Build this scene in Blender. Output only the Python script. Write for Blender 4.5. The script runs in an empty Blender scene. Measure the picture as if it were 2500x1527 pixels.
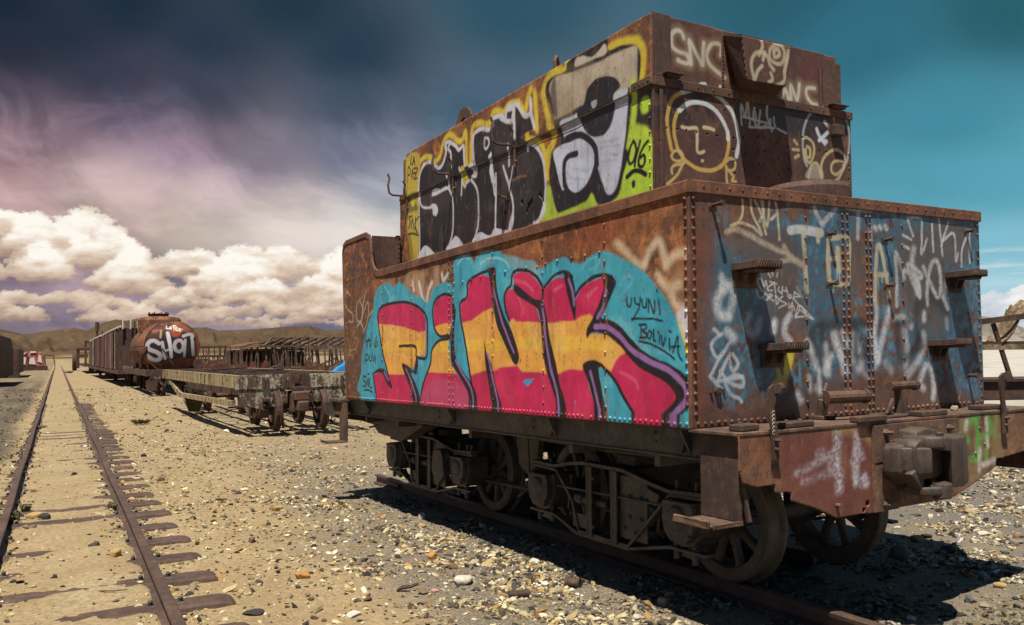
import bpy, math, random
import numpy as np
from math import sin, cos, pi, radians, atan2, sqrt
random.seed(7); RNG = np.random.default_rng(11)
scene = bpy.context.scene
# ------------------------------------------------------------------ camera
FOC = 2041.93; YAW = 0.49775; PIT = 0.04636; ROLL = -0.01569; CH = 1.4245
FW = np.array([0.476937, 0.877715, 0.046345])
RT = np.array([0.878898, -0.476753, -0.015671])
UP = np.array([-0.00834, -0.048206, 0.998803])
CAM = np.array([0.0, 0.0, CH])
from mathutils import Matrix, Vector
cd = bpy.data.cameras.new('camera'); cam = bpy.data.objects.new('camera', cd)
scene.collection.objects.link(cam)
cam.matrix_world = Matrix(((RT[0], UP[0], -FW[0], 0), (RT[1], UP[1], -FW[1], 0), (RT[2], UP[2], -FW[2], CH), (0, 0, 0, 1)))
cd.sensor_width = 36; cd.lens = FOC/2500*36; cd.clip_start = 0.05; cd.clip_end = 30000
scene.camera = cam
# ------------------------------------------------------------------ world and sun
EXPO = 0.55
scene.view_settings.view_transform = 'Standard'; scene.view_settings.look = 'None'
scene.view_settings.exposure = EXPO; scene.view_settings.gamma = 1
try: scene.view_settings.use_curve_mapping = False
except Exception: pass
world = bpy.data.worlds.new('World'); scene.world = world; world.use_nodes = True
SUN_EL = radians(68.0); SUN_AZ = radians(223.4)
nt = world.node_tree; bg = nt.nodes['Background']
sky = nt.nodes.new('ShaderNodeTexSky'); sky.sky_type = 'NISHITA'; sky.sun_disc = False
sky.sun_elevation = SUN_EL; sky.sun_rotation = SUN_AZ; sky.altitude = 3600
nt.links.new(sky.outputs[0], bg.inputs[0]); bg.inputs[1].default_value = 0.05
sd = bpy.data.lights.new('sun', 'SUN'); sd.energy = 5.0; sd.angle = radians(0.5); sd.color = (1.0, 0.95, 0.86)
sun = bpy.data.objects.new('sun', sd); scene.collection.objects.link(sun)
sdir = Vector((sin(SUN_AZ)*cos(SUN_EL), cos(SUN_AZ)*cos(SUN_EL), sin(SUN_EL)))
sun.rotation_euler = sdir.to_track_quat('Z', 'Y').to_euler(); sun.location = (0, 0, 60)
scene.cycles.max_bounces = 5; scene.cycles.diffuse_bounces = 2; scene.cycles.glossy_bounces = 2
scene.cycles.sample_clamp_indirect = 4
COL = scene.collection

# ------------------------------------------------------------------ small maths
def lin(c):
    c = np.asarray(c, float)/255.0
    return np.where(c <= 0.04045, c/12.92, ((c+0.055)/1.055)**2.4)
def L3(r, g, b): return tuple(float(x) for x in lin((r, g, b)))
def sstep(a, b, x):
    t = np.clip((x-a)/(b-a), 0, 1); return t*t*(3-2*t)
_lat = RNG.random((256, 256)).astype(np.float32)
def vnoise(x, y, seed=0):
    x = np.asarray(x, np.float64)+seed*17.31+1000; y = np.asarray(y, np.float64)+seed*9.77+1000
    xi = np.floor(x).astype(np.int64); yi = np.floor(y).astype(np.int64); fx = x-xi; fy = y-yi
    fx = fx*fx*(3-2*fx); fy = fy*fy*(3-2*fy)
    a = _lat[xi & 255, yi & 255]; b = _lat[(xi+1) & 255, yi & 255]
    c = _lat[xi & 255, (yi+1) & 255]; d = _lat[(xi+1) & 255, (yi+1) & 255]
    return (a*(1-fx)+b*fx)*(1-fy)+(c*(1-fx)+d*fx)*fy
def fbm(x, y, oct=4, seed=0, gain=0.5):
    s = 0; a = 1; t = 0
    for k in range(oct):
        s = s+a*vnoise(x*2**k, y*2**k, seed+k*3); t += a; a *= gain
    return s/t
# ------------------------------------------------------------------ the tender's own frame (it sits a little skewed on its sunken rails)
TM = np.array([[0.99974, -0.02259, 0.006451], [0.022631, 0.999658, -0.01194], [0.002955, -0.013151, 1.000268]])
TO = np.array([3.5, 4.0, 0.0]); TT = np.array([3.5, 4.0, -0.05576])
TMI = np.linalg.inv(TM)
def t2w(P): return (np.asarray(P, float)-TO)@TM.T+TT
def ray(x, y): return FW+RT*(x-1250)/FOC-UP*(y-763.5)/FOC
def on_world(x, y, axis, val):
    d = ray(x, y); return CAM+d*(val-CAM[axis])/d[axis]
def on_tender(x, y, axis, val):
    C = TMI@(CAM-TT)+TO; d = TMI@ray(x, y)
    return C+d*(val-C[axis])/d[axis]
CROP = {'1': (800, 550, 2.508), '2': (1200, 550, 2.7364), '3': (900, 100, 2.508), '4': (1550, 0, 2.7367), '5': (1650, 400, 2.15),
        '8': (1650, 900, 2.508), 'z': (960, 250, 3.7615), 'k': (1400, 80, 4.7036), 'r': (2000, 300, 2.508), 's': (1750, 600, 5.0167), '9': (380, 780, 4.928), 't': (150, 730, 6.02)}
def cp(c, pts):
    x0, y0, s = CROP[c]; return [(x0+a/s, y0+b/s) for a, b in pts]
# measured dimensions (metres)
XS, XR, YN, YF = 2.942, 5.590, 3.5025, 9.10
ZB, ZF, ZT = 1.049, 2.314, 2.380
UX, UXR, UN = 3.318, 5.215, 4.241
UZF, UZM, UZT = 3.174, 3.229, 3.640
RX, YB = 3.766, 3.15

# ------------------------------------------------------------------ mesh builder
class MB:
    def __init__(s): s.v = []; s.f = []; s.m = []; s.mi = 0
    def add(s, vs, fs, smooth=False):
        o = len(s.v); s.v += [tuple(map(float, p)) for p in vs]; s.f += [tuple(i+o for i in f) for f in fs]; s.m += [s.mi]*len(fs)
    def box(s, a, b, bev=0.0, rot=None, piv=None):
        x0, y0, z0 = [min(a[i], b[i]) for i in range(3)]; x1, y1, z1 = [max(a[i], b[i]) for i in range(3)]
        if bev <= 0:
            vs = [(x, y, z) for z in (z0, z1) for y in (y0, y1) for x in (x0, x1)]
            fs = [(0, 2, 3, 1), (4, 5, 7, 6), (0, 1, 5, 4), (2, 6, 7, 3), (0, 4, 6, 2), (1, 3, 7, 5)]
        else:
            k = min(bev, (x1-x0)*.45, (y1-y0)*.45, (z1-z0)*.45)
            vs = []; idx = {}
            for ax in range(3):
                for cx in (0, 1):
                    for cy in (0, 1):
                        for cz in (0, 1):
                            c = (cx, cy, cz); p = []
                            for i, (lo, hi) in enumerate(((x0, x1), (y0, y1), (z0, z1))):
                                q = hi if c[i] else lo
                                if i != ax: q += -k if c[i] else k
                                p.append(q)
                            idx[(ax, c)] = len(vs); vs.append(tuple(p))
            fs = []
            for ax in range(3):
                o = [i for i in range(3) if i != ax]
                for e in (0, 1):
                    cc = []
                    for (p_, q_) in ((0, 0), (1, 0), (1, 1), (0, 1)):
                        c = [0, 0, 0]; c[ax] = e; c[o[0]] = p_; c[o[1]] = q_; cc.append(idx[(ax, tuple(c))])
                    fs.append(tuple(cc))
            for ax in range(3):
                o = [i for i in range(3) if i != ax]
                for p_ in (0, 1):
                    for q_ in (0, 1):
                        c0 = [0, 0, 0]; c0[o[0]] = p_; c0[o[1]] = q_; c1 = list(c0); c1[ax] = 1
                        c0 = tuple(c0); c1 = tuple(c1)
                        fs.append((idx[(o[0], c0)], idx[(o[0], c1)], idx[(o[1], c1)], idx[(o[1], c0)]))
            for c in [(a_, b_, c_) for a_ in (0, 1) for b_ in (0, 1) for c_ in (0, 1)]:
                fs.append((idx[(0, c)], idx[(1, c)], idx[(2, c)]))
        if rot is not None:
            R = np.array(Matrix.Rotation(rot[1], 3, rot[0])); pv = np.array(piv if piv is not None else ((x0+x1)/2, (y0+y1)/2, (z0+z1)/2))
            vs = [tuple(pv+R@(np.array(p)-pv)) for p in vs]
        s.add(vs, fs)
    def beam(s, a, b, w, h, up=(0, 0, 1)):
        a = np.array(a, float); b = np.array(b, float); d = b-a; d /= np.linalg.norm(d)
        upv = np.array(up, float)
        if abs(d@upv) > .98: upv = np.array((0, 1, 0.))
        r = np.cross(d, upv); r /= np.linalg.norm(r); u = np.cross(r, d)
        vs = []
        for p in (a, b):
            for sx, sy in ((-1, -1), (1, -1), (1, 1), (-1, 1)): vs.append(p+r*sx*w/2+u*sy*h/2)
        s.add(vs, [(0, 1, 2, 3), (7, 6, 5, 4), (0, 4, 5, 1), (1, 5, 6, 2), (2, 6, 7, 3), (3, 7, 4, 0)])
    def tube(s, pts, r, n=8, caps=True):
        pts = [np.array(p, float) for p in pts]; k = len(pts)
        rs = r if hasattr(r, '__len__') else [r]*k
        vs = []; prev = None
        for i, p in enumerate(pts):
            d = pts[min(i+1, k-1)]-pts[max(i-1, 0)]; d /= np.linalg.norm(d)
            if prev is None:
                a = np.array((0, 0, 1.)) if abs(d[2]) < .9 else np.array((1., 0, 0))
                x = np.cross(d, a)
            else: x = prev-d*(prev@d)
            x /= np.linalg.norm(x); prev = x; y = np.cross(d, x)
            for j in range(n):
                t = 2*pi*j/n; vs.append(p+(x*cos(t)+y*sin(t))*rs[i])
        fs = [(i*n+j, i*n+(j+1) % n, (i+1)*n+(j+1) % n, (i+1)*n+j) for i in range(k-1) for j in range(n)]
        if caps: fs += [tuple(reversed(range(n))), tuple((k-1)*n+j for j in range(n))]
        s.add(vs, fs)
    def cyl(s, c, axis, r, l, n=16): # centre, axis index
        c = np.array(c, float); d = np.zeros(3); d[axis] = l/2; s.tube([c-d, c+d], r, n)
    def prism(s, poly, axis, a, b): # polygon in the two other axes, extruded along axis from a to b
        o = [i for i in range(3) if i != axis]; n = len(poly); vs = []
        for q in (a, b):
            for p in poly:
                c = [0, 0, 0]; c[o[0]] = p[0]; c[o[1]] = p[1]; c[axis] = q; vs.append(c)
        s.add(vs, [tuple(reversed(range(n))), tuple(range(n, 2*n))]+[(i, (i+1) % n, n+(i+1) % n, n+i) for i in range(n)])
    def lathe(s, prof, c, axis=0, n=32, closed=True): # prof: (radius, offset along the axis)
        o = [i for i in range(3) if i != axis]; k = len(prof); vs = []
        for j in range(n):
            t = 2*pi*j/n
            for r, h in prof:
                p = [c[0], c[1], c[2]]; p[axis] += h; p[o[0]] += r*cos(t); p[o[1]] += r*sin(t); vs.append(p)
        m = k if closed else k-1
        s.add(vs, [(j*k+i, j*k+(i+1) % k, ((j+1) % n)*k+(i+1) % k, ((j+1) % n)*k+i) for j in range(n) for i in range(m)])
    def dome(s, c, nrm, r, h, n=8): # rivet or bolt head
        c = np.array(c, float); d = np.array(nrm, float); a = np.array((0, 0, 1.)) if abs(d[2]) < .9 else np.array((1., 0, 0))
        x = np.cross(d, a); x /= np.linalg.norm(x); y = np.cross(d, x); vs = []
        for rr, hh in ((1, 0), (.78, .62)):
            for j in range(n):
                t = 2*pi*j/n; vs.append(c+(x*cos(t)+y*sin(t))*r*rr+d*h*hh)
        vs.append(c+d*h)
        s.add(vs, [(j, (j+1) % n, n+(j+1) % n, n+j) for j in range(n)]+[(n+j, n+(j+1) % n, 2*n) for j in range(n)])
    def hexbolt(s, c, nrm, r, h): s.dome(c, nrm, r, h, 6)
    def build(s, name, mat, parent=None, tender=False, smooth=False, colors=None, jit=0.0):
        V = np.array(s.v, float)
        if jit: V = V+RNG.normal(0, jit, V.shape)
        if tender: V = t2w(V)
        if parent is not None and tender: V = V-np.array(root_loc(parent))
        me = bpy.data.meshes.new(name); me.from_pydata(V.tolist(), [], s.f)
        mats = mat if isinstance(mat, (list, tuple)) else [mat]
        for m in mats: me.materials.append(m)
        if len(mats) > 1: me.polygons.foreach_set('material_index', s.m)
        if smooth: me.shade_smooth()
        if colors is not None: put_color(me, colors)
        me.update()
        import bmesh
        bm = bmesh.new(); bm.from_mesh(me); bmesh.ops.recalc_face_normals(bm, faces=bm.faces); bm.to_mesh(me); bm.free()
        o = bpy.data.objects.new(name, me); COL.objects.link(o)
        if parent is not None: o.parent = parent
        return o
def root_loc(o):
    p = Vector((0, 0, 0))
    while o is not None: p = p+o.location; o = o.parent
    return p
def put_color(me, rgba, name='paint'):
    at = me.color_attributes.new(name, 'FLOAT_COLOR', 'POINT')
    at.data.foreach_set('color', np.ascontiguousarray(rgba, np.float32).ravel())
def fast_mesh(name, V, F, mats, rgba=None, smooth=False, attr='paint'):
    """V (n,3), F (m,k) with k corners each"""
    me = bpy.data.meshes.new(name); n = len(V); m, k = F.shape
    me.vertices.add(n); me.vertices.foreach_set('co', np.ascontiguousarray(V, np.float32).ravel())
    me.loops.add(m*k); me.loops.foreach_set('vertex_index', np.ascontiguousarray(F, np.int32).ravel())
    me.polygons.add(m); me.polygons.foreach_set('loop_start', np.arange(0, m*k, k, dtype=np.int32))
    try: me.polygons.foreach_set('loop_total', np.full(m, k, np.int32))
    except Exception: pass
    for mt in (mats if isinstance(mats, (list, tuple)) else [mats]): me.materials.append(mt)
    me.update(calc_edges=True)
    me.polygons.foreach_set('use_smooth', np.full(m, bool(smooth)))
    if rgba is not None: put_color(me, rgba, attr)
    me.update()
    return me
def obj(name, me, parent=None):
    o = bpy.data.objects.new(name, me); COL.objects.link(o)
    if parent is not None: o.parent = parent
    return o
def tag(o, label=None, cat=None, group=None, kind=None):
    if label: o['label'] = label
    if cat: o['category'] = cat
    if group: o['group'] = group
    if kind: o['kind'] = kind
    return o
def thing(name, label, cat, loc=(0, 0, 0), rz=0.0, group=None):
    o = bpy.data.objects.new(name, None); COL.objects.link(o); o.empty_display_size = .2
    o.location = loc; o.rotation_euler = (0, 0, rz); return tag(o, label, cat, group)
def dup(o, parent=None):
    c = o.copy(); COL.objects.link(c)
    if parent is not None: c.parent = parent
    for ch in [q for q in o.children]: dup(ch, c)
    return c

# ------------------------------------------------------------------ materials
def new_mat(name):
    m = bpy.data.materials.new(name); m.use_nodes = True; nt = m.node_tree; nt.nodes.clear()
    out = nt.nodes.new('ShaderNodeOutputMaterial'); b = nt.nodes.new('ShaderNodeBsdfPrincipled')
    nt.links.new(b.outputs[0], out.inputs[0]); return m, nt, b
def N(nt, typ, **kw):
    n = nt.nodes.new(typ)
    for k, v in kw.items():
        if k.startswith('i_'):
            n.inputs[int(k[2:]) if k[2:].isdigit() else k[2:].replace('_', ' ')].default_value = v
        else: setattr(n, k, v)
    return n
def noise(nt, scale, detail=6, rough=.6, dist=0., vec=None):
    n = N(nt, 'ShaderNodeTexNoise'); n.inputs['Scale'].default_value = scale; n.inputs['Detail'].default_value = detail
    n.inputs['Roughness'].default_value = rough; n.inputs['Distortion'].default_value = dist
    if vec is not None: nt.links.new(vec, n.inputs['Vector'])
    return n.outputs['Fac']
def ramp(nt, fac, stops):
    r = N(nt, 'ShaderNodeValToRGB'); e = r.color_ramp.elements
    while len(e) < len(stops): e.new(.5)
    for i, (p, c) in enumerate(stops):
        e[i].position = p; e[i].color = (c[0], c[1], c[2], 1) if hasattr(c, '__len__') else (c, c, c, 1)
    nt.links.new(fac, r.inputs[0]); return r.outputs[0]
def mixc(nt, fac, a, b, mode='MIX'):
    n = N(nt, 'ShaderNodeMix', data_type='RGBA', blend_type=mode)
    for s, v in ((0, fac), (6, a), (7, b)):
        if hasattr(v, 'is_linked') or hasattr(v, 'links'): nt.links.new(v, n.inputs[s])
        elif hasattr(v, '__len__'): n.inputs[s].default_value = (v[0], v[1], v[2], 1)
        else: n.inputs[s].default_value = v
    return n.outputs[2]
def mth(nt, op, a, b=None, c=None, clamp=False):
    n = N(nt, 'ShaderNodeMath', operation=op, use_clamp=clamp)
    for i, v in enumerate((a, b, c)):
        if v is None: continue
        if hasattr(v, 'links'): nt.links.new(v, n.inputs[i])
        else: n.inputs[i].default_value = v
    return n.outputs[0]
def bump(nt, b, h, strength=.4, dist=.01):
    n = N(nt, 'ShaderNodeBump'); n.inputs['Strength'].default_value = strength; n.inputs['Distance'].default_value = dist
    nt.links.new(h, n.inputs['Height']); nt.links.new(n.outputs[0], b.inputs['Normal'])
def coords(nt, scale=(1, 1, 1)):
    g = N(nt, 'ShaderNodeNewGeometry'); m = N(nt, 'ShaderNodeMapping'); m.inputs['Scale'].default_value = scale
    nt.links.new(g.outputs['Position'], m.inputs['Vector']); return m.outputs[0]
def rust_mat(name, dark, mid, bright, amt=.5, paint=False, rough=.8, metal=0.0, bstr=.5, sc=1.0):
    m, nt, b = new_mat(name)
    v = coords(nt); vs = coords(nt, (1, 1, .22))
    n1 = noise(nt, 2.2*sc, 8, .62, .6, v); n2 = noise(nt, 11*sc, 8, .7, .3, v); n3 = noise(nt, 70*sc, 5, .7, 0, v); n4 = noise(nt, 9*sc, 6, .65, .4, vs)
    c = ramp(nt, n1, [(.36, dark), (.5, mid), (.64, bright)])
    c2 = ramp(nt, n4, [(.35, dark), (.6, mid), (.8, bright)])
    c = mixc(nt, .45, c, c2)
    c = mixc(nt, ramp(nt, n2, [(.52, 0), (.62, amt)]), c, bright)
    c = mixc(nt, ramp(nt, noise(nt, 28*sc, 7, .75, .6, v), [(.50, 0), (.58, .42)]), c, tuple(x*.6 for x in dark))
    c = mixc(nt, ramp(nt, noise(nt, 42*sc, 6, .75, .4, vs), [(.58, 0), (.66, .38)]), c, tuple(min(1, x*1.25) for x in bright))
    c = mixc(nt, ramp(nt, n3, [(.55, 0), (.75, .6)]), c, tuple(x*.45 for x in dark))
    c = mixc(nt, ramp(nt, n2, [(.36, .6), (.46, 0)]), c, dark)
    r = rough; h = mth(nt, 'ADD', mth(nt, 'MULTIPLY', n3, .5), n2)
    if paint:
        a = N(nt, 'ShaderNodeAttribute', attribute_name='paint')
        chip = ramp(nt, mth(nt, 'ADD', mth(nt, 'MULTIPLY', n3, .45), mth(nt, 'MULTIPLY', noise(nt, 24, 8, .75, .5, v), .55)), [(.33, 0), (.42, 1)])
        streak = ramp(nt, n4, [(.60, 1), (.80, .55)])
        fac = mth(nt, 'MULTIPLY', mth(nt, 'MULTIPLY', a.outputs['Alpha'], chip), streak, clamp=True)
        pc = mixc(nt, ramp(nt, n2, [(.3, .22), (.62, 0)]), a.outputs['Color'], mixc(nt, .5, a.outputs['Color'], dark))
        gr = ramp(nt, mth(nt, 'ADD', mth(nt, 'MULTIPLY', noise(nt, 5, 8, .7, .8, v), .5), mth(nt, 'MULTIPLY', noise(nt, 16, 6, .7, .3, vs), .5)), [(.32, (.66, .64, .62)), (.5, (.92, .92, .92)), (.68, (1, 1, 1))])
        pc = mixc(nt, 1.0, pc, gr, 'MULTIPLY')
        sc_ = ramp(nt, noise(nt, 38, 4, .6, 1.2, coords(nt, (1, 1, .12))), [(.66, 0), (.74, .5)])
        pc = mixc(nt, sc_, pc, (.5, .46, .40))
        c = mixc(nt, fac, c, pc)
        rr = N(nt, 'ShaderNodeMapRange'); nt.links.new(fac, rr.inputs[0]); rr.inputs[3].default_value = rough; rr.inputs[4].default_value = .5
        nt.links.new(rr.outputs[0], b.inputs['Roughness'])
    else: b.inputs['Roughness'].default_value = rough
    b.inputs['Metallic'].default_value = metal
    nt.links.new(c, b.inputs['Base Color']); bump(nt, b, h, bstr, .004/sc)
    return m
def plain_mat(name, c, rough=.8, var=.35, sc=8, bstr=.3):
    m, nt, b = new_mat(name); v = coords(nt); n1 = noise(nt, sc, 7, .65, .2, v)
    cc = ramp(nt, n1, [(.25, tuple(x*(1-var) for x in c)), (.75, tuple(min(1, x*(1+var)) for x in c))])
    nt.links.new(cc, b.inputs['Base Color']); b.inputs['Roughness'].default_value = rough; bump(nt, b, n1, bstr, .01); return m
M = {}
M['side'] = rust_mat('rusted_side_steel', (.055, .022, .012), (.20, .070, .026), (.50, .19, .058), .65, paint=True)
M['end'] = rust_mat('rusted_end_steel', (.055, .028, .018), (.13, .06, .038), (.26, .11, .05), .35, paint=True)
M['upend'] = rust_mat('rusted_bunker_steel', (.055, .026, .02), (.115, .05, .034), (.22, .10, .05), .3, paint=True)
M['beam'] = rust_mat('rusted_beam_steel', (.07, .034, .022), (.16, .075, .045), (.34, .17, .08), .5, paint=True)
M['rust'] = rust_mat('dark_rusted_steel', (.030, .018, .013), (.072, .040, .028), (.17, .085, .045), .45)
M['upend0'] = rust_mat('bare_bunker_steel', (.045, .024, .018), (.10, .048, .033), (.19, .09, .045), .35)
M['beam0'] = rust_mat('bare_beam_steel', (.05, .028, .019), (.12, .065, .043), (.26, .14, .075), .5)
M['orust0'] = rust_mat('bright_orange_rust', (.03, .013, .009), (.13, .042, .017), (.46, .20, .075), .5, sc=.5)
M['cast'] = rust_mat('cast_iron', (.03, .021, .016), (.062, .043, .031), (.12, .08, .055), .3, rough=.62)
M['flange'] = rust_mat('rusted_flange_steel', (.07, .03, .018), (.16, .065, .035), (.30, .12, .05), .4)
M['iron'] = rust_mat('greasy_undercarriage_iron', (.026, .022, .019), (.068, .058, .048), (.16, .12, .085), .45, rough=.55)
M['wheel'] = rust_mat('lightened_wheel_iron', (.05, .040, .030), (.11, .088, .065), (.17, .135, .10), .4, rough=.6)  # paler than the frame iron: light caught by the rims put into the colour
M['rail'] = rust_mat('rusted_rail_steel', (.045, .027, .019), (.085, .048, .034), (.14, .08, .05), .4, rough=.6)
M['orust'] = rust_mat('orange_rusted_steel', (.035, .013, .009), (.14, .042, .018), (.38, .14, .045), .6, paint=True, sc=.4)
M['frust'] = rust_mat('distant_rusted_steel', (.026, .016, .011), (.065, .030, .02), (.16, .07, .035), .45, sc=.5)
M['cream'] = rust_mat('flaking_cream_paint_steel', (.05, .03, .016), (.20, .13, .07), (.42, .33, .19), .5, sc=1.6)
def peel_mat(name, paint, rust, cover=.5, sc=1.0):
    m, nt, b = new_mat(name); v = coords(nt); vs = coords(nt, (1, 1, .3))
    n1 = noise(nt, 3.5*sc, 8, .72, .8, vs); n2 = noise(nt, 14*sc, 7, .7, .4, v); n3 = noise(nt, 9*sc, 5, .6, 0, coords(nt, (1, 1, .1)))
    f = ramp(nt, mth(nt, 'ADD', mth(nt, 'MULTIPLY', n1, .6), mth(nt, 'MULTIPLY', n2, .4)), [(cover-.03, 0), (cover+.02, 1)])
    pc = mixc(nt, ramp(nt, n3, [(.4, .75), (.62, 0)]), paint, tuple(x*.45 for x in paint)); rc = mixc(nt, n2, rust, tuple(min(1, x*2.4) for x in rust))
    nt.links.new(mixc(nt, f, rc, pc), b.inputs['Base Color']); b.inputs['Roughness'].default_value = .8; bump(nt, b, f, .4, .006); return m
M['peel'] = peel_mat('peeling_white_paint_steel', (.42, .38, .27), (.045, .024, .015), .50)
M['peelb'] = peel_mat('peeling_tan_paint_steel', (.42, .32, .165), (.055, .028, .015), .48)
M['mred'] = rust_mat('dull_maroon_steel', (.05, .016, .012), (.13, .034, .022), (.22, .08, .05), .3, sc=.6)
M['wood'] = rust_mat('weathered_wood', (.035, .02, .014), (.085, .048, .03), (.27, .19, .13), .35, sc=.8)
M['blue'] = plain_mat('blue_plastic_sheet', L3(35, 130, 190), .5)
M['redp'] = rust_mat('faded_red_painted_steel', (.12, .02, .015), (.36, .05, .035), (.6, .4, .33), .3, sc=.3)
M['yellowp'] = plain_mat('yellow_painted_steel', (.5, .32, .03), .6)
M['white'] = plain_mat('dull_white_paint', (.62, .58, .5), .6)
# ------------------------------------------------------------------ sky dome
def azel(x, y):
    d = ray(x, y); return math.degrees(atan2(d[0], d[1])), math.degrees(atan2(d[2], math.hypot(d[0], d[1])))
def build_sky():
    az = np.concatenate([np.arange(-12, 68, .08), np.arange(68, 348.01, 2.0)])
    el = np.concatenate([np.arange(-1.5, 16, .075), np.arange(16, 36.1, .16)])
    A, E = np.meshgrid(az, el); Aw = np.where(A > 200, A-360, A)
    cps = [(0,0,24,40,54),(300,20,28,46,62),(700,10,32,56,70),(150,90,34,48,64),(500,110,38,56,74),(1250,0,48,86,103),(1900,0,44,94,112),(2500,0,42,92,105),(2100,90,50,108,128),
      (0,130,30,42,58),(0,230,72,66,84),(250,190,52,58,78),(500,230,64,70,90),(850,130,36,60,78),(850,260,60,78,98),(1150,300,70,98,120),(2300,300,68,138,158),
      (0,380,150,120,130),(150,330,112,92,108),(320,300,76,70,96),(450,370,128,108,130),(650,420,134,122,144),(850,380,118,124,150),(950,470,165,172,186),
      (0,480,196,160,160),(250,460,196,172,170),(500,490,196,178,176),(700,490,196,184,182),(300,520,205,180,172),(450,570,216,198,180),(700,560,226,216,202),(850,560,232,228,222),(60,560,190,165,160),
      (2450,450,88,162,182),(2300,430,84,156,176),(2450,600,128,190,208),(2450,700,165,208,222),(2440,800,205,222,228),
      (0,690,112,102,120),(400,680,104,98,118),(600,660,150,138,146),(800,690,78,106,140),(1300,700,90,130,160),(1700,500,80,140,160),(300,790,118,108,128),(1500,800,150,175,190),(800,800,120,115,145)]
    col = np.zeros(A.shape+(3,)); wsum = np.zeros(A.shape)
    for x, y, r, g, b in cps:
        a0, e0 = azel(x, y); d2 = ((Aw-a0)/1.5)**2+(E-e0)**2+2.2
        w = 1/d2**1.9; col += w[..., None]*lin((r, g, b)); wsum += w
    col /= wsum[..., None]
    rear = sstep(75, 100, abs(Aw-28))[..., None]; col = col*(1-rear)+lin((64, 104, 140))*rear
    # cirrus veils
    t = radians(-24); u = (Aw*cos(t)+E*sin(t)); v = (-Aw*sin(t)+E*cos(t))
    wx = fbm(u*.10, v*.14, 5, 3)-.5; wz = fbm(u*.16, v*.2, 5, 113)-.5; n1 = fbm(u*.085+wx*1.3, v*.22+wz*1.5, 8, 9, .6); n2 = fbm(u*.5+wx*5, v*1.2+wz*6, 6, 21, .66)
    t2 = radians(-4); u2 = Aw*cos(t2)+E*sin(t2); v2 = -Aw*sin(t2)+E*cos(t2); wy = fbm(u2*.1, v2*.2, 3, 5)-.5
    n3 = fbm(u2*.09+wy, v2*.55+wy*1.5, 6, 31, .6)
    left = 1-sstep(18, 36, Aw); lowm = sstep(15, 9, E)
    k = ((n1*(1-.45*lowm)+n3*.45*lowm)*.78+n2*.22-.5)*2.7
    amp = left*sstep(21, 12, E)*.62+.12
    col = col*np.exp(np.clip(k*amp*.85, -.22, .45))[..., None]
    veil = sstep(-.35, .9, k)*left*sstep(18, 9, E)*.46
    col = col*(1-veil[..., None])+lin((212, 178, 186))*veil[..., None]
    hazeband = sstep(10.5, 7.5, E)*sstep(3.5, 5.5, E)*sstep(4, 13, Aw)*(1-sstep(26, 38, Aw))*(.55+.3*k)
    hazeband = np.clip(hazeband, 0, .8); col = col*(1-hazeband[..., None])+lin((232, 222, 212))*hazeband[..., None]
    st = sstep(.50, .75, fbm(Aw*.16, E*1.5, 5, 44, .55))*sstep(3.2, 4.4, E)*(1-sstep(5.8, 7.5, E))*sstep(35, 50, Aw)
    col = col*(1-.75*st[..., None])+lin((228, 232, 232))*.75*st[..., None]
    # cumulus: many lit puffs, back rows first
    rng = np.random.default_rng(5)
    tops = [(-60,500),(0,508),(45,525),(100,545),(160,560),(205,528),(245,540),(285,582),(330,615),(380,642),(430,626),(490,612),(560,628),(620,612),(665,600),(705,606),(750,628),(800,642),(835,612),(900,640),(1100,640),(1400,650),(1700,660),(2000,690),(2300,725),(2390,728),(2430,720),(2470,712),(2560,705)]
    tx = [a for a, _ in tops]; ty = [b for _, b in tops]
    puffs = []
    def cluster(cx, base, W, H, n, rmin, rmax, bright=1.0):
        for i in range(n):
            q = rng.random(); h = rng.random()**.8
            x = cx+(q-.5)*W*(1-.45*h); yy = base-h*H*(1-.75*abs(2*q-1)**1.6)
            r = (rmin+(rmax-rmin)*rng.random())*(1-.35*abs(2*q-1))
            puffs.append((base+rng.normal(0, 2), yy, x, r, h, bright))
    for row, (dy, n, Wr, Hr) in enumerate(((0, 26, (110, 300), (60, 110)), (48, 26, (120, 320), (45, 85)), (95, 30, (110, 300), (34, 60)), (140, 34, (90, 260), (22, 40)), (172, 40, (70, 220), (12, 24)))):
        for x in np.linspace(-80, 2580, n*2):
            x = x+rng.normal(0, 36); top = float(np.interp(x, tx, ty))
            if 900 < x < 2300 and rng.random() < .4: continue
            W = rng.uniform(*Wr); H = rng.uniform(*Hr)*min(1, (815-top)/230)
            base = top+H*.95+dy*(815-top)/215+rng.normal(0, 8)
            if row == 0: base = top+H
            if base > 812: base = 812-rng.random()*10
            if rng.random() < (.12, .40, .50, .46, .32)[row]: continue
            cluster(x, base, W, H, 52, H*.06+2, H*.42+6, rng.uniform(.84, 1.08))
    puffs.sort(key=lambda p: (p[0]//14, p[1]))
    na = int(80/.08); ne = 233
    Af, Ef = A[:ne, :na], E[:ne, :na]; C = col[:ne, :na]
    wa = fbm(Af*.9, Ef*1.6, 3, 55)-.5
    rough1 = fbm(Af*1.6+wa*2, Ef*2.6+wa, 5, 61, .6)-.5; rough2 = fbm(Af*4.5+wa*3, Ef*7, 5, 71, .62)-.5; soft_ = fbm(Af*.8, Ef*3.2, 4, 83, .55)-.5
    hi_l, md_l, sh_l = lin((255, 249, 238)), lin((222, 199, 176)), lin((152, 124, 114))
    hi_r, md_r, sh_r = lin((244, 244, 242)), lin((218, 222, 226)), lin((172, 182, 198))
    dens = np.zeros(Af.shape); light = np.zeros(Af.shape)
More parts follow.
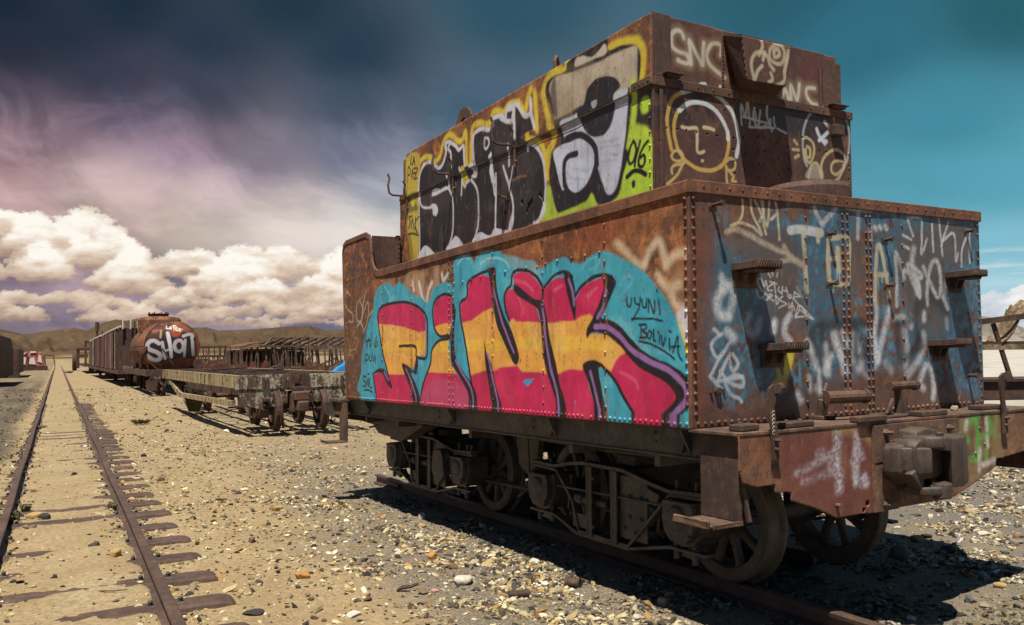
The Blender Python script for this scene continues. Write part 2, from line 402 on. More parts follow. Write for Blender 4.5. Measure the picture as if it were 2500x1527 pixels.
    for base, yy, x, r, h, br in puffs:
        a0, e0 = azel(x, yy); _, eb = azel(x, base); R = r/35.6
        i0, i1 = np.searchsorted(az[:na], [a0-R*1.6, a0+R*1.6]); j0, j1 = np.searchsorted(el[:ne], [e0-R*1.3, e0+R*1.3])
        if i1-i0 < 2 or j1-j0 < 2: continue
        s = (slice(j0, j1), slice(i0, i1)); dx = (Af[s]-a0)/(R*1.12)+rough1[s]*.95; dy = (Ef[s]-e0)/(R*.80)+rough2[s]*.75
        d = np.sqrt(dx*dx+dy*dy); m = sstep(1.03, .74, d+rough2[s]*.34)*.93
        m *= sstep(eb-.16, eb+.22, Ef[s]+.25*rough1[s])
        hh = np.clip((Ef[s]-eb)/max(.25, (azel(x, base-70)[1]-eb)*.9), 0, 1)
        lit = np.clip(.52+.26*dy-.10*dx, 0, 1.1)*(.30+.70*hh)*br+.22*hh+.04+.34*rough2[s]+.62*soft_[s]
        light[s] = light[s]*(1-m)+np.clip(lit, 0, 1.15)*m; dens[s] = dens[s]+m*(1-dens[s])
    light = light/np.maximum(dens, .2)
    blur = lambda q, n: sum(np.roll(np.roll(q, i, 0), j, 1) for i in range(-n, n+1) for j in range(-n, n+1))/(2*n+1)**2
    light = .62*light+.38*blur(light, 3); light = np.clip((light-.5)*1.12+.49, 0, 1.05)
    kk = (1-sstep(24, 42, Af))[..., None]
    hi = hi_l*kk+hi_r*(1-kk); md = md_l*kk+md_r*(1-kk); sh = sh_l*kk+sh_r*(1-kk)
    cc = np.where((light < .5)[..., None], sh+(md-sh)*(np.clip(light, 0, .5)/.5)[..., None], md+(hi-md)*np.clip((light-.5)/.38, 0, 1.05)[..., None])
    dn = dens[..., None]*.97; C[:] = C*(1-dn)+cc*dn
    hz = sstep(1.6, .2, Ef)*.30; C[:] = C*(1-hz[..., None])+lin((205, 190, 182))*hz[..., None]
    RAD = 9000.0; a = np.radians(A); e = np.radians(E)
    V = np.stack([np.sin(a)*RAD, np.cos(a)*RAD, np.tan(e)*RAD+CH], -1).reshape(-1, 3)
    nr, nc = A.shape; ii = np.arange(nr*nc).reshape(nr, nc)
    F = np.stack([ii[:-1, :-1], ii[:-1, 1:], ii[1:, 1:], ii[1:, :-1]], -1).reshape(-1, 4)
    rgba = np.concatenate([col.reshape(-1, 3)/2**EXPO, np.ones((nr*nc, 1))], 1)
    m, nt, b = new_mat('cloudy_sky'); nt.nodes.remove(b)
    at = N(nt, 'ShaderNodeAttribute', attribute_name='paint'); em = N(nt, 'ShaderNodeEmission')
    nt.links.new(at.outputs['Color'], em.inputs[0]); nt.links.new(em.outputs[0], nt.nodes['Material Output'].inputs[0])
    try: m.cycles.emission_sampling = 'NONE'
    except Exception: pass
    tag(obj('sky', fast_mesh('sky', V, F, m, rgba, True)), kind='structure')
build_sky()

# ------------------------------------------------------------------ ground
def gz0(x, y):
    w = sstep(1.7, 3.2, x)*(1-sstep(11, 45, y))
    z = -.12+w*(-.056-.0132*(np.clip(y, 1, 11)-4))
    inn = sstep(-.38, -.30, x)*(1-sstep(.50, .57, x))
    z = z+inn*.026+(sstep(-.46, -1.2, x)-sstep(.62, .75, x)*.35*(1-sstep(1.0, 1.5, x)))*.016
    return z
def gz(x, y, fine=True):
    x = np.asarray(x, float); y = np.asarray(y, float)
    near = 1-sstep(40, 150, np.hypot(x, y)); z = gz0(x, y)
    tr = sstep(.0, .5, np.minimum(abs(x-3.796), abs(x-4.796)))*sstep(0, .4, np.minimum(abs(x+.41), abs(x-.59)))
    z = z+near*(fbm(x*.45, y*.45, 3, 2)-.5)*.07*tr
    if fine: z = z+near*((fbm(x*3, y*3, 3, 8)-.5)*.030+(fbm(x*13, y*13, 3, 15)-.5)*.014)
    return z
def cinder(x, y):
    n = fbm(x*.55, y*.55, 4, 33)-.5
    edge = 1.55+.13*np.clip(y-5, 0, 14)+n*1.3
    a = sstep(edge-.45, edge+.55, x)*(1-.62*sstep(9, 16, y))
    l = sstep(-.55, -1.0, x+n*.6)*(.95-.5*sstep(30, 90, y))
    return np.clip(np.maximum(a, l)+(fbm(x*1.7, y*1.7, 4, 40)-.55)*.8*sstep(.7, 1.2, abs(x)), 0, 1)
def graded(lo, hi, c0, c1, step, g=1.10):
    mid = np.arange(c0, c1, step); a = [c1]; s = step
    while a[-1] < hi: s *= g; a.append(a[-1]+s)
    b = [c0]; s = step
    while b[-1] > lo: s *= g; b.append(b[-1]-s)
    return np.array(sorted(b[1:]))if False else np.concatenate([np.array(b[1:][::-1]), mid, np.array(a)])
def build_ground():
    xs = graded(-8800, 8800, -2.2, 8.5, .030); ys = graded(-8800, 8800, 3.0, 13, .030)
    X, Y = np.meshgrid(xs, ys); Z = gz(X, Y)
    nr, nc = X.shape; ii = np.arange(nr*nc).reshape(nr, nc)
    F = np.stack([ii[:-1, :-1], ii[:-1, 1:], ii[1:, 1:], ii[1:, :-1]], -1).reshape(-1, 4)
    c = cinder(X, Y); azm = np.degrees(np.arctan2(X, np.maximum(Y, .01))); R = np.hypot(X, Y)
    pale = sstep(26, 52, azm)*sstep(12, 40, R)
    grey = sstep(4.2, 6.5, X-.12*Y)*(1-pale)
    V = np.stack([X, Y, Z], -1).reshape(-1, 3)
    rgba = np.stack([c, pale, grey, np.ones_like(c)], -1).reshape(-1, 4)
    m, nt, b = new_mat('desert_ground'); v = coords(nt)
    at = N(nt, 'ShaderNodeAttribute', attribute_name='paint'); sp = N(nt, 'ShaderNodeSeparateColor'); nt.links.new(at.outputs['Color'], sp.inputs[0])
    n1 = noise(nt, 1.3, 8, .65, .5, v); n2 = noise(nt, 26, 8, .7, 0, v); n3 = noise(nt, 130, 5, .75, 0, v); n4 = noise(nt, .02, 6, .6, .3, v)
    sand = ramp(nt, n1, [(.3, (.23, .160, .072)), (.5, (.305, .212, .098)), (.72, (.37, .29, .165))])
    sand = mixc(nt, ramp(nt, n2, [(.40, .65), (.56, 0)]), sand, (.14, .095, .048)); sand = mixc(nt, ramp(nt, noise(nt, 60, 6, .75, 1.5, v), [(.60, 0), (.68, .55)]), sand, (.10, .07, .04))
    sand = mixc(nt, ramp(nt, n3, [(.60, 0), (.72, .55)]), sand, (.46, .39, .25))
    cin = ramp(nt, n2, [(.3, (.045, .034, .022)), (.5, (.115, .090, .060)), (.7, (.20, .162, .115))])
    def cells(scale, stops):
        vo = N(nt, 'ShaderNodeTexVoronoi'); vo.inputs['Scale'].default_value = scale; nt.links.new(v, vo.inputs['Vector']); q = N(nt, 'ShaderNodeSeparateColor'); nt.links.new(vo.outputs['Color'], q.inputs[0]); return ramp(nt, q.outputs[0], stops)
    st_ = [(.0, (.030, .024, .018)), (.35, (.07, .055, .038)), (.62, (.13, .10, .068)), (.80, (.22, .175, .115)), (.93, (.42, .36, .25))]
    cin = mixc(nt, .55, cin, mixc(nt, .5, cells(95, st_), cells(190, st_)))
    sand = mixc(nt, .16, sand, cells(120, [(.0, (.10, .07, .04)), (.3, (.24, .18, .10)), (.7, (.30, .23, .13)), (.95, (.5, .42, .28))]))
    cin = mixc(nt, ramp(nt, n3, [(.55, 0), (.64, .8)]), cin, (.36, .31, .22))
    cin = mixc(nt, ramp(nt, n3, [(.30, .8), (.42, 0)]), cin, (.018, .016, .014))
    cg = mixc(nt, sp.outputs[2], cin, mixc(nt, .55, cin, (.105, .096, .086)))
    sx = N(nt, 'ShaderNodeSeparateXYZ'); nt.links.new(v, sx.inputs[0])
    cg = mixc(nt, mth(nt, 'LESS_THAN', sx.outputs[0], -.4), cg, mixc(nt, ramp(nt, n1, [(.3, .70), (.7, .95)]), cg, (.046, .031, .020)))
    c = mixc(nt, sp.outputs[0], sand, cg)
    pal = ramp(nt, noise(nt, .35, 8, .65, .4, v), [(.3, (.26, .235, .195)), (.6, (.44, .405, .34))])
    c = mixc(nt, sp.outputs[1], c, pal)
    nt.links.new(c, b.inputs['Base Color']); b.inputs['Roughness'].default_value = .95
    bump(nt, b, mth(nt, 'ADD', n2, mth(nt, 'MULTIPLY', n3, .4)), .7, .012)
    tag(obj('ground', fast_mesh('ground', V, F, m, rgba, True)), kind='structure')
build_ground()

# ------------------------------------------------------------------ hills round the plain
def build_hills():
    sil = [(-200,800),(0,804),(58,814),(79,815),(110,808),(183,800),(210,807),(254,787),(283,780),(309,783),(338,777),(400,782),(466,800),(504,799),(532,807),(593,805),(664,801),(697,797),(757,795),(796,806),(839,804),(1000,800),(1300,812),(1700,800),(2100,790),(2300,775),(2397,771),(2436,777),(2500,800),(2700,790)]
    pa = []; pe = []
    for x, y in sil:
        a, e = azel(x, y); pa.append(a); pe.append(e)
    az = np.concatenate([np.arange(-14, 66, .12), np.arange(66, 346.1, 3.0)]); Aw = np.where(az > 180, az-360, az)
    prof = np.interp(Aw, pa, pe, left=1.9, right=2.0)
    prof = np.where((Aw < -10) | (Aw > 64), 1.9+.5*np.sin(az*.11)+.3*np.sin(az*.31), prof)
    rad = np.array([700, 1000, 1400, 1800, 2200, 2600, 3000, 3300, 3600, 3900, 4200, 4500, 4800, 5100, 5400, 5700, 6000, 6600, 7200, 7900, 8600.])
    rad = np.interp(np.linspace(0, 20, 90), np.arange(21), rad)
    A, R = np.meshgrid(az, rad); P = np.tile(prof, (len(rad), 1))
    ridge = 5200.; t = np.clip((R-900)/(ridge-900), 0, 1)
    fold = fbm(A*.45, R*.0011, 5, 12, .55); fold2 = fbm(A*1.6, R*.003, 4, 19, .6)
    shp = .13*sstep(0, .45, t)+.87*sstep(.42, 1, t+ (fold-.5)*.22)**1.25
    H = np.tan(np.radians(P))*ridge*shp
    H = H*np.where(R > ridge, 1-(R-ridge)/5000, 1)+(fold2-.5)*62*sstep(.3, .6, t)*(1-sstep(.8, 1, t))+(fold-.5)*120*sstep(.35, .7, t)*(1-sstep(.8, 1, t))
    H = np.minimum(H, np.tan(np.radians(P))*np.maximum(R, 100)*1.0)
    Z = np.where(t < .01, -3, H-1.0+CH)
    a = np.radians(A); V = np.stack([np.sin(a)*R, np.cos(a)*R, Z], -1).reshape(-1, 3)
    nr, nc = A.shape; ii = np.arange(nr*nc).reshape(nr, nc)
    F = np.stack([ii[:-1, :-1], ii[:-1, 1:], ii[1:, 1:], ii[1:, :-1]], -1).reshape(-1, 4)
    band = sstep(.52, .66, fbm(A*.10, R*.004, 5, 51, .6))*(1-sstep(.32, .55, t))
    pale = sstep(30, 50, np.where(A > 180, A-360, A)); rgba = np.stack([band, pale, fold, np.ones_like(band)], -1).reshape(-1, 4)
    m, nt, b = new_mat('dry_hillside'); v = coords(nt)
    at = N(nt, 'ShaderNodeAttribute', attribute_name='paint'); sp = N(nt, 'ShaderNodeSeparateColor'); nt.links.new(at.outputs['Color'], sp.inputs[0])
    n1 = noise(nt, .0016, 8, .6, .6, v); n2 = noise(nt, .02, 6, .6, 0, v)
    c = ramp(nt, n1, [(.35, (.060, .037, .020)), (.55, (.096, .061, .035)), (.72, (.135, .090, .052))])
    c = mixc(nt, ramp(nt, n2, [(.4, .4), (.6, 0)]), c, (.05, .035, .02))
    c = mixc(nt, sp.outputs[0], c, (.24, .17, .075))
    c = mixc(nt, sp.outputs[1], c, ramp(nt, n1, [(.4, (.14, .12, .10)), (.6, (.30, .27, .23))]))
    nt.links.new(c, b.inputs['Base Color']); b.inputs['Roughness'].default_value = 1; b.inputs['Specular IOR Level'].default_value = .1
    tag(obj('hills', fast_mesh('hills', V, F, m, rgba, True)), kind='structure')
build_hills()

# ------------------------------------------------------------------ rails and sleepers
def rail_bar(mb, x, y0, y1, top=0.0, n=1, h=.115):
    pr = [(-.052, -h), (.052, -h), (.052, -h+.012), (.009, -h+.026), (.009, -.034), (.031, -.028), (.033, -.006), (.027, 0), (-.027, 0), (-.033, -.006), (-.031, -.028), (-.009, -.034), (-.009, -h+.026), (-.052, -h+.012)]
    k = len(pr); vs = []
    ys = np.linspace(y0, y1, n+1)
    for j, y in enumerate(ys):
        wob = .006*sin(y*.9+x) if n > 1 else 0
        vs += [(x+a+wob, y, top+b+(.004*sin(y*1.3+x*2) if n > 1 else 0)) for a, b in pr]
    fs = [tuple(range(k)), tuple(n*k+i for i in reversed(range(k)))]
    for j in range(n): fs += [(j*k+i, j*k+(i+1) % k, (j+1)*k+(i+1) % k, (j+1)*k+i) for i in range(k)]
    mb.add(vs, fs)
for x, lab in ((-.412, 'rusty left rail of the long track, beside the dark cinder strip'), (.588, 'rusty right rail of the long track, next to the bare sleeper ends')):
    mb = MB(); rail_bar(mb, x, 2.0, 175, n=240); tag(mb.build('rail', M['rail']), lab, 'rail', 'rails of the long track')
for x, y1, lab in ((RX+.03, 10.45, 'left rail beneath the graffiti covered tender'), (RX+1.03, 9.9, 'right rail beneath the graffiti covered tender')):
    mb = MB(); rail_bar(mb, x, 1.4 if y1 > 10.3 else 4.3, y1, n=14)
    if y1 > 10.3: mb.box((x-.045, 9.62, -.075), (x-.012, 9.95, -.03), .004)
    tag(mb.build('rail', M['rail'], tender=True), lab, 'rail', 'rails under the tender')
def make_sleeper():
    t = thing('sleeper', 'brown steel sleeper crossing the sandy bed of the long track', 'sleeper', group='sleepers of the long track')
    # a pressed trough: rounded ends bending into the ground
    prof = [(-.57, -.07), (-.55, -.03), (-.52, 0), (-.2, .001), (.2, 0), (.62, .006), (.90, .006), (.955, -.002), (.985, -.020), (1.0, -.07)]
    sec = [(-.135, -.07), (-.118, -.010), (-.09, 0), (0, .004), (.09, 0), (.118, -.010), (.135, -.07)]
    vs = []; k = len(sec)
    for i, (x, z) in enumerate(prof):
        tp = .96 if i in (0, len(prof)-1) else 1
        vs += [(x+.0*a, a*tp+.022*sstep(.6, .97, x)*-1, z+b) for a, b in sec]
    fs = [(i*k+j, i*k+j+1, (i+1)*k+j+1, (i+1)*k+j) for i in range(len(prof)-1) for j in range(k-1)]
    mb = MB(); mb.add(vs, fs); o = mb.build('plate', M['rail'], t, smooth=False)
    for x in (-.485, -.325, .500, .672):
        mb = MB(); mb.box((x-.022, -.03, -.002), (x+.022, .03, .012), .003); mb.tube([(x, 0, .01), (x, 0, .034)], .016, 6); mb.hexbolt((x, 0, .034), (0, 0, 1), .019, .008)
        mb.build('bolt', M['iron'], t)
    return t
first = make_sleeper(); y = 4.25; i = 0
while y < 112:
    o = first if i == 0 else (dup(first) if y < 32 else first.copy())
    if i and y >= 32:
        COL.objects.link(o); c = first.children[0].copy(); COL.objects.link(c); c.parent = o
    jx = random.gauss(0, .018)
    o.location = (jx, y, -.097+random.gauss(0, .005)-(.010 if random.random() < .25 else 0)); o.rotation_euler = (0, 0, random.gauss(0, .018))
    y += random.gauss(.665, .02); i += 1

# ------------------------------------------------------------------ stones
phi = (1+5**.5)/2
ICO = np.array([(-1, phi, 0), (1, phi, 0), (-1, -phi, 0), (1, -phi, 0), (0, -1, phi), (0, 1, phi), (0, -1, -phi), (0, 1, -phi), (phi, 0, -1), (phi, 0, 1), (-phi, 0, -1), (-phi, 0, 1)])/1.902
ICF = np.array([(0, 11, 5), (0, 5, 1), (0, 1, 7), (0, 7, 10), (0, 10, 11), (1, 5, 9), (5, 11, 4), (11, 10, 2), (10, 7, 6), (7, 1, 8), (3, 9, 4), (3, 4, 2), (3, 2, 6), (3, 6, 8), (3, 8, 9), (4, 9, 5), (2, 4, 11), (6, 2, 10), (8, 6, 7), (9, 8, 1)])
PAL = [((.50, .43, .27), .26), ((.66, .62, .52), .11), ((.38, .28, .14), .16), ((.36, .22, .07), .08), ((.20, .16, .11), .12), ((.055, .045, .036), .24), ((.018, .016, .017), .05), ((.15, .07, .035), .03), ((.34, .20, .17), .01)]
def stone_mat():
    m, nt, b = new_mat('mixed_stone'); at = N(nt, 'ShaderNodeAttribute', attribute_name='paint'); v = coords(nt); n = noise(nt, 45, 6, .7, .2, v)
    c = mixc(nt, ramp(nt, n, [(.3, .75), (.6, 0)]), at.outputs['Color'], mixc(nt, .35, at.outputs['Color'], (.04, .03, .02)))
    nt.links.new(c, b.inputs['Base Color']); b.inputs['Roughness'].default_value = .85; bump(nt, b, n, .5, .006); return m
M['stone'] = stone_mat()
def in_view(P, mx=1.3):
    d = P-CAM; z = d@FW; zz = np.maximum(z, .1); x = (d@RT)/zz*FOC/1250; y = (d@UP)/zz*FOC/763
    return (z > .5) & (abs(x) < mx) & (abs(y) < mx+.1)
def build_gravel():
    P = []; S = []
    def scatter(n, x0, x1, y0, y1, smed, sig, base, smax):
        x = RNG.uniform(x0, x1, n); y = RNG.uniform(y0, y1, n)
        c = cinder(x, y); clump = fbm(x*1.1, y*1.1, 4, 77); clump2 = fbm(x*4, y*4, 3, 79)
        on_track = (x > -.37) & (x < .55); side = np.exp(-((np.minimum(abs(x+.41), abs(x-.59))-.12)/.11)**2)
        pr = base+(1-base)*(c**1.6*.95+.03)*sstep(.40, .60, clump)*sstep(.36, .62, clump2)*1.3+.22*side+.05*(x > 1.0)
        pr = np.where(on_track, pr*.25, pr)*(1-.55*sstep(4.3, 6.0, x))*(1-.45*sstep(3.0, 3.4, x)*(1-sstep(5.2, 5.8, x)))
        k = RNG.random(n) < pr; x, y = x[k], y[k]
        s = np.minimum(np.exp(RNG.normal(np.log(smed), sig, len(x))), smax)
        Q = np.stack([x, y, gz(x, y)], -1); v = in_view(Q); P.append(Q[v]); S.append(s[v])
    scatter(270000, -1.2, 13, 2.6, 9.5, .0070, .55, .05, .036)
    scatter(125000, -1.2, 13, 2.6, 9.5, .0158, .38, .008, .045)
    scatter(130000, -2.5, 15, 9, 19, .0135, .45, .10, .05)
    scatter(50000, -4, 30, 19, 48, .022, .45, .25, .08)
    scatter(9000, .8, 13, 2.6, 9.5, .026, .30, .004, .05)
    P = np.concatenate(P); S = np.concatenate(S); n = len(P)
    K = 18; T = []
    for k in range(K):
        t = ICO*(1+RNG.normal(0, .27, (12, 1)))*np.array([1, RNG.uniform(.45, .9), RNG.uniform(.22, .65)]); T.append(t)
    T = np.array(T); k = RNG.integers(0, K, n); a = RNG.uniform(0, 2*pi, n); ti = RNG.normal(0, .25, n)
    V = T[k]*S[:, None, None]
    z = V[..., 2]+V[..., 0]*np.sin(ti)[:, None]; ca, sa = np.cos(a)[:, None], np.sin(a)[:, None]
    V = np.stack([V[..., 0]*ca-V[..., 1]*sa, V[..., 0]*sa+V[..., 1]*ca, z], -1)+P[:, None, :]+np.array([0, 0, 1])*S[:, None, None]*.22
    F = ICF[None]+12*np.arange(n)[:, None, None]
    pc = np.array([c for c, _ in PAL]); pp = np.array([w for _, w in PAL]); ci = RNG.choice(len(PAL), n, p=pp/pp.sum())
    C = pc[ci]*RNG.uniform(.6, 1.15, (n, 1)); tender_shade = sstep(3.0, 3.4, P[:, 0])*(1-sstep(5.2, 5.8, P[:, 0]))*(1-sstep(9.5, 11, P[:, 1])); C = C*(1-.5*tender_shade[:, None]); C = C*(1-.55*sstep(-.5, -.7, P[:, 0]))[:, None]; left = 1-sstep(.0, 5.5, P[:, 0]-.1*P[:, 1])  # stones beneath the tender get a darker tint, deepening its shadow in the colour
    C = C*(1-left[:, None]*.12*np.array([0, .5, 2.]))
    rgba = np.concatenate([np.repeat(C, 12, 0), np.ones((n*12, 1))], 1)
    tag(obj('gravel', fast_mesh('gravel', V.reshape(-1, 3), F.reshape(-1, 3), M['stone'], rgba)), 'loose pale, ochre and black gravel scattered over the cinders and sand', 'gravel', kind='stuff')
    print('GRAVEL', n)
build_gravel()
def sub_ico(V, F):
    V = [tuple(v) for v in V]; mid = {}; out = []
    def m(a, b):
        k = (min(a, b), max(a, b))
        if k not in mid:
            q = (np.array(V[a])+np.array(V[b]))/2; mid[k] = len(V); V.append(tuple(q/np.linalg.norm(q)))
        return mid[k]
    for a, b, c in F:
        d, e, f = m(a, b), m(b, c), m(c, a); out += [(a, d, f), (b, e, d), (c, f, e), (d, e, f)]
    return np.array(V), np.array(out)
IV1, IF1 = sub_ico(ICO, ICF); IV2, IF2 = sub_ico(IV1, IF1)
def rock_mesh(col, r, flat=.6, block=0., seed=0):
    g = np.random.default_rng(seed); V = IV2/np.linalg.norm(IV2, axis=1, keepdims=True)
    d = np.ones(len(V))
    for k in range(11): # cut facets
        nrm = g.normal(size=3); nrm /= np.linalg.norm(nrm); c = g.uniform(.55, .92)
        pr = V@nrm; d = np.minimum(d, np.where(pr > c, c/np.maximum(pr, .01), 9))
    V = V*d[:, None]
    if block: V = np.sign(V)*abs(V)**(1-block*.55)
    V = V*(1+.07*(np.array([vnoise(v[0]*3+seed, v[1]*3+v[2]*2) for v in V])[:, None]-.5))
    V = V*np.array([1, g.uniform(.6, .9), flat])*r
    c = np.tile(np.array(col), (len(V), 1))*g.uniform(.85, 1.1, (len(V), 1))
    return fast_mesh('stone', V, IF2, M['stone'], np.concatenate([c, np.ones((len(V), 1))], 1))
CRM, WHT, OCH, ORG, BRN, BLK, GRY, PNK, RST = (.46, .40, .27), (.50, .46, .37), (.38, .25, .09), (.42, .19, .04), (.13, .08, .045), (.022, .02, .02), (.10, .095, .09), (.42, .22, .2), (.18, .07, .03)
ROCKS = [(737,1404,20,ORG,.62,.3,'orange brown stone with a sunlit top on the bare sand'),(615,1319,12,BRN,.7,.4,'small brown cubic stone on sand right of the sleepers'),(675,1241,15,OCH,.6,.6,'ochre block lying at the far left edge of the gravel'),
 (1032,1261,13,WHT,.8,.1,'round pale stone close to the edge of the tender shadow'),(1032,1281,14,OCH,.45,.2,'yellow elongated stone just below the round pale one'),(977,1355,16,CRM,.7,.4,'cream cube of stone in the middle of the gravel'),(1055,1358,13,ORG,.9,.4,'upright rust orange stone beside white rubble'),
 (1130,1410,31,WHT,.42,.4,'large flat white rock, biggest of the foreground gravel'),(886,1154,13,CRM,.5,.2,'cream stone near the buried end of the tender rail'),(815,1141,10,CRM,.6,.2,'small cream stone left of the rail end'),(794,1167,7,ORG,.8,.4,'tiny orange stone on the sand left of the rail end'),(867,1209,8,ORG,.6,0,'orange pebble just outside the tip of the tender shadow'),
 (821,1391,13,CRM,.5,.1,'flat cream stone right of the orange brown one'),(862,1495,18,WHT,.3,.9,'white slab of stone near the bottom edge of the picture'),(1062,1440,11,PNK,.5,0,'pink stone in the bottom gravel'),(896,1391,8,(.5,.03,.06),.4,.3,'small crimson fragment in the gravel'),(656,1280,7,BLK,.9,0,'black cinder lump at the left edge of the gravel'),(680,1397,7,BLK,.8,0,'black cinder lump left of the orange brown stone'),(580,1201,12,BLK,.4,0,'flat black clinker patch on the sand'),
 (1303,1369,17,WHT,.5,.1,'white stone on the sunlit side of the shadow edge'),(1619,1472,14,(.36,.27,.16),.9,.9,'broken brick with one white face at the bottom shadow edge'),(1436,1404,13,PNK,.5,.4,'pink stone lying on the shadow edge beneath the front bogie'),
 (2193,1348,31,(.12,.105,.09),.75,.1,'large dark boulder beside the right front wheel'),(2241,1315,19,OCH,.6,.3,'tan and ochre rock leaning on black clinker'),(2262,1308,15,BLK,.7,0,'black clinker lump behind the tan rock'),(2312,1338,24,(.05,.045,.03),.45,0,'mossy black clump with white twigs on it'),(2050,1473,17,GRY,.8,.1,'speckled grey stone in the tender shadow'),(2366,1463,17,GRY,.8,.1,'dark grey stone in the sun at lower right'),(2444,1428,18,OCH,.6,.2,'ochre stone near the tip of the tender shadow'),
 (2226,1508,14,WHT,.5,.3,'bright white angular stone at the bottom edge of the shadow'),(2272,1264,9,CRM,.9,.9,'upright cream block standing alone on grey cinders'),(2425,1203,10,CRM,.7,.8,'cream block below the beam at the right'),(2376,1320,10,CRM,.8,.1,'round cream stone right of the white twigs'),(2401,1300,16,WHT,.4,.3,'pale broken stones half buried right of the rubble'),(2476,1325,13,(.2,.17,.13),.7,.3,'black and cream stone at the right edge'),(2008,1418,14,(.17,.09,.06),.8,.8,'dark brick piece in the deep shadow'),
 (85,1257,17,OCH,.5,.9,'ochre brick lying between the rails'),(108,1262,15,BLK,.7,.2,'black stone against the ochre brick between the rails'),(231,1325,17,(.06,.05,.045),.4,.1,'flat dark stone between the rails'),(281,1352,15,OCH,.8,.8,'ochre block beside the inside of the right rail'),(135,1407,8,BLK,.8,.3,'small black cube lying between the rails'),(452,1200,10,(.36,.26,.07),.6,.8,'yellow block on the sand beyond the sleeper ends'),(394,1171,8,BRN,.8,.6,'small brown cube beyond the sleeper ends'),(352,1112,8,BLK,.6,.5,'small black block on sand near the far sleepers'),(208,1088,8,(.6,.6,.58),.3,.3,'white scrap on the inside of the right rail'),(620,1487,30,BLK,.22,0,'heap of black coal dust beside the nearest sleeper end')]
for i, (x, y, r, c, fl, bl, lab) in enumerate(ROCKS):
    P = on_world(x, y+r*.5, 2, -.12)
    for _ in range(3): P = on_world(x, y+r*.4, 2, float(gz(P[0], P[1])))
    rm = r*float((P-CAM)@FW)/FOC; o = obj('stone', rock_mesh(c, rm, fl, bl, i))
    o.location = (P[0], P[1], P[2]+rm*fl*.45); o.rotation_euler = (0, random.gauss(0, .1), random.uniform(0, 6.28)); tag(o, lab, 'stone')
var = [rock_mesh(c, 1, f, b, 100+i) for i, (c, f, b) in enumerate([(CRM, .6, .2), (CRM, .45, 0), (WHT, .6, .1), (OCH, .6, .2), (BLK, .7, 0), (BLK, .5, 0), (BRN, .6, .3), (GRY, .6, .1), (ORG, .5, .3), (WHT, .4, .3)])]
n = 0
while n < 150:
    x = RNG.uniform(-.9, 9); y = RNG.uniform(3.2, 17)
    if cinder(x, y) < .35 and RNG.random() > .12: continue
    P = np.array([x, y, float(gz(x, y))])
    if not in_view(P[None], .98)[0] or min(abs(x+.41), abs(x-.59)) < .09 : continue
    q = (P-TT)@TMI.T+TO
    if 3.6 < q[0] < 5.0 and q[1] < 10.5 and min(abs(q[0]-3.8), abs(q[0]-4.8)) < .1: continue
    r = min(.055, math.exp(RNG.normal(math.log(.026), .3))); o = obj('stone', var[int(RNG.integers(0, len(var)))])
    o.location = (x, y, P[2]+r*.3); o.scale = (r, r, r); o.rotation_euler = (RNG.normal(0, .15), RNG.normal(0, .15), RNG.uniform(0, 6.28))
    tag(o, 'fist sized stone lying loose among the gravel', 'stone', 'fist sized stones among the gravel'); n += 1
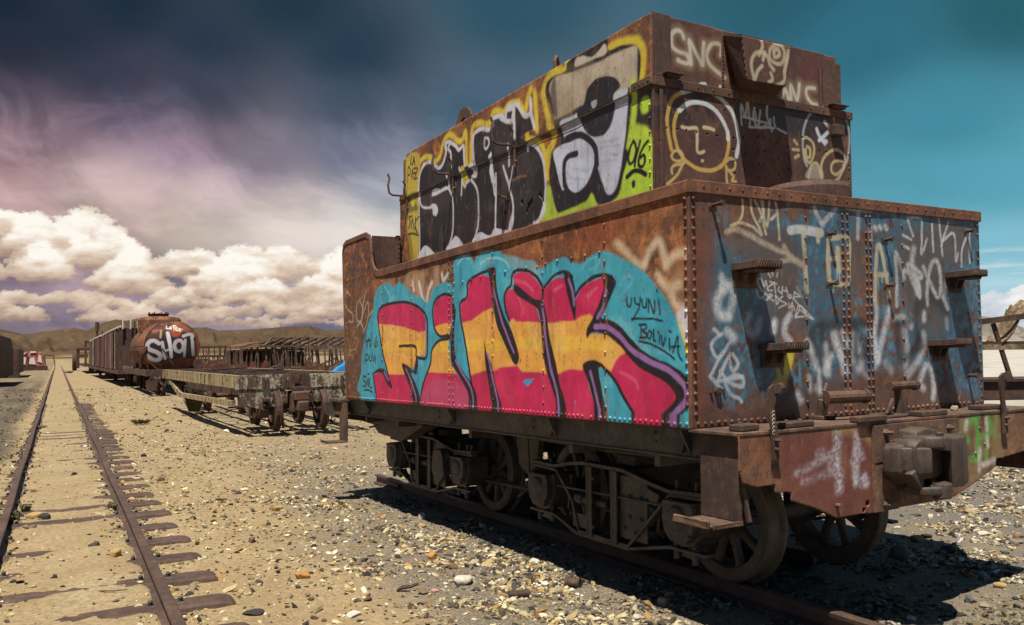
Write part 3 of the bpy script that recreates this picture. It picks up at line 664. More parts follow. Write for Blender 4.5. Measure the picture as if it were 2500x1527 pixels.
# ------------------------------------------------------------------ spray paint: colour stored on finely gridded steel sheets
def smooth_line(P, closed, k=5):
    P = np.asarray(P, float); n = len(P)
    if n < 3: return P
    out = []
    rng_ = range(n) if closed else range(n-1)
    for i in rng_:
        if closed: a, b, c, d = P[i-1], P[i], P[(i+1) % n], P[(i+2) % n]
        else: a, b, c, d = P[max(i-1, 0)], P[i], P[i+1], P[min(i+2, n-1)]
        for j in range(k):
            t = j/k; out.append(.5*((2*b)+(-a+c)*t+(2*a-5*b+4*c-d)*t*t+(-a+3*b-3*c+d)*t**3))
    if not closed: out.append(P[-1])
    return np.array(out)
class Canvas:
    def __init__(s, axis, val, u0, u1, v0, v1, res, seed=0):
        s.axis, s.val = axis, val; s.o = [i for i in range(3) if i != axis]; s.res = res
        s.us = np.linspace(u0, u1, int((u1-u0)/res)+2); s.vs = np.linspace(v0, v1, int((v1-v0)/res)+2)
        s.U, s.V = np.meshgrid(s.us, s.vs); s.C = np.zeros(s.U.shape+(3,)); s.A = np.zeros(s.U.shape)
        s.NU = s.U+(fbm(s.U*14, s.V*14, 3, seed+1)-.5)*.010; s.NV = s.V+(fbm(s.U*14, s.V*14, 3, seed+5)-.5)*.010
        s.grain = fbm(s.U*60, s.V*60, 3, seed+9, .7); s.seed = seed
    def pt(s, pts):
        out = []
        for x, y in pts:
            P = on_tender(x, y, s.axis, s.val); out.append((P[s.o[0]], P[s.o[1]]))
        return out
    def blend(s, sl, m, col):
        A = s.A[sl]; na = m+A*(1-m); C = s.C[sl]; c = np.asarray(col)
        s.C[sl] = (c*m[..., None]+C*(A*(1-m))[..., None])/np.maximum(na, 1e-6)[..., None]; s.A[sl] = na
    def sub(s, P, pad):
        u0, v0 = P.min(0)-pad; u1, v1 = P.max(0)+pad
        i0, i1 = np.searchsorted(s.us, [u0, u1]); j0, j1 = np.searchsorted(s.vs, [v0, v1])
        return slice(j0, j1), slice(i0, i1)
    def segd(s, P, sl, closed):
        u = s.NU[sl]; v = s.NV[sl]; d = np.full(u.shape, 1e9); ins = np.zeros(u.shape, bool); n = len(P)
        for i in range(n if closed else n-1):
            a = P[i]; b = P[(i+1) % n]; e = b-a; L = max(e@e, 1e-12)
            t = np.clip(((u-a[0])*e[0]+(v-a[1])*e[1])/L, 0, 1)
            d = np.minimum(d, (u-a[0]-t*e[0])**2+(v-a[1]-t*e[1])**2)
            if closed and a[1] != b[1]:
                cr = ((a[1] > v) != (b[1] > v)) & (u < (b[0]-a[0])*(v-a[1])/(b[1]-a[1])+a[0]); ins ^= cr
        return np.sqrt(d), ins
    def mask(s, pts, soft=.004, smooth=True, raw=False):
        P = np.array(pts if raw else s.pt(pts)); P = smooth_line(P, True, 4) if smooth else P
        sl = s.sub(P, soft*2+.01); m = np.zeros(s.U.shape)
        if s.U[sl].size == 0: return m
        d, ins = s.segd(P, sl, True); sd_ = np.where(ins, d, -d); m[sl] = sstep(-soft, soft, sd_); return m
    def poly(s, pts, col, al=1., soft=.004, smooth=True, clip=None, mod=None, raw=False):
        m = s.mask(pts, soft, smooth, raw)*al
        if clip is not None: m = m*clip
        if mod is not None: m = m*mod
        s.blend((slice(None), slice(None)), m, L3(*col)); return m
    def stroke(s, pts, w, col, al=1., soft=.003, smooth=True, spray=0., raw=False, clip=None, taper=False):
        P = np.array(pts if raw else s.pt(pts)); P = smooth_line(P, False, 4) if smooth else P
        sl = s.sub(P, w+soft*2+.01)
        if s.U[sl].size == 0: return
        d, _ = s.segd(P, sl, False); m = sstep(w/2+soft, max(w/2-soft, 0), d)*al
        if spray: m = m*(1-spray+spray*sstep(.35, .6, s.grain[sl]))
        if clip is not None: m = m*clip[sl]
        s.blend(sl, m, L3(*col))
    def strokes(s, crop, lines, w, col, **k):
        for l in lines: s.stroke(cp(crop, l), w, col, **k)
    def cloud(s, u, v, ru, rv, col, al, seed=0, th=.42, raw=True):
        if not raw: (u, v), = s.pt([(u, v)])
        d = np.sqrt(((s.U-u)/ru)**2+((s.V-v)/rv)**2); n = fbm(s.U*7+seed, s.V*7, 5, seed, .6)
        s.blend((slice(None), slice(None)), sstep(1.15, .35, d+(n-.5)*1.1)*al*sstep(th-.1, th+.15, n), L3(*col))
    def wear(s, seams=(), amt=.7):
        n = fbm(s.U*30, s.V*9, 5, s.seed+70, .7); n2 = fbm(s.U*70, s.V*50, 4, s.seed+75, .7); w = np.zeros(s.U.shape)
        for u0 in seams: w = np.maximum(w, np.exp(-((s.U-u0)/.028)**2))
        w = np.maximum(w, .8*np.exp(-((s.V-s.vs[0])/.05)**2))
        s.A = s.A*(1-amt*w*sstep(.46, .60, n))*(1-.75*sstep(.645, .69, n2*.6+n*.4))
        run = sstep(.60, .74, fbm(s.U*16, s.V*1.3, 4, s.seed+81, .6)); s.C = s.C*(1-.22*run)[..., None]
        s.C = s.C*(1+.20*(fbm(s.U*5, s.V*4, 5, s.seed+88, .6)-.5))[..., None]
    def rgba(s): return np.concatenate([s.C, s.A[..., None]], -1)
    def sample(s, u, v):
        i = np.clip(np.searchsorted(s.us, u), 0, len(s.us)-1); j = np.clip(np.searchsorted(s.vs, v), 0, len(s.vs)-1)
        return np.concatenate([s.C[j, i], [s.A[j, i]]])
    def sheet(s, name, mat, parent, outline=None, holes=(), out=-1, wave=.0025, step=None, rivets=(), riv_al=.8):
        """real steel sheet with rivets; outline is a polygon in (u,v); out is the side its outer face looks to"""
        nr, nc = s.U.shape; W = (fbm(s.U*2.3, s.V*2.3, 3, s.seed+50)-.5)*wave*2+(fbm(s.U*8, s.V*8, 2, s.seed+60)-.5)*wave*.5
        P = np.zeros((nr, nc, 3)); P[..., s.o[0]] = s.U; P[..., s.o[1]] = s.V; P[..., s.axis] = s.val+out*np.maximum(W, -.008)
        if step is not None: P[..., s.axis] += out*step[1]*sstep(step[0]-.006, step[0]+.004, s.V)
        ii = np.arange(nr*nc).reshape(nr, nc); F = np.stack([ii[:-1, :-1], ii[:-1, 1:], ii[1:, 1:], ii[1:, :-1]], -1)
        keep = np.ones(F.shape[:2], bool); uc = (s.us[1:]+s.us[:-1])/2; vc = (s.vs[1:]+s.vs[:-1])/2; UC, VC = np.meshgrid(uc, vc)
        def inside(poly):
            ins = np.zeros(UC.shape, bool); n = len(poly)
            for i in range(n):
                a = poly[i]; b = poly[(i+1) % n]
                if a[1] != b[1]: ins ^= ((a[1] > VC) != (b[1] > VC)) & (UC < (b[0]-a[0])*(VC-a[1])/(b[1]-a[1])+a[0])
            return ins
        if outline is not None: keep &= inside(outline)
        for h in holes: keep &= ~inside(h)
        V = P.reshape(-1, 3); F = F[keep].reshape(-1, 4); C = s.rgba().reshape(-1, 4)
        # thickness: a back layer one plate behind, drawn on a coarser rim
        bk = V.copy(); bk[:, s.axis] = s.val-out*.009; n0 = len(V)
        E1 = np.concatenate([F[:, [0, 1]], F[:, [1, 2]], F[:, [2, 3]], F[:, [3, 0]]]); key = np.sort(E1, 1); key = key[:, 0]*n0+key[:, 1]
        uq, first, cnt = np.unique(key, return_index=True, return_counts=True); be = E1[first[cnt == 1]]
        rim = np.stack([be[:, 1], be[:, 0], be[:, 0]+n0, be[:, 1]+n0], -1)
        V = np.concatenate([V, bk]); C = np.concatenate([C, C*np.array([1, 1, 1, 0])]); F = np.concatenate([F, rim])
        used = np.unique(F); mp = np.full(len(V), -1); mp[used] = np.arange(len(used)); V, C, F = V[used], C[used], mp[F]
        if rivets: # round heads merged into the same sheet
            nrm = np.zeros(3); nrm[s.axis] = out; ux = np.zeros(3); ux[s.o[0]] = 1; vx = np.zeros(3); vx[s.o[1]] = 1; t = np.arange(8)*pi/4
            ring = np.cos(t)[:, None]*ux+np.sin(t)[:, None]*vx; RV, RC, RF = [], [], []
            for (u, v, r) in rivets:
                if RNG.random() < .03: continue
                c = np.zeros(3); c[s.o[0]] = u; c[s.o[1]] = v; c[s.axis] = s.val+out*.001; r = r*RNG.uniform(.88, 1.08); c = c+RNG.normal(0, .0012, 3)*(ux+vx)
                k0 = len(V)+17*len(RV); RV.append(np.concatenate([c+ring*r, c+ring*r*.78+nrm*r*.55, (c+nrm*r*.85)[None]]))
                q = s.sample(u, v)*np.array([1, 1, 1, riv_al]); RC.append(np.tile(q, (17, 1)))
                RF += [(k0+j, k0+(j+1) % 8, k0+8+(j+1) % 8, k0+8+j) for j in range(8)]+[(k0+8+j, k0+9+j, k0+8+(j+2) % 8, k0+16) for j in (0, 2, 4, 6)]
            V = np.concatenate([V]+RV); C = np.concatenate([C]+RC); F = np.concatenate([F, np.array(RF)])
        return obj(name, fast_mesh(name, t2w(V)-np.array(root_loc(parent)), F, mat, C, True), parent)
def row(u0, v0, u1, v1, step, r):
    n = max(1, int(round(math.hypot(u1-u0, v1-v0)/step))); return [(u0+(u1-u0)*i/n, v0+(v1-v0)*i/n, r) for i in range(n+1)]
K_, PK, OR, YE, CY, PU, BK = (24, 22, 28), (208, 34, 88), (240, 172, 78), (246, 196, 70), (62, 172, 192), (160, 112, 172), (22, 20, 24)

def paint_side():
    c = Canvas(0, XS, YN, 9.28, ZB, 2.83, .0075, 3); n1 = fbm(c.U*3, c.V*5, 5, 5); n2 = fbm(c.U*9, c.V*2.2, 4, 8)
    full = np.ones(c.U.shape)
    # old grime and pale overspray
    c.cloud(8.75, 1.6, .45, 1.0, (92, 70, 56), .75, 2, .3); c.cloud(8.9, 2.5, .2, .25, (62, 62, 78), .7, 4, .35)
    c.poly(cp('1', [(330,370),(440,310),(560,290),(720,230),(745,260),(745,400),(640,480),(560,440),(450,380),(340,400)]), (206, 176, 140), .5, .05, mod=sstep(.35, .6, n2))
    c.strokes('1', [[(560,350),(575,420),(600,480)],[(640,350),(620,400),(610,470)],[(700,300),(710,340),(735,300)],[(520,350),(530,400)]], .035, (238, 232, 222), al=.8, soft=.02)
    c.poly(cp('2', [(800,120),(900,170),(980,230),(1060,120),(1120,90),(1150,170),(1180,240),(1280,160),(1285,640),(1240,700),(1160,560),(1100,460),(1000,320),(900,240)]), (190, 150, 112), .55, .03, mod=sstep(.3, .6, n1))
    c.strokes('2', [[(830,120),(900,180),(960,250),(1020,270)],[(1020,260),(1070,150),(1120,110),(1150,200),(1170,260)],[(1170,260),(1230,200),(1285,190)],[(1110,330),(1180,420),(1250,400)],[(1200,470),(1240,540),(1290,560)]], .05, (228, 204, 168), al=.75, soft=.025)
    c.poly(cp('2', [(1240,590),(1300,560),(1330,620),(1330,760),(1290,780),(1250,690)]), (226, 220, 226), .9, .02)
    c.stroke(cp('2', [(1255,650),(1290,760),(1312,870)]), .02, (216, 206, 70), .8, .01)
    c.cloud(4.35, 2.2, .5, .12, (150, 62, 28), .5, 6, .4); c.cloud(5.6, 2.15, .8, .12, (150, 64, 30), .5, 7, .4)
    # turquoise ground
    cy = cp('1', [(225,1052),(207,900),(207,820),(225,700),(252,600),(278,520),(288,440),(308,390),(345,362),(378,356),(402,384),(432,350),(462,362),(500,402),(540,432),(572,442),(605,474),(632,450),(642,400),(672,370),(712,355),(752,356),(765,372),(776,330),(770,250),(785,206),(820,187),(862,182),(886,212),(896,240),(906,200),(940,172),(1000,156),(1060,166)])+\
         cp('2', [(60,190),(130,208),(220,235),(285,240),(312,285),(345,290),(362,268),(420,236),(490,216),(530,250),(590,262),(640,222),(700,186),(780,180),(850,214),(950,262),(1030,322),(1100,402),(1170,500),(1222,600),(1260,720),(1292,830),(1312,940),(1322,1100),(1326,1200),(1336,1385)])+cp('2', [(700,1340),(0,1262)])
    c.poly(cy, CY, .97, .012, smooth=True)
    cm = c.mask(cy, .012)
    c.blend((slice(None),)*2, cm*.5*sstep(.52, .66, n2), L3(38, 138, 165)); c.blend((slice(None),)*2, cm*.45*sstep(.58, .72, n1), L3(130, 205, 212))
    c.poly(cp('2', [(70,190),(220,232),(290,245),(318,290),(332,380),(290,340),(230,290),(150,290),(110,240)]), (150, 160, 150), .55, .02)
    c.strokes('1', [[(935,235),(985,205),(1040,200),(1090,225),(1110,260)],[(800,240),(830,200),(865,205)],[(350,375),(375,420),(380,470)]], .016, (170, 226, 232), al=.6, soft=.01)
    c.strokes('2', [[(600,300),(640,240),(700,215),(720,250),(660,300)],[(860,400),(880,350),(930,345),(935,390),(890,430),(855,480)]], .016, (110, 195, 208), al=.6, soft=.008)
    # letter faces
    Fm = cp('1', [(308,560),(320,516),(350,492),(420,476),(490,478),(545,500),(585,535),(605,580),(607,680),(600,800),(548,800),(535,870),(505,872),(460,855),(490,930),(530,1000),(558,1080),(300,1056),(285,960),(278,915),(310,905),(335,902),(362,950),(385,998),(372,930),(350,850),(335,780),(315,650)])
    I1 = cp('1', [(650,540),(655,480),(682,447),(720,432),(758,440),(758,520),(756,600),(750,655),(715,688),(685,676),(655,630)])
    I2 = cp('1', [(640,765),(680,716),(738,700),(755,850),(800,920),(845,990),(870,1050),(880,1104),(566,1076),(580,1000),(605,920),(628,850)])
    Nn = cp('1', [(812,510),(820,470),(850,448),(860,395),(862,355),(900,322),(950,306),(1000,322),(1010,420),(1020,520),(1060,620),(1120,760),(1165,850)])+cp('2', [(185,880),(150,760),(120,660),(95,540),(90,470),(108,432),(150,425),(300,540),(325,640),(350,900),(400,1050),(450,1160),(470,1268),(0,1230)])+cp('1', [(905,1108),(888,980),(850,750),(820,600)])
    N2 = cp('2', [(145,335),(200,308),(270,330),(328,400),(345,470),(328,512),(280,500),(200,450),(150,390)])
    Kk = cp('2', [(348,440),(400,376),(450,350),(495,350),(515,430),(545,530),(560,620),(560,500),(600,420),(660,376),(745,345),(770,360),(760,430),(730,520),(690,640),(650,730),(700,725),(790,735),(860,795),(925,860),(980,925),(1050,965),(1150,1025),(1210,1085),(1240,1140),(1225,1200),(1160,1260),(1100,1330),(990,1325),(960,1270),(900,1180),(830,1060),(770,985),(720,945),(680,912),(640,925),(640,1040),(685,1180),(700,1290),(480,1262),(440,1080),(400,980),(370,800),(352,600)])
    lm = np.maximum.reduce([c.mask(q, .004, smooth=False) for q in (Fm, I1, I2, Nn, N2, Kk)])
    al_ = (slice(None),)*2
    c.blend(al_, lm, L3(*PK))
    hi = cp('1', [(290,606),(380,610),(470,625),(560,656),(610,648),(650,628),(700,606),(752,598),(812,598),(880,586),(950,532),(1012,504),(1100,560),(1115,592)])+cp('2', [(120,640),(150,624),(162,645),(320,650),(385,655),(480,640),(560,640),(600,610),(650,592),(705,640),(900,820),(905,850)])
    lo = cp('2', [(865,870),(830,905),(800,975),(720,960),(640,925),(600,970),(520,962),(450,992),(400,1000),(350,990),(200,978),(175,940),(30,955),(0,988)])+cp('1', [(1060,872),(1020,880),(960,892),(885,920),(760,908),(700,905),(610,900),(500,915),(370,915),(330,880),(290,700)])
    band = c.mask(hi+lo, .008, smooth=False)*lm
    c.blend(al_, band, L3(*OR))
    yb = c.mask(cp('1', [(325,715),(450,720),(600,700),(740,690),(860,700),(1020,705),(1160,700)])+cp('2', [(160,745),(330,750),(640,745),(790,770),(880,800),(760,835),(600,835),(400,845),(180,815)])+cp('1', [(1150,760),(1020,775),(850,770),(740,770),(600,790),(430,770),(335,790)]), .012, smooth=False)
    c.blend(al_, yb*lm*.75, L3(*YE))
    c.blend(al_, band*.35*sstep(.54, .68, n1), L3(250, 205, 120)); c.blend(al_, (lm-band)*.4*sstep(.52, .66, n1), L3(225, 60, 104)); c.blend(al_, (lm-band)*.35*sstep(.56, .7, n2), L3(176, 22, 74))
    c.blend(al_, lm*(1-band)*c.mask(cp('1', [(600,1000),(660,940),(780,960),(880,1000),(880,1104),(566,1076)]), .04)*.35, L3(190, 110, 150))
    c.strokes('2', [[(455,700),(430,760),(450,820)],[(480,690),(500,760),(470,830)],[(560,730),(540,790)],[(230,760),(250,830)],[(600,740),(590,820),(640,760),(650,830)]], .014, (214, 190, 90), al=.5, soft=.008)
    c.strokes('1', [[(390,680),(440,690),(430,740)],[(370,800),(460,790),(490,840)]], .02, (250, 200, 110), al=.6, soft=.01)
    c.strokes('2', [[(160,370),(230,390),(280,440)],[(180,480),(210,560),(200,600)],[(640,470),(700,420)],[(420,440),(470,400)],[(860,980),(960,1040),(980,1090)]], .018, (236, 120, 140), al=.45, soft=.012)
    c.poly(cp('2', [(208,1050),(228,1030),(282,1028),(236,1078)]), (58, 160, 205), 1, .003, smooth=False)
    # black shadows of the letters
    for q in (cp('1', [(455,848),(490,862),(545,905),(548,915),(510,905),(545,990),(568,1082),(530,1076),(500,985),(472,915)]), cp('1', [(545,800),(556,840),(545,905),(530,915),(532,870),(540,830)]),
              cp('1', [(760,470),(782,520),(776,640),(778,740),(795,840),(850,920),(905,1010),(916,1108),(868,1102),(860,1030),(832,968),(785,890),(758,830),(748,700),(690,692),(740,672),(760,600)]),
              cp('1', [(960,705),(975,780),(1003,850),(1035,1000),(1080,1148),(1022,1132),(1000,1060),(983,950),(968,850)]),
              cp('1', [(975,270),(1020,258),(1030,330),(1045,430),(1085,560),(1130,660),(1172,790),(1160,856),(1130,830),(1080,720),(1040,620),(1012,500),(1000,380),(985,300)]),
              cp('1', [(275,912),(300,885),(340,878),(365,920),(395,985),(388,1004),(360,965),(335,910),(305,905)]),
              cp('2', [(320,500),(352,520),(372,620),(384,720),(412,850),(442,980),(462,1080),(492,1180),(500,1268),(440,1262),(424,1160),(388,1040),(352,930),(336,760),(322,600),(298,548),(240,512),(165,462),(148,420),(160,395),(232,450),(290,493)]),
              cp('2', [(490,320),(545,360),(562,500),(558,640),(530,560),(500,440),(484,350)]),
              cp('2', [(635,755),(633,700),(668,630),(718,520),(752,400),(736,345),(790,335),(830,380),(802,470),(762,560),(732,618),(800,636),(862,680),(932,758),(1012,838),(1102,888),(1205,938),(1285,990),(1322,1060),(1328,1180),(1294,1240),(1205,1318),(1140,1345),(1075,1335),(1150,1252),(1215,1190),(1232,1140),(1190,1072),(1100,1012),(990,952),(918,882),(850,802),(780,742),(700,716),(662,726)]),
              cp('2', [(608,945),(630,912),(690,902),(745,930),(724,950),(712,960),(727,1050),(752,1180),(784,1300),(697,1292),(682,1180),(642,1040)])):
        c.poly(q, K_, 1, .006)
    bl = lambda crop, lines, w: c.strokes(crop, lines, w, K_, soft=.004)
    bl('1', [[(308,600),(305,560),(318,515),(350,490),(420,474),(490,474),(545,494),(588,530),(612,580),(612,680),(602,812),(548,808)],[(440,742),(535,742),(542,800)],[(305,560),(315,650),(335,780),(352,850),(372,925)],[(275,912),(285,970),(298,1056)]], .028)
    bl('1', [[(735,672),(690,682),(655,632),(645,540),(652,480),(680,440),(720,424),(762,436)],[(740,695),(680,712),(638,765),(628,850),(602,920),(578,1000),(564,1078)]], .026)
    bl('1', [[(1000,270),(950,290),(900,315),(858,352),(856,400),(848,446),(818,468),(808,505),(816,600),(848,750),(884,980),(906,1108)]], .026)
    bl('2', [[(120,640),(95,560),(88,480),(104,430),(130,400),(138,340),(160,305),(210,300),(280,325),(335,395),(345,480),(330,515)],[(345,430),(390,370),(440,325),(500,315),(540,350)],[(560,470),(600,410),(660,360),(740,330),(800,345)],[(735,935),(770,975),(830,1050),(900,1180),(960,1275),(995,1335)]], .024)
    pu = lambda crop, lines, w: c.strokes(crop, lines, w, PU, soft=.006, al=.95)
    pu('1', [[(785,830),(815,890),(855,950),(885,1020),(893,1100)],[(980,790),(995,860),(1020,980),(1045,1090)],[(1018,400),(1055,540),(1090,650),(1140,780)],[(480,880),(510,950),(540,1050)],[(604,600),(604,700),(598,790)],[(345,900),(370,950)],[(765,560),(765,640)]], .022)
    pu('2', [[(342,540),(352,640),(362,760),(395,960),(430,1080),(452,1250)],[(515,365),(540,440),(550,530)],[(765,440),(748,540),(708,620)],[(657,980),(680,1060),(715,1200),(735,1290)],[(560,1180),(560,1180)]], .024)
    pu('2', [[(690,680),(770,682),(850,738),(930,828),(1050,905),(1180,968),(1275,1050),(1304,1120),(1288,1190),(1200,1282),(1120,1345)]], .034)
    # hand-written tags
    T = lambda crop, lines, w=.016, col=BK, al=.95: c.strokes(crop, lines, w, col, al=al, soft=.003)
    T('2', [[(903,480),(905,530),(925,545),(935,490)],[(955,490),(960,525),(985,535)],[(992,488),(985,560),(940,635)],[(1005,500),(1010,545),(1030,550),(1035,495)],[(1045,580),(1050,500),(1085,590),(1090,505)],[(1115,500),(1125,595)],[(1108,436),(1110,446)],[(935,625),(1000,628),(1070,625),(1145,642)]], .014)
    T('2', [[(995,665),(1000,755)],[(985,668),(1030,665),(1035,690),(1005,705),(1035,725),(1030,750),(990,750)],[(1050,710),(1042,750),(1062,757),(1070,720),(1050,710)],[(1085,700),(1085,765),(1100,770)],[(1122,728),(1125,785)],[(1112,712),(1118,718)],[(1138,740),(1150,808),(1165,755)],[(1192,760),(1195,830)],[(1190,712),(1200,718)],[(1215,855),(1245,745),(1250,860),(1275,905)],[(1205,815),(1258,812)],[(985,775),(1060,795),(1140,830),(1228,900)]], .014)
    T('1', [[(232,670),(238,752),(252,690),(262,750),(268,660)],[(290,690),(285,750)],[(300,680),(292,745),(305,730),(300,715)],[(235,712),(262,705)],[(228,848),(232,795),(248,800),(246,825),(230,828)],[(258,800),(254,828),(266,830),(268,802)],[(275,788),(278,832)],[(282,832),(288,798),(292,845)],[(235,930),(220,925),(218,950),(234,965),(230,985),(216,985)],[(238,980),(243,945),(248,985)],[(252,940),(250,985)],[(258,935),(258,990),(272,992)],[(222,1010),(250,1010),(275,1024)],[(244,912),(256,908)]], .018)
    c.strokes('1', [[(140,430),(115,410),(105,470),(125,520),(150,540),(155,590),(130,590)],[(200,450),(178,500),(180,580),(205,585),(215,520),(200,470)],[(235,400),(215,500),(205,600)],[(210,560),(245,470),(250,540),(235,620),(215,660)],[(180,620),(200,600),(222,640)],[(255,555),(275,525)]], .02, (196, 182, 160), al=.7, soft=.008)
    c.wear((4.26, 4.98, 5.705, 6.43, 7.285, 8.035, 8.86)); j = int(np.searchsorted(c.vs, ZB+.06)); c.C[:j] = c.C[j]; c.A[:j] = c.A[j]
    c.strokes('1', [[(125,690),(135,740),(125,800),(150,760)],[(150,680),(160,660),(170,700),(155,740)],[(170,690),(185,700),(170,760)],[(130,770),(165,760),(180,780)],[(120,820),(140,790),(160,820)]], .016, (168, 148, 92), al=.6, soft=.006)
    return c
def paint_end():
    c = Canvas(1, YN, XS, XR, ZB, ZF+.04, .0058, 21); n1 = fbm(c.U*2.2, c.V*3, 6, 5, .6); n2 = fbm(c.U*12, c.V*4, 5, 8, .65); n3 = fbm(c.U*26, c.V*22, 4, 18, .7); al_ = (slice(None),)*2
    blue = cp('5', [(230,250),(330,420),(560,220),(720,200),(1000,240),(1600,300),(1612,1230),(1480,1180),(1300,1130),(1150,1050),(900,1110),(640,1240),(470,1180),(300,1290),(190,1210),(160,900),(180,560)])
    bm_ = c.mask(blue, .10); pat = sstep(.40, .52, n1*.55+n3*.45)
    pat = sstep(.37, .49, n1*.55+n3*.45); c.blend(al_, bm_*pat*.93, L3(60, 98, 118)); c.blend(al_, bm_*sstep(.50, .62, n2*.5+n3*.5)*.6, L3(96, 142, 166)); c.blend(al_, bm_*sstep(.55, .66, n1*.3+n2*.7)*.45, L3(46, 70, 90))
    for q, a in ((cp('5', [(280,380),(560,330),(650,480),(640,640),(520,720),(440,560),(300,480)]), .85), (cp('5', [(1190,380),(1500,300),(1540,500),(1400,560),(1400,900),(1220,780),(1180,600)]), .8), (cp('5', [(480,560),(660,650),(690,940),(540,920),(470,760)]), .75), (cp('5', [(920,400),(1000,380),(1010,640),(920,640)]), .9), (cp('5', [(700,1150),(900,1180),(1150,1180),(1350,1170),(1600,1240),(1600,1270),(640,1380),(640,1250)]), .9)):
        c.poly(q, (96, 78, 70), a, .06, mod=sstep(.3, .5, n1*.5+n3*.5))
    c.poly(cp('5', [(30,130),(240,180),(200,520),(170,900),(190,1200),(300,1300),(60,1400)]), (118, 62, 38), .65, .05, mod=sstep(.42, .6, n1*.5+n3*.5))
    W = (206, 206, 204); BE = (196, 184, 152)
    def wh(lines, w=.03, col=W, al=.85, soft=.012, spray=.35): c.strokes('5', lines, w, col, al=al, soft=soft, spray=spray)
    # soft white glows
    for x, y, ru, rv, a in () and ((240,680,.06,.10,.8),(230,770,.07,.09,.6),(290,760,.05,.05,.5),(520,850,.025,.045,.95),(590,830,.04,.08,.85),(575,900,.05,.10,.6),(730,1030,.05,.10,.7),(790,1060,.05,.09,.85),(800,1000,.05,.12,.5),(870,960,.08,.12,.8),(960,960,.05,.14,.6),(700,950,.05,.07,.6),(1180,830,.06,.04,.8),(1210,960,.06,.16,.5),(1290,1110,.06,.10,.7),(1250,600,.06,.12,.5),(400,900,.08,.05,.5),(280,910,.05,.05,.7),(640,1230,.06,.06,.6),(1360,640,.05,.15,.35),(1300,800,.05,.12,.3),(1430,840,.03,.05,.3),(310,1010,.06,.10,.35),(1060,1040,.06,.10,.55),(1140,1050,.05,.10,.45),(560,1000,.05,.10,.3)):
        X, Y_ = cp('5', [(x, y)])[0]; c.cloud(X, Y_, ru, rv, W, a, int(x), .25, raw=False)
    for pts, w, a in (([(262,640),(225,690),(215,740),(235,790),(275,800)], .07, .75), ([(285,640),(300,700),(290,760)], .06, .6), ([(240,600),(250,660)], .05, .6), ([(520,830),(512,875)], .045, .95), ([(600,800),(575,840),(572,890),(600,930)], .045, .85), ([(690,940),(720,990),(735,1060)], .06, .7), ([(785,960),(790,1030),(800,1100)], .06, .85), ([(815,1010),(800,1060),(785,1090)], .05, .8),
        ([(835,900),(850,960),(880,1040),(890,1090)], .07, .8), ([(880,880),(900,950)], .06, .7), ([(940,900),(960,980),(975,1050),(960,1080)], .055, .6), ([(1010,870),(1040,960),(1050,1060)], .045, .5), ([(1040,700),(1055,790),(1045,900),(1060,1040)], .04, .75), ([(1120,760),(1100,860),(1075,960),(1065,1030)], .045, .65), ([(1150,820),(1200,815),(1235,850)], .05, .65), ([(1200,880),(1215,980),(1205,1060),(1220,1110)], .06, .5), ([(1300,900),(1290,1000),(1240,1080)], .06, .6), ([(1310,1060),(1280,1150),(1300,1180)], .05, .75), ([(1330,1060),(1360,1150),(1350,1230)], .045, .6),
        ([(1250,450),(1240,520),(1260,600),(1270,680)], .055, .6), ([(1300,780),(1302,820)], .03, .8), ([(1420,810),(1425,860)], .03, .35), ([(380,800),(370,850),(400,900)], .06, .35), ([(440,820),(430,880)], .05, .3), ([(270,880),(310,920)], .05, .7), ([(750,1080),(758,1190)], .022, .8), ([(700,1120),(706,1190)], .025, .6), ([(640,1210),(660,1240)], .05, .6), ([(1345,1120),(1355,1230)], .03, .5), ([(935,940),(930,1040)], .04, .5), ([(740,1180),(760,1200)], .04, .5), ([(1420,620),(1400,700)], .05, .25), ([(1100,1050),(1130,1090)], .06, .35), ([(980,1090),(1010,1120)], .05, .35)):
        c.stroke(cp('5', pts), w*.8, (222, 224, 226), min(1, a*1.05), .024, spray=.38)
    c.strokes('5', [[(735,850),(1000,840)],[(770,1000),(765,860)],[(950,830),(950,1000),(1000,1000),(1010,930)],[(890,830),(930,830)],[(1160,840),(1175,1020),(1250,980),(1270,900)],[(1270,720),(1260,860),(1290,960),(1240,980)],[(1380,700),(1420,780),(1330,680)],[(720,870),(740,1000)],[(1150,840),(1230,830)]], .05, (46, 48, 52), al=.75, soft=.025)
    c.poly(cp('5', [(1250,730),(1330,680),(1400,720),(1440,800),(1380,760),(1320,760),(1270,800)]), (56, 54, 56), .6, .03)
    # big hand-painted words
    wh([[(602,352),(640,345),(700,352),(758,365)]], .055, W, .92, .008, .15); wh([[(742,360),(745,405)],[(668,365),(675,450),(680,540),(685,640),(690,670)]], .035, BE, .92, .006, .15)
    wh([[(800,395),(800,500),(808,615),(840,628),(900,625),(908,500),(905,395),(860,385),(800,395)]], .035, BE, .92, .005, .15); wh([[(850,450),(855,540),(858,560)]], .045, BE, .9, .006, .15); wh([[(812,500),(845,498)]], .03, BE, .9, .006, .15); wh([[(845,560),(848,600)],[(860,560),(862,620)],[(825,630),(826,680)],[(880,630),(881,655)]], .009, BE, .9, .003, 0)
    wh([[(1045,690),(1050,560),(1058,440),(1075,440),(1100,560),(1118,695)],[(1045,585),(1110,580)]], .033, BE, .92, .005, .15); wh([[(1062,590),(1062,640)],[(1082,590),(1084,625)]], .008, BE, .9, .003, 0)
    wh([[(1158,745),(1160,600),(1155,470),(1190,560),(1200,600)],[(1200,560),(1270,600),(1290,580),(1215,530),(1280,700),(1270,600)],[(1320,740),(1320,620),(1345,520),(1375,520),(1390,620),(1370,700),(1300,540)],[(1400,700),(1425,760)]], .032, W, .75)
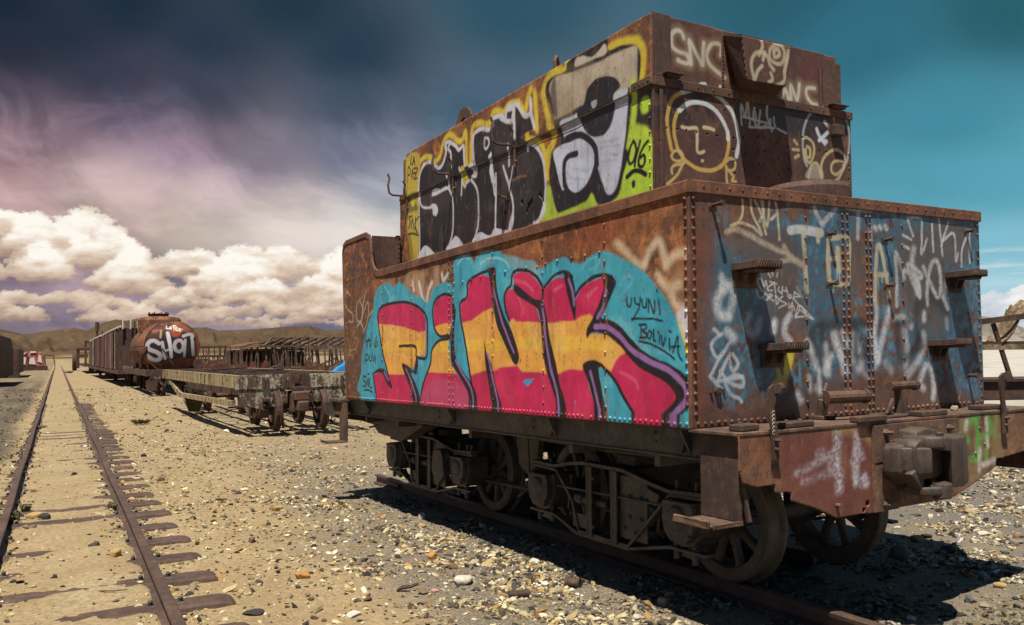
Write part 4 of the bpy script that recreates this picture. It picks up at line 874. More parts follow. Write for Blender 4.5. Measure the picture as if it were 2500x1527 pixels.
    wh([[(1215,290),(1285,290),(1290,380),(1290,475),(1318,400)],[(1215,290),(1245,380)],[(1345,320),(1352,460)],[(1382,290),(1400,480)],[(1400,405),(1460,370),(1470,510),(1482,470)],[(1392,430),(1430,310)],[(1540,365),(1505,440),(1500,540)],[(1540,360),(1545,520)],[(1190,375),(1235,400)],[(1190,430),(1225,445)],[(1545,355),(1530,355)]], .020, W, .85, .006)
    wh([[(1045,335),(1050,340)],[(1070,332),(1076,338)],[(1100,330),(1108,342)]], .035, W, .8)
    wh([[(725,235),(765,320),(780,300),(840,240)],[(960,250),(955,390)],[(900,230),(1020,245)],[(1020,340),(1022,400)],[(760,160),(835,175),(840,220)]], .032, W, .7)
    # the thin tag at top left and its tail
    wh([[(350,190),(350,260),(325,310),(290,325),(340,310),(400,330),(450,375),(440,340),(400,250),(395,120),(420,200),(445,250),(475,370)],[(450,190),(480,330),(500,160),(530,230),(545,400)],[(460,200),(462,260),(440,300)],[(500,290),(525,270)]], .016, (214, 200, 160), .8, .006, .3)
    wh([[(265,360),(310,345),(370,365),(450,410),(530,450),(600,480),(670,535)],[(560,510),(610,505),(680,540)],[(568,432),(600,490)]], .030, (196, 182, 156), .75)
    wh([[(640,650),(665,700)],[(1240,140),(1240,140)]], .01, W, .3)
    # scratched small lettering
    S = lambda lines: c.strokes('s', lines, .0085, (208, 208, 204), al=.85, soft=.003)
    S([[(555,560),(495,440),(540,400),(580,500),(600,430),(625,540)],[(470,505),(520,640),(560,620)],[(635,345),(662,388)],[(670,305),(690,365)],[(750,335),(740,380)],[(650,440),(690,470),(640,500),(625,545),(690,545)],[(690,450),(740,470)],[(705,460),(725,580)],[(770,500),(755,540),(790,580)],[(810,500),(800,590)],[(855,510),(870,600)],[(805,545),(870,560)],[(870,620),(910,640),(905,600),(875,610),(890,650)],[(950,560),(935,660)],[(950,565),(1030,625),(940,635),(1025,750)],[(580,580),(570,650),(610,670),(625,610),(580,580)],[(635,660),(650,590),(685,610),(645,635),(700,680)],[(720,605),(735,715),(760,660),(720,605)],[(810,620),(775,660),(855,715),(790,740),(760,765)],[(885,705),(895,775),(930,700),(925,780),(935,800)],[(940,740),(960,800)],[(1000,730),(965,880),(1010,800),(1030,740),(1185,898),(1020,790)],[(970,885),(1050,870),(1110,860)],[(1030,740),(1120,860),(1185,898)]])
    # loose script low on the left
    c.strokes('5', [[(300,910),(225,1020),(190,950),(240,895)],[(245,1000),(215,1050),(190,1100)],[(285,1000),(225,1130),(240,1140),(350,1120)],[(280,1030),(300,1090),(330,1050),(300,1000)],[(235,1090),(280,1150),(350,1170),(355,1130),(310,1110),(260,1150),(290,1210),(330,1230),(348,1250)],[(180,1115),(240,1190)],[(200,870),(230,900)]], .022, (196, 200, 206), al=.8, soft=.006, spray=.15)
    c.wear((3.842, 4.195, 4.41, 4.735), .5)
    # yellow mark under the lower step
    c.poly(cp('5', [(575,1010),(620,990),(600,1090),(570,1120)]), (206, 188, 50), .9, .012); c.poly(cp('5', [(528,1070),(545,1065),(555,1110),(590,1110),(565,1195),(545,1200),(535,1160),(510,1185),(505,1150),(530,1120)]), (176, 158, 44), .8, .014)
    c.poly(cp('5', [(120,1050),(150,1250),(260,1340),(640,1380),(640,1300),(300,1290),(180,1150)]), (100, 58, 40), .4, .04)
    return c
def paint_upside():
    c = Canvas(0, UX, UN, 8.49, 2.40, UZT, .0080, 41); n1 = fbm(c.U*3, c.V*4, 5, 5); n2 = fbm(c.U*8, c.V*3, 4, 8); al_ = (slice(None),)*2
    Y1, BL, WH, GN = (222, 196, 62), (34, 31, 34), (216, 212, 216), (186, 214, 62)
    # green and yellow grounds
    c.poly(cp('k', [(620,1500),(640,1300),(660,1080),(690,700),(700,575),(722,560),(720,800),(700,1040),(760,1030),(860,1100),(900,1200),(925,1330),(945,1700),(500,1700)])+cp('3', [(1740,900),(1400,1000),(1160,1080)])+cp('3', [(1180,1000),(1440,880)]), GN, .95, .012, smooth=False)
    c.poly(cp('3', [(1580,640),(1600,560),(1650,505),(1700,515),(1730,600),(1748,700),(1756,900),(1500,985),(1560,800)]), GN, 1, .02)
    c.poly(cp('3', [(1095,880),(1130,930),(1145,1000),(1190,1050),(1280,1010),(1330,990),(1370,930),(1410,1000),(1300,1035),(1060,1105),(1080,1000)]), (180, 202, 66), .95, .01)
    c.poly(cp('k', [(765,860),(790,760),(840,725),(875,760),(880,850),(850,910),(790,930)]), GN, 1, .012)
    c.poly(cp('z', [(128,560),(150,490),(195,462),(240,465),(262,520),(258,640),(245,800),(245,1000),(235,1200),(225,1450),(180,1455),(160,1450),(130,1200),(128,900)]), (204, 180, 70), .95, .014)
    c.poly(cp('z', [(130,860),(240,820),(240,870),(200,900),(225,960),(225,985),(140,1015),(128,900)]), (70, 55, 36), .7, .02); c.poly(cp('z', [(165,900),(195,880),(200,930),(185,960),(165,940)]), (222, 206, 60), .9, .012)
    c.poly(cp('z', [(135,1230),(160,1220),(185,1450),(125,1400)]), (100, 60, 36), .5, .02)
    # yellow outline ridge of the long word
    c.strokes('z', [[(265,540),(300,505),(345,505),(395,545),(440,500),(470,380),(515,305),(560,310),(605,360),(650,340),(675,270),(685,400),(690,600)],[(725,560),(730,300),(750,220),(810,190),(870,205),(900,180),(930,95),(980,80),(1025,95),(1070,25),(1110,5),(1160,0)],[(1160,0),(1200,60),(1225,90),(1250,-40),(1275,-120)],[(1310,-100),(1320,60),(1335,260)],[(1240,290),(1250,340)],[(1240,350),(1300,350),(1370,400),(1400,520),(1412,700)],[(1400,620),(1430,440),(1470,370),(1480,280)]], .055, Y1, soft=.016, al=.95)
    c.strokes('z', [[(690,360),(700,500)],[(715,290),(720,340)],[(390,400),(400,470),(440,460),(430,380)],[(1370,360),(1430,345)],[(1400,360),(1420,400)]], .03, (196, 120, 50), soft=.012, al=.8)
    # black word body with white edge
    B1 = cp('z', [(240,1400),(245,1200),(245,900),(248,740),(262,660),(290,590),(330,558),(370,565),(420,610),(465,570),(490,480),(495,400),(530,378),(575,400),(615,450),(650,400),(662,520),(665,600),(760,560),(750,440),(745,330),(775,275),(830,250),(885,258),(915,230),(920,170),(950,145),(1000,140),(1035,150),(1060,80),(1110,25),(1150,35),(1190,90),(1230,140),(1270,100),(1290,60),(1305,240),(1180,320),(1230,360),(1300,410),(1350,470),(1385,580),(1392,700),(1385,900),(1340,1060),(1290,1110),(1180,1160),(1080,1165),(990,1170),(890,1225),(780,1250),(640,1310),(500,1360),(380,1400),(290,1330)])
    c.poly(B1, BL, 1, .006, smooth=False)
    bm_ = c.mask(B1, .006, smooth=False); c.blend(al_, bm_*.5*sstep(.55, .7, n1), L3(70, 64, 62)); c.blend(al_, bm_*.35*sstep(.58, .7, n2), L3(86, 70, 60))
    w = lambda l, wd=.045, al=.95: c.strokes('z', l, wd*.8, WH, al=al, soft=.008)
    w([[(245,900),(248,740),(262,650),(295,580),(335,552),(375,560),(425,605),(465,572),(495,470),(490,390),(525,365),(580,400),(615,440),(655,400),(662,500),(668,580)]]); w([[(752,560),(745,330),(775,270),(830,245),(890,255),(925,215),(920,165),(950,140),(1000,128),(1040,150),(1050,90),(1070,60)],[(1060,70),(1100,60),(1120,70),(1110,130),(1110,170),(1060,175),(1000,150)],[(1120,70),(1125,240),(1130,330)],[(1060,50),(1110,20),(1160,35),(1200,100),(1235,130),(1275,90),(1270,-30)],[(1275,90),(1310,240)]], .05)
    w([[(530,390),(515,430),(540,470),(545,600)],[(495,400),(500,440)],[(500,665),(510,720),(515,790)]], .04)
    c.poly(cp('z', [(358,865),(362,815),(385,790),(420,792),(440,808),(480,782),(520,785),(490,805),(450,825),(400,850)]), WH, 1, .006)
    w([[(440,808),(490,785),(520,810),(545,900),(552,1050),(545,1180),(520,1290),(490,1350)],[(245,905),(262,950),(300,970),(345,965),(375,955)]], .032)
    c.poly(cp('z', [(345,945),(385,935),(408,965),(410,1010),(390,1045),(365,1030),(362,985)]), WH, 1, .008)
    w([[(240,1400),(243,1200),(238,1000),(240,820)]], .03)
    c.poly(cp('z', [(225,1440),(250,1370),(290,1320),(330,1335),(380,1395),(300,1420)]), WH, 1, .006); c.poly(cp('z', [(490,1360),(530,1280),(570,1230),(610,1260),(640,1312),(560,1340)]), WH, 1, .006); c.poly(cp('z', [(730,1285),(770,1210),(820,1195),(865,1225),(900,1215),(930,1160),(1000,1170),(1080,1180),(1000,1210),(850,1260)]), WH, 1, .006)
    w([[(620,605),(635,690),(625,850)],[(720,715),(760,770),(780,850),(785,1000),(780,1130),(755,1230)],[(640,740),(660,780),(670,750),(700,720)]], .036)
    c.poly(cp('z', [(635,600),(660,590),(672,640),(690,690),(690,715),(665,745),(642,735)]), Y1, .85, .008); c.poly(cp('z', [(700,580),(765,560),(770,680),(720,690),(740,640)]), WH, .95, .008)
    w([[(910,470),(905,560),(895,640),(920,740),(935,850)],[(945,660),(945,800),(940,1000),(935,1200)],[(1010,590),(1040,690),(1065,770)],[(1100,590),(1085,680),(1065,780),(1095,900),(1100,1000),(1075,1100),(1060,1170)],[(1065,390),(1062,580)]], .034)
    c.poly(cp('z', [(890,490),(920,470),(915,530),(925,640),(940,740),(905,740),(895,600)]), WH, .9, .006); c.poly(cp('z', [(1060,1170),(1075,1060),(1100,1000),(1105,1080),(1085,1170)]), WH, .95, .006)
    w([[(1235,440),(1235,400),(1270,385),(1330,430),(1375,520),(1395,680),(1398,800),(1380,940),(1340,1080),(1290,1110)]], .036); c.poly(cp('z', [(1290,1115),(1345,1040),(1385,900),(1395,980),(1365,1060),(1330,1115)]), WH, .95, .008)
    w([[(850,330),(880,335),(890,380),(868,430),(848,410),(850,340)]], .028)
    c.strokes('z', [[(1090,720),(1150,690),(1220,675)]], .02, (150, 96, 60), soft=.01, al=.7)
    # the mask-like figure
    c.strokes('3', [[(1110,480),(1090,400),(1075,320),(1100,240),(1150,190),(1215,180),(1225,130)],[(1485,60),(1500,35),(1560,15),(1640,0),(1680,30),(1695,90),(1685,215)],[(1110,510),(1135,560),(1130,620),(1105,680),(1100,760)]], .065, (214, 188, 56), soft=.02)
    D = (30, 30, 34)
    c.poly(cp('3', [(1180,640),(1150,520),(1130,420),(1090,330),(1110,240),(1210,190),(1225,130),(1300,85),(1400,30),(1470,-10),(1478,60),(1560,30),(1640,30),(1675,80),(1670,230),(1640,280),(1640,400),(1610,640),(1560,820),(1520,960),(1410,1005),(1370,930),(1330,985),(1200,1040),(1150,1040),(1110,860),(1120,700)]), D, 1, .01)
    CR, LG = (192, 176, 152), (196, 198, 210)
    c.poly(cp('3', [(1145,440),(1130,360),(1112,290),(1150,225),(1250,195),(1400,140),(1520,80),(1640,35),(1660,60),(1655,160),(1650,265),(1590,290),(1500,330),(1330,390),(1160,480)]), CR, 1, .012)
    c.cloud(5.05, 3.35, .5, .3, (158, 134, 98), .55, 14, .4); c.poly(cp('3', [(1120,300),(1150,230),(1160,350),(1165,470),(1140,440)]), D, .7, .02)
    c.poly(cp('3', [(1272,160),(1280,110),(1320,95),(1380,100),(1420,60),(1450,20),(1470,50),(1460,85),(1400,110),(1330,140)]), (196, 184, 166), 1, .008)
    c.poly(cp('3', [(1195,590),(1180,500),(1240,470),(1330,420),(1480,340),(1590,290),(1590,350),(1570,600),(1535,830),(1500,930),(1460,935),(1420,830),(1400,760),(1380,640),(1330,600),(1260,570),(1215,600)]), LG, 1, .008)
    c.poly(cp('3', [(1130,690),(1160,650),(1230,620),(1290,600),(1350,620),(1380,690),(1375,780),(1345,860),(1300,915),(1250,925),(1215,880),(1195,800),(1200,740),(1240,705),(1270,700),(1265,690),(1220,705),(1195,740),(1195,910),(1170,880),(1150,790)]), (200, 204, 218), 1, .006)
    c.strokes('3', [[(1270,692),(1225,705),(1198,745),(1196,830),(1198,880)],[(1400,760),(1385,650),(1330,590),(1270,575),(1210,600)]], .05, D, soft=.006)
    c.poly(cp('3', [(1325,390),(1350,300),(1400,240),(1460,220),(1520,230),(1552,280),(1510,330),(1510,400),(1490,500),(1450,570),(1400,590),(1350,575),(1310,520),(1285,440)]), (36, 34, 38), 1, .006)
    c.poly(cp('3', [(1372,380),(1408,362),(1405,400),(1385,418)]), (170, 170, 176), 1, .004)
    c.strokes('3', [[(1430,620),(1540,600)],[(1420,650),(1540,640)],[(1430,700),(1530,690)],[(1430,740),(1520,730)],[(1250,780),(1340,800)],[(1230,840),(1330,850)]], .02, (168, 176, 196), soft=.008, al=.6)
    c.poly(cp('3', [(1640,290),(1735,250),(1745,330),(1735,560),(1700,520),(1640,510),(1635,400)]), (34, 32, 34), .92, .02, smooth=False); c.poly(cp('k', [(765,860),(790,760),(840,725),(875,760),(880,850),(850,910),(790,930)]), GN, 1, .014)
    c.stroke(cp('k', [(710,570),(702,750),(690,950),(665,1130),(640,1300)]), .06, GN, .95, .015); c.poly(cp('3', [(1725,260),(1752,255),(1768,900),(1740,905),(1745,600)]), (38, 32, 30), .9, .01, smooth=False)
    c.wear((6.72, 5.45), .4)
    # 016
    c.strokes('k', [[(690,1245),(650,1330),(632,1430),(645,1510),(685,1480),(715,1380),(712,1290),(690,1245)],[(768,1250),(740,1350),(712,1460),(705,1530)],[(855,1245),(790,1340),(752,1440),(748,1520),(790,1540),(820,1480),(808,1410),(770,1440)]], .024, BK, soft=.003)
    c.strokes('3', [[(1582,835),(1620,800),(1655,798),(1695,820)],[(1622,868),(1624,886)]], .035, BK, soft=.004)
    # small yellow-column lettering
    c.strokes('z', [[(178,495),(170,568),(188,570)],[(190,570),(203,505),(210,570)],[(194,545),(210,545)],[(145,735),(148,600),(168,620),(165,665),(148,672)],[(178,690),(190,620),(192,700)],[(203,612),(236,610),(205,705),(232,695)],[(200,655),(225,650)],[(175,1050),(145,1060),(160,1105),(140,1160)],[(165,1160),(178,1070),(188,1160)],[(205,1060),(200,1170)],[(238,1050),(200,1110),(220,1200)],[(135,1215),(180,1205),(230,1222)]], .022, (44, 40, 30), soft=.004, al=.9)
    return c
def paint_upend():
    c = Canvas(1, UN, UX, UXR, 2.40, UZT, .0062, 61); n1 = fbm(c.U*3, c.V*4, 5, 5); n3 = fbm(c.U*22, c.V*18, 4, 18, .7); al_ = (slice(None),)*2
    c.poly(cp('4', [(130,560),(300,560),(760,640),(1430,760),(1430,900),(1250,960),(1100,930),(900,860),(700,820),(480,800),(300,860),(200,860),(140,840)]), (38, 36, 38), .85, .05, mod=sstep(.36, .5, n1*.5+n3*.5))
    c.poly(cp('4', [(200,600),(310,610),(310,690),(200,700)]), (92, 46, 36), .8, .01)
    c.poly(cp('4', [(130,840),(420,830),(640,900),(640,1200),(150,1240)]), (80, 44, 42), .5, .05, mod=sstep(.4, .55, n1))
    c.cloud(3.9, 3.45, .6, .18, (96, 46, 42), .6, 3, .3); c.cloud(4.85, 3.45, .3, .2, (98, 50, 48), .6, 5, .3)
    G1, WHT_ = (212, 196, 150), (214, 216, 216)
    glow = lambda l: (c.strokes('4', l, .075, (170, 150, 118), al=.45, soft=.03), c.strokes('4', l, .028, (206, 198, 176), al=.9, soft=.008))
    glow([[(325,255),(310,215),(275,205),(245,235),(250,310),(290,345),(345,365),(365,410),(345,425),(310,415),(290,405)],[(375,430),(370,340),(365,270),(395,330),(430,400),(450,435),(455,360),(460,290)],[(570,370),(575,310),(545,290),(505,305),(480,370),(500,430),(560,490),(600,520)]])
    glow([[(985,650),(1005,600),(1030,665)],[(1045,660),(1045,570),(1085,670),(1100,560)],[(1200,590),(1150,590),(1150,640),(1180,690),(1215,700)]])
    O1 = lambda l, w=.026, col=G1: c.strokes('4', l, w, col, al=.92, soft=.005)
    O1([[(325,615),(265,650),(230,710),(215,790),(222,880),(245,1000)],[(310,720),(280,760),(262,830),(270,930),(300,1020),(350,1085),(430,1130),(500,1138),(570,1115),(610,1060),(630,960),(620,880)]], .028, (210, 170, 84))
    O1([[(320,618),(400,600),(470,605),(560,650),(630,720),(670,800),(690,900),(695,960),(680,1045)],[(300,740),(350,695),(420,685),(480,700),(540,740),(585,800),(615,870),(625,930)]], .032, WHT_)
    O1([[(315,848),(360,858),(400,852),(415,858),(418,900),(420,1005),(445,1020),(462,1012)],[(460,850),(500,858),(530,868)]], .024)
    c.poly(cp('4', [(445,1065),(465,1070),(460,1085),(446,1086)]), G1, .9, .005)
    O1([[(245,1040),(270,1008),(310,1020),(320,1060),(290,1080),(255,1065),(245,1040)],[(320,1050),(330,1090),(270,1105),(245,1130),(250,1160)],[(330,1080),(290,1160),(250,1205),(215,1230)],[(610,1080),(640,1058),(672,1080),(665,1130),(630,1140),(610,1110)],[(610,1110),(612,1180),(618,1225)],[(625,1145),(660,1180),(650,1210),(675,1215)],[(300,1005),(320,1040)]], .02, (204, 176, 112))
    c.strokes('4', [[(430,590),(440,568),(470,565)],[(570,580),(575,620)]], .03, WHT_, al=.9, soft=.006)
    c.strokes('4', [[(715,835),(710,700),(740,780),(750,655),(770,840)],[(790,800),(800,720),(815,850),(795,790)],[(840,740),(830,850),(860,850)],[(890,700),(880,760),(900,850),(870,840)],[(930,790),(940,850),(1010,890)],[(905,800),(915,880)],[(720,780),(900,830)],[(765,850),(930,860)]], .017, (210, 206, 196), al=.85, soft=.005)
    c.strokes('4', [[(1340,740),(1280,720),(1220,725),(1170,770),(1135,840),(1120,950),(1130,1060),(1150,1110)],[(1400,780),(1425,850),(1432,960),(1415,1080),(1390,1110)]], .022, (176, 180, 182), al=.75, soft=.006)
    c.strokes('4', [[(1120,925),(1150,920),(1190,960),(1195,1030),(1170,1090),(1140,1060),(1125,1000)],[(1150,980),(1170,1000),(1168,1050),(1145,1045),(1140,1000)],[(1250,1190),(1245,1110),(1265,1050),(1310,1008),(1360,1005),(1400,1050),(1395,1120),(1350,1165),(1315,1150),(1315,1100),(1345,1075),(1385,1080)],[(1400,1110),(1370,1180),(1340,1210)],[(1160,1190),(1180,1110),(1220,1100),(1245,1190)],[(1065,940),(1085,965)],[(1055,1000),(1095,1005)],[(1070,1055),(1095,1040)]], .024, (196, 176, 130), al=.9, soft=.005)
    c.strokes('4', [[(1215,865),(1240,920),(1270,960)],[(1290,885),(1230,940)],[(1270,815),(1295,850)],[(1240,930),(1280,945)]], .03, (206, 212, 218), al=.9, soft=.006)
    c.poly(cp('4', [(1140,1190),(1170,1120),(1230,1110),(1258,1190)]), (190, 182, 160), .55, .01)
    c.poly(cp('4', [(1310,790),(1380,800),(1385,870),(1290,880)]), (112, 60, 36), .8, .01)
    return c
def paint_beam():
    c = Canvas(1, YB, XS-.03, 5.62, .53, 1.03, .0055, 81); n1 = fbm(c.U*4, c.V*5, 5, 5, .6); n3 = fbm(c.U*26, c.V*22, 4, 18, .7); n2 = fbm(c.U*12, c.V*2.5, 4, 8)
    c.poly(cp('8', [(372,435),(640,420),(640,660),(720,760),(610,720),(480,720),(370,640)]), (146, 92, 60), .55, .02, mod=sstep(.4, .55, n3))
    c.poly(cp('8', [(650,420),(900,390),(1215,360),(1225,880),(990,920),(720,770),(660,700)]), (112, 58, 54), .75, .05)
    c.poly(cp('8', [(1215,355),(1600,320),(1600,380),(1370,480),(1365,850),(1225,880)]), (128, 98, 58), .55, .02, mod=sstep(.4, .6, n1))
    W = (214, 214, 226)
    c.wear((3.97, 4.5), .5)
    for l, w, a in (([(985,400),(990,470),(985,560),(1000,660),(1000,740)], .06, .85), ([(1105,400),(1110,470),(1105,560),(1100,640),(1105,700)], .045, .75), ([(1080,580),(1110,490),(1140,540)], .04, .5), ([(740,640),(820,600),(900,560),(960,520)], .025, .5), ([(780,700),(880,660),(980,640)], .02, .4), ([(1150,660),(1160,700)], .05, .8), ([(870,520),(900,510)], .03, .5), ([(1100,690),(1160,695)], .05, .7), ([(945,560),(940,620)], .02, .4)):
        c.stroke(cp('8', l), w*.9, W, a*.85, .026, spray=.75)
    c.stroke(cp('8', [(980,380),(1060,370),(1150,400),(1200,440)]), .05, (186, 160, 96), .6, .03, spray=.4)
    c.poly(cp('8', [(1600,330),(2005,270),(2010,545),(1960,560),(1958,600),(1800,720),(1790,470),(1620,400)]), (150, 128, 84), .7, .02, smooth=False, mod=sstep(.34, .55, n1*.5+n2*.5))
    for l, w, a in (([(1680,350),(1740,420),(1790,440)], .045, .85), ([(1830,300),(1850,400),(1845,500),(1850,560)], .05, .85), ([(1910,290),(1930,370),(1905,450),(1900,540)], .04, .8), ([(1960,290),(1950,420)], .025, .7), ([(1650,340),(1655,390)], .03, .6), ([(1800,555),(1860,545)], .04, .7), ([(1850,430),(1900,410)], .04, .8), ([(1780,340),(1850,300)], .04, .6)):
        c.stroke(cp('8', l), w, (88, 168, 68), a, .012, spray=.4)
    for l in ([(1900,310),(1905,370)], [(1640,330),(1640,380)], [(1880,590),(1950,560)], [(1780,330),(1775,370)], [(1860,500),(1858,620)], [(1905,420),(1910,470)]): c.stroke(cp('8', l), .035, (222, 218, 208), .7, .015, spray=.4)
    c.poly(cp('8', [(1250,370),(1330,380),(1320,410),(1260,420)]), (190, 160, 90), .7, .02)
    return c
# ------------------------------------------------------------------ the tender
TEN = thing('locomotive_tender', 'rusty graffiti covered steam locomotive tender standing on spoked wheels in the foreground', 'tender', tuple(float(v) for v in t2w([4.25, 6.3, -.15])))
def tp(name, mb, mat, parent=TEN, **k): return mb.build(name, M[mat], parent, tender=True, **k)
def soft_edges(o, w=.012):
    b = o.modifiers.new('worn_edges', 'BEVEL'); b.width = w; b.segments = 3; b.limit_method = 'ANGLE'; b.angle_limit = radians(25); o.data.shade_smooth(); return o
def side_rivets():
    R = row(YN+.03, ZB+.022, 9.08, ZB+.022, .049, .0135)
    R += row(YN+.022, ZB+.07, YN+.022, ZF-.03, .055, .013)
    for y in (4.26, 4.98, 5.705, 7.285, 8.035): R += [(q[0]+RNG.normal(0, .002), q[1], q[2]) for q in row(y, ZB+.09, y+.004, ZF-.06, .115, .011)]
    for y in (6.40, 6.475): R += row(y, ZB+.06, y, ZF-.04, .05, .0105)
    for y in (8.845, 9.085): R += row(y, ZB+.06, y+.06, 2.6, .06, .009)
    R += row(8.42, 2.38, 9.16, 2.36, .10, .010)+row(8.44, 2.46, 9.1, 2.46, .16, .009)
    for (x, y) in ((625,205),(534,222),(722,182),(440,238),(362,258),(308,276),(90,312),(230,285),(160,298),(20,330)):
        P = on_tender(*cp('2', [(x, y)])[0], 0, XS); R.append((P[1], P[2], .012))
    for (x, y) in ((935,318),(1088,285),(880,335),(828,348),(775,355),(1150,275),(1215,262)):
        P = on_tender(*cp('1', [(x, y)])[0], 0, XS); R.append((P[1], P[2], .012))
    return R
# tank body and deck
mb = MB(); mb.box((XS+.014, YN+.014, ZB+.004), (XR-.014, 8.50, ZT-.03)); mb.box((XS+.014, 8.502, ZB+.004), (XR-.014, 9.09, ZB+.16)); tp('tank_body', mb, 'rust')
mb = MB(); mb.lathe([(0, 0), (.26, 0), (.28, .02), (.28, .15), (.26, .185), (0, .195)], (4.36, 3.93, ZT-.03), 2, 28, closed=False)
tp('filler_dome', mb, 'upend0', smooth=False)
cs_ = paint_side()
curve = [(8.05, 2.345), (8.18, 2.355), (8.27, 2.40), (8.335, 2.47), (8.365, 2.56), (8.385, 2.68), (8.43, 2.765), (8.52, 2.80), (9.16, 2.80), (9.235, 2.775), (9.262, 2.70)]
side_out = [(YN, ZB), (YN, ZF+.01)]+curve[:]+[(9.20, 2.0), (9.115, ZB)]
sd_panel = cs_.sheet('side_panel', M['side'], TEN, side_out, rivets=side_rivets(), wave=.0065)
mb = MB(); mb.prism([(YN+.015, ZB)]+[(YN+.015, ZF+.01)]+curve+[(9.2, 2.0), (9.115, ZB)], 0, XR-.012, XR); tp('far_side_panel', mb, 'rust')
def lip(x):
    mb = MB(); pts = [(x, YN-.013, 2.348), (x, 8.05, 2.348)]+[(x, a, b) for a, b in curve[1:]]+[(x, 9.20, 2.0), (x, 9.115, ZB)]
    sec = [(-.013, -.034), (.022, -.034), (.022, .030), (.012, .034), (-.008, .034), (-.013, .028)]
    V = []; k = len(sec); pts = [np.array(q) for q in pts]
    for i, q in enumerate(pts):
        d = pts[min(i+1, len(pts)-1)]-pts[max(i-1, 0)]; d /= np.linalg.norm(d); nrm = np.array([0, -d[2], d[1]])
        s = 1 if i < 3 else .72
        for a, b in sec: V.append(q+np.array([a*s, 0, 0])+nrm*b*s)
    F = [(i*k+j, i*k+(j+1) % k, (i+1)*k+(j+1) % k, (i+1)*k+j) for i in range(len(pts)-1) for j in range(k)]+[tuple(range(k)), tuple((len(pts)-1)*k+j for j in range(k))]
    mb.add(V, F); return mb
tp('top_flange', lip(XS), 'flange')
mb = MB(); mb.box((XS+.024, YN-.012, 2.314), (XR+.012, YN+.03, 2.384), .004)
for i in range(26): mb.dome((XS+.10+i*.097, YN-.012, 2.352), (0, -1, 0), .009, .005)
mb.box((XR-.03, YN+.032, 2.316), (XR+.012, 8.4, 2.380)); tp('end_flange', mb, 'flange')
mb = MB(); mb.box((XS+.04, 8.44, ZT-.02), (UX+.02, 8.455, 2.78)); mb.box((XS+.30, 8.40, ZT-.02), (XS+.34, 8.44, 2.79), .004)
for i in range(8): mb.dome((XS+.32, 8.40, ZT+.03+i*.05), (0, -1, 0), .009, .007)
for x in (3.05, 3.15, 3.25): mb.dome((x, 8.44, 2.44), (0, -1, 0), .009, .007)
mb.box((UX+.02, 8.47, ZT-.02), (XR-.04, 8.485, 2.78)); tp('cab_bulkhead', mb, 'upend0')
# end sheet
ce = paint_end(); R = []
for x in (4.172, 4.218): R += row(x, ZB+.06, x, ZF-.04, .048, .0115)
for x in (4.39, 4.428): R += row(x, ZB+.06, x, ZF-.04, .05, .0115)
for x in (3.842, 4.735): R += row(x, ZB+.10, x+.004, ZF-.08, .125, .011)
R += row(XS+.05, ZB+.022, XR-.03, ZB+.022, .049, .0135)+row(XS+.034, ZB+.07, XS+.034, ZF-.03, .055, .0135)+row(XR-.026, ZB+.06, XR-.026, ZF-.03, .06, .011)
ed_panel = ce.sheet('end_panel', M['end'], TEN, None, rivets=R, wave=.005, riv_al=.3)
mb = MB()
for x in (XS+.001, ): mb.box((x-.006, YN-.007, ZB+.002), (x+.012, YN+.012, ZF), .002)
tp('corner_angle', mb, 'flange')
# steps on the end
def step(x0, x1, z):
    mb = MB(); y0 = 3.318
    mb.box((x0, y0+.006, z+.006), (x1, YN-.002, z+.020), .002)        # tread
    mb.box((x0-.004, y0+.004, z-.014), (x0+.005, YN-.002, z+.026), .002); mb.box((x1-.005, y0+.004, z-.014), (x1+.004, YN-.002, z+.026), .002)
    mb.box((x0+.006, y0, z-.012), (x1-.006, y0+.006, z+.030), .002); mb.box((x0+.02, y0+.03, z-.030), (x1-.02, YN-.07, z-.013), .004)
    n = 9
    for i in range(n):                                                  # checker ribs on the front lip
        a = x0+.014+(x1-x0-.03)*i/n; b = a+(x1-x0-.03)/n*.8
        mb.beam((a, y0-.003, z-.006), (b, y0-.003, z+.024), .004, .005, (0, 1, 0))
    mb.prism([(YN-.002, z-.012), (YN-.002, z-.085), (YN-.035, z-.085), (YN-.06, z-.03), (y0+.03, z-.012)], 0, x0+.055, x0+.065)
    mb.prism([(YN-.002, z-.012), (YN-.002, z-.085), (YN-.035, z-.085), (YN-.06, z-.03), (y0+.03, z-.012)], 0, x1-.065, x1-.055)
    mb.box((x0+.012, YN-.010, z-.11), (x1-.012, YN-.003, z-.014), .002); mb.hexbolt((x0+.05, YN-.012, z-.07), (0, -1, 0), .012, .010); mb.hexbolt((x1-.05, YN-.012, z-.07), (0, -1, 0), .012, .010)
    tp('step', mb, 'rust')
step(3.248, 3.452, 1.915); step(5.186, 5.370, 1.925); step(3.452, 3.655, 1.468); step(4.990, 5.178, 1.475)
def pin(x, z, l=.05, r=.011, bend=0):
    mb = MB(); mb.tube([(x, YN, z), (x, YN-l, z)], r, 8); mb.tube([(x, YN-l+.002, z), (x, YN-l-.012, z)], r*1.5, 8); mb.box((x-.03, YN-.006, z-.012), (x+.03, YN-.001, z+.012), .002); tp('peg', mb, 'rust')
for x, z, l in ((3.114, 2.255, .075), (4.046, 2.147, .04), (4.569, 2.138, .05), (4.046, 1.848, .05), (4.578, 1.848, .045), (5.44, 2.24, .04), (5.41, 1.257, .06)): pin(x, z, l)
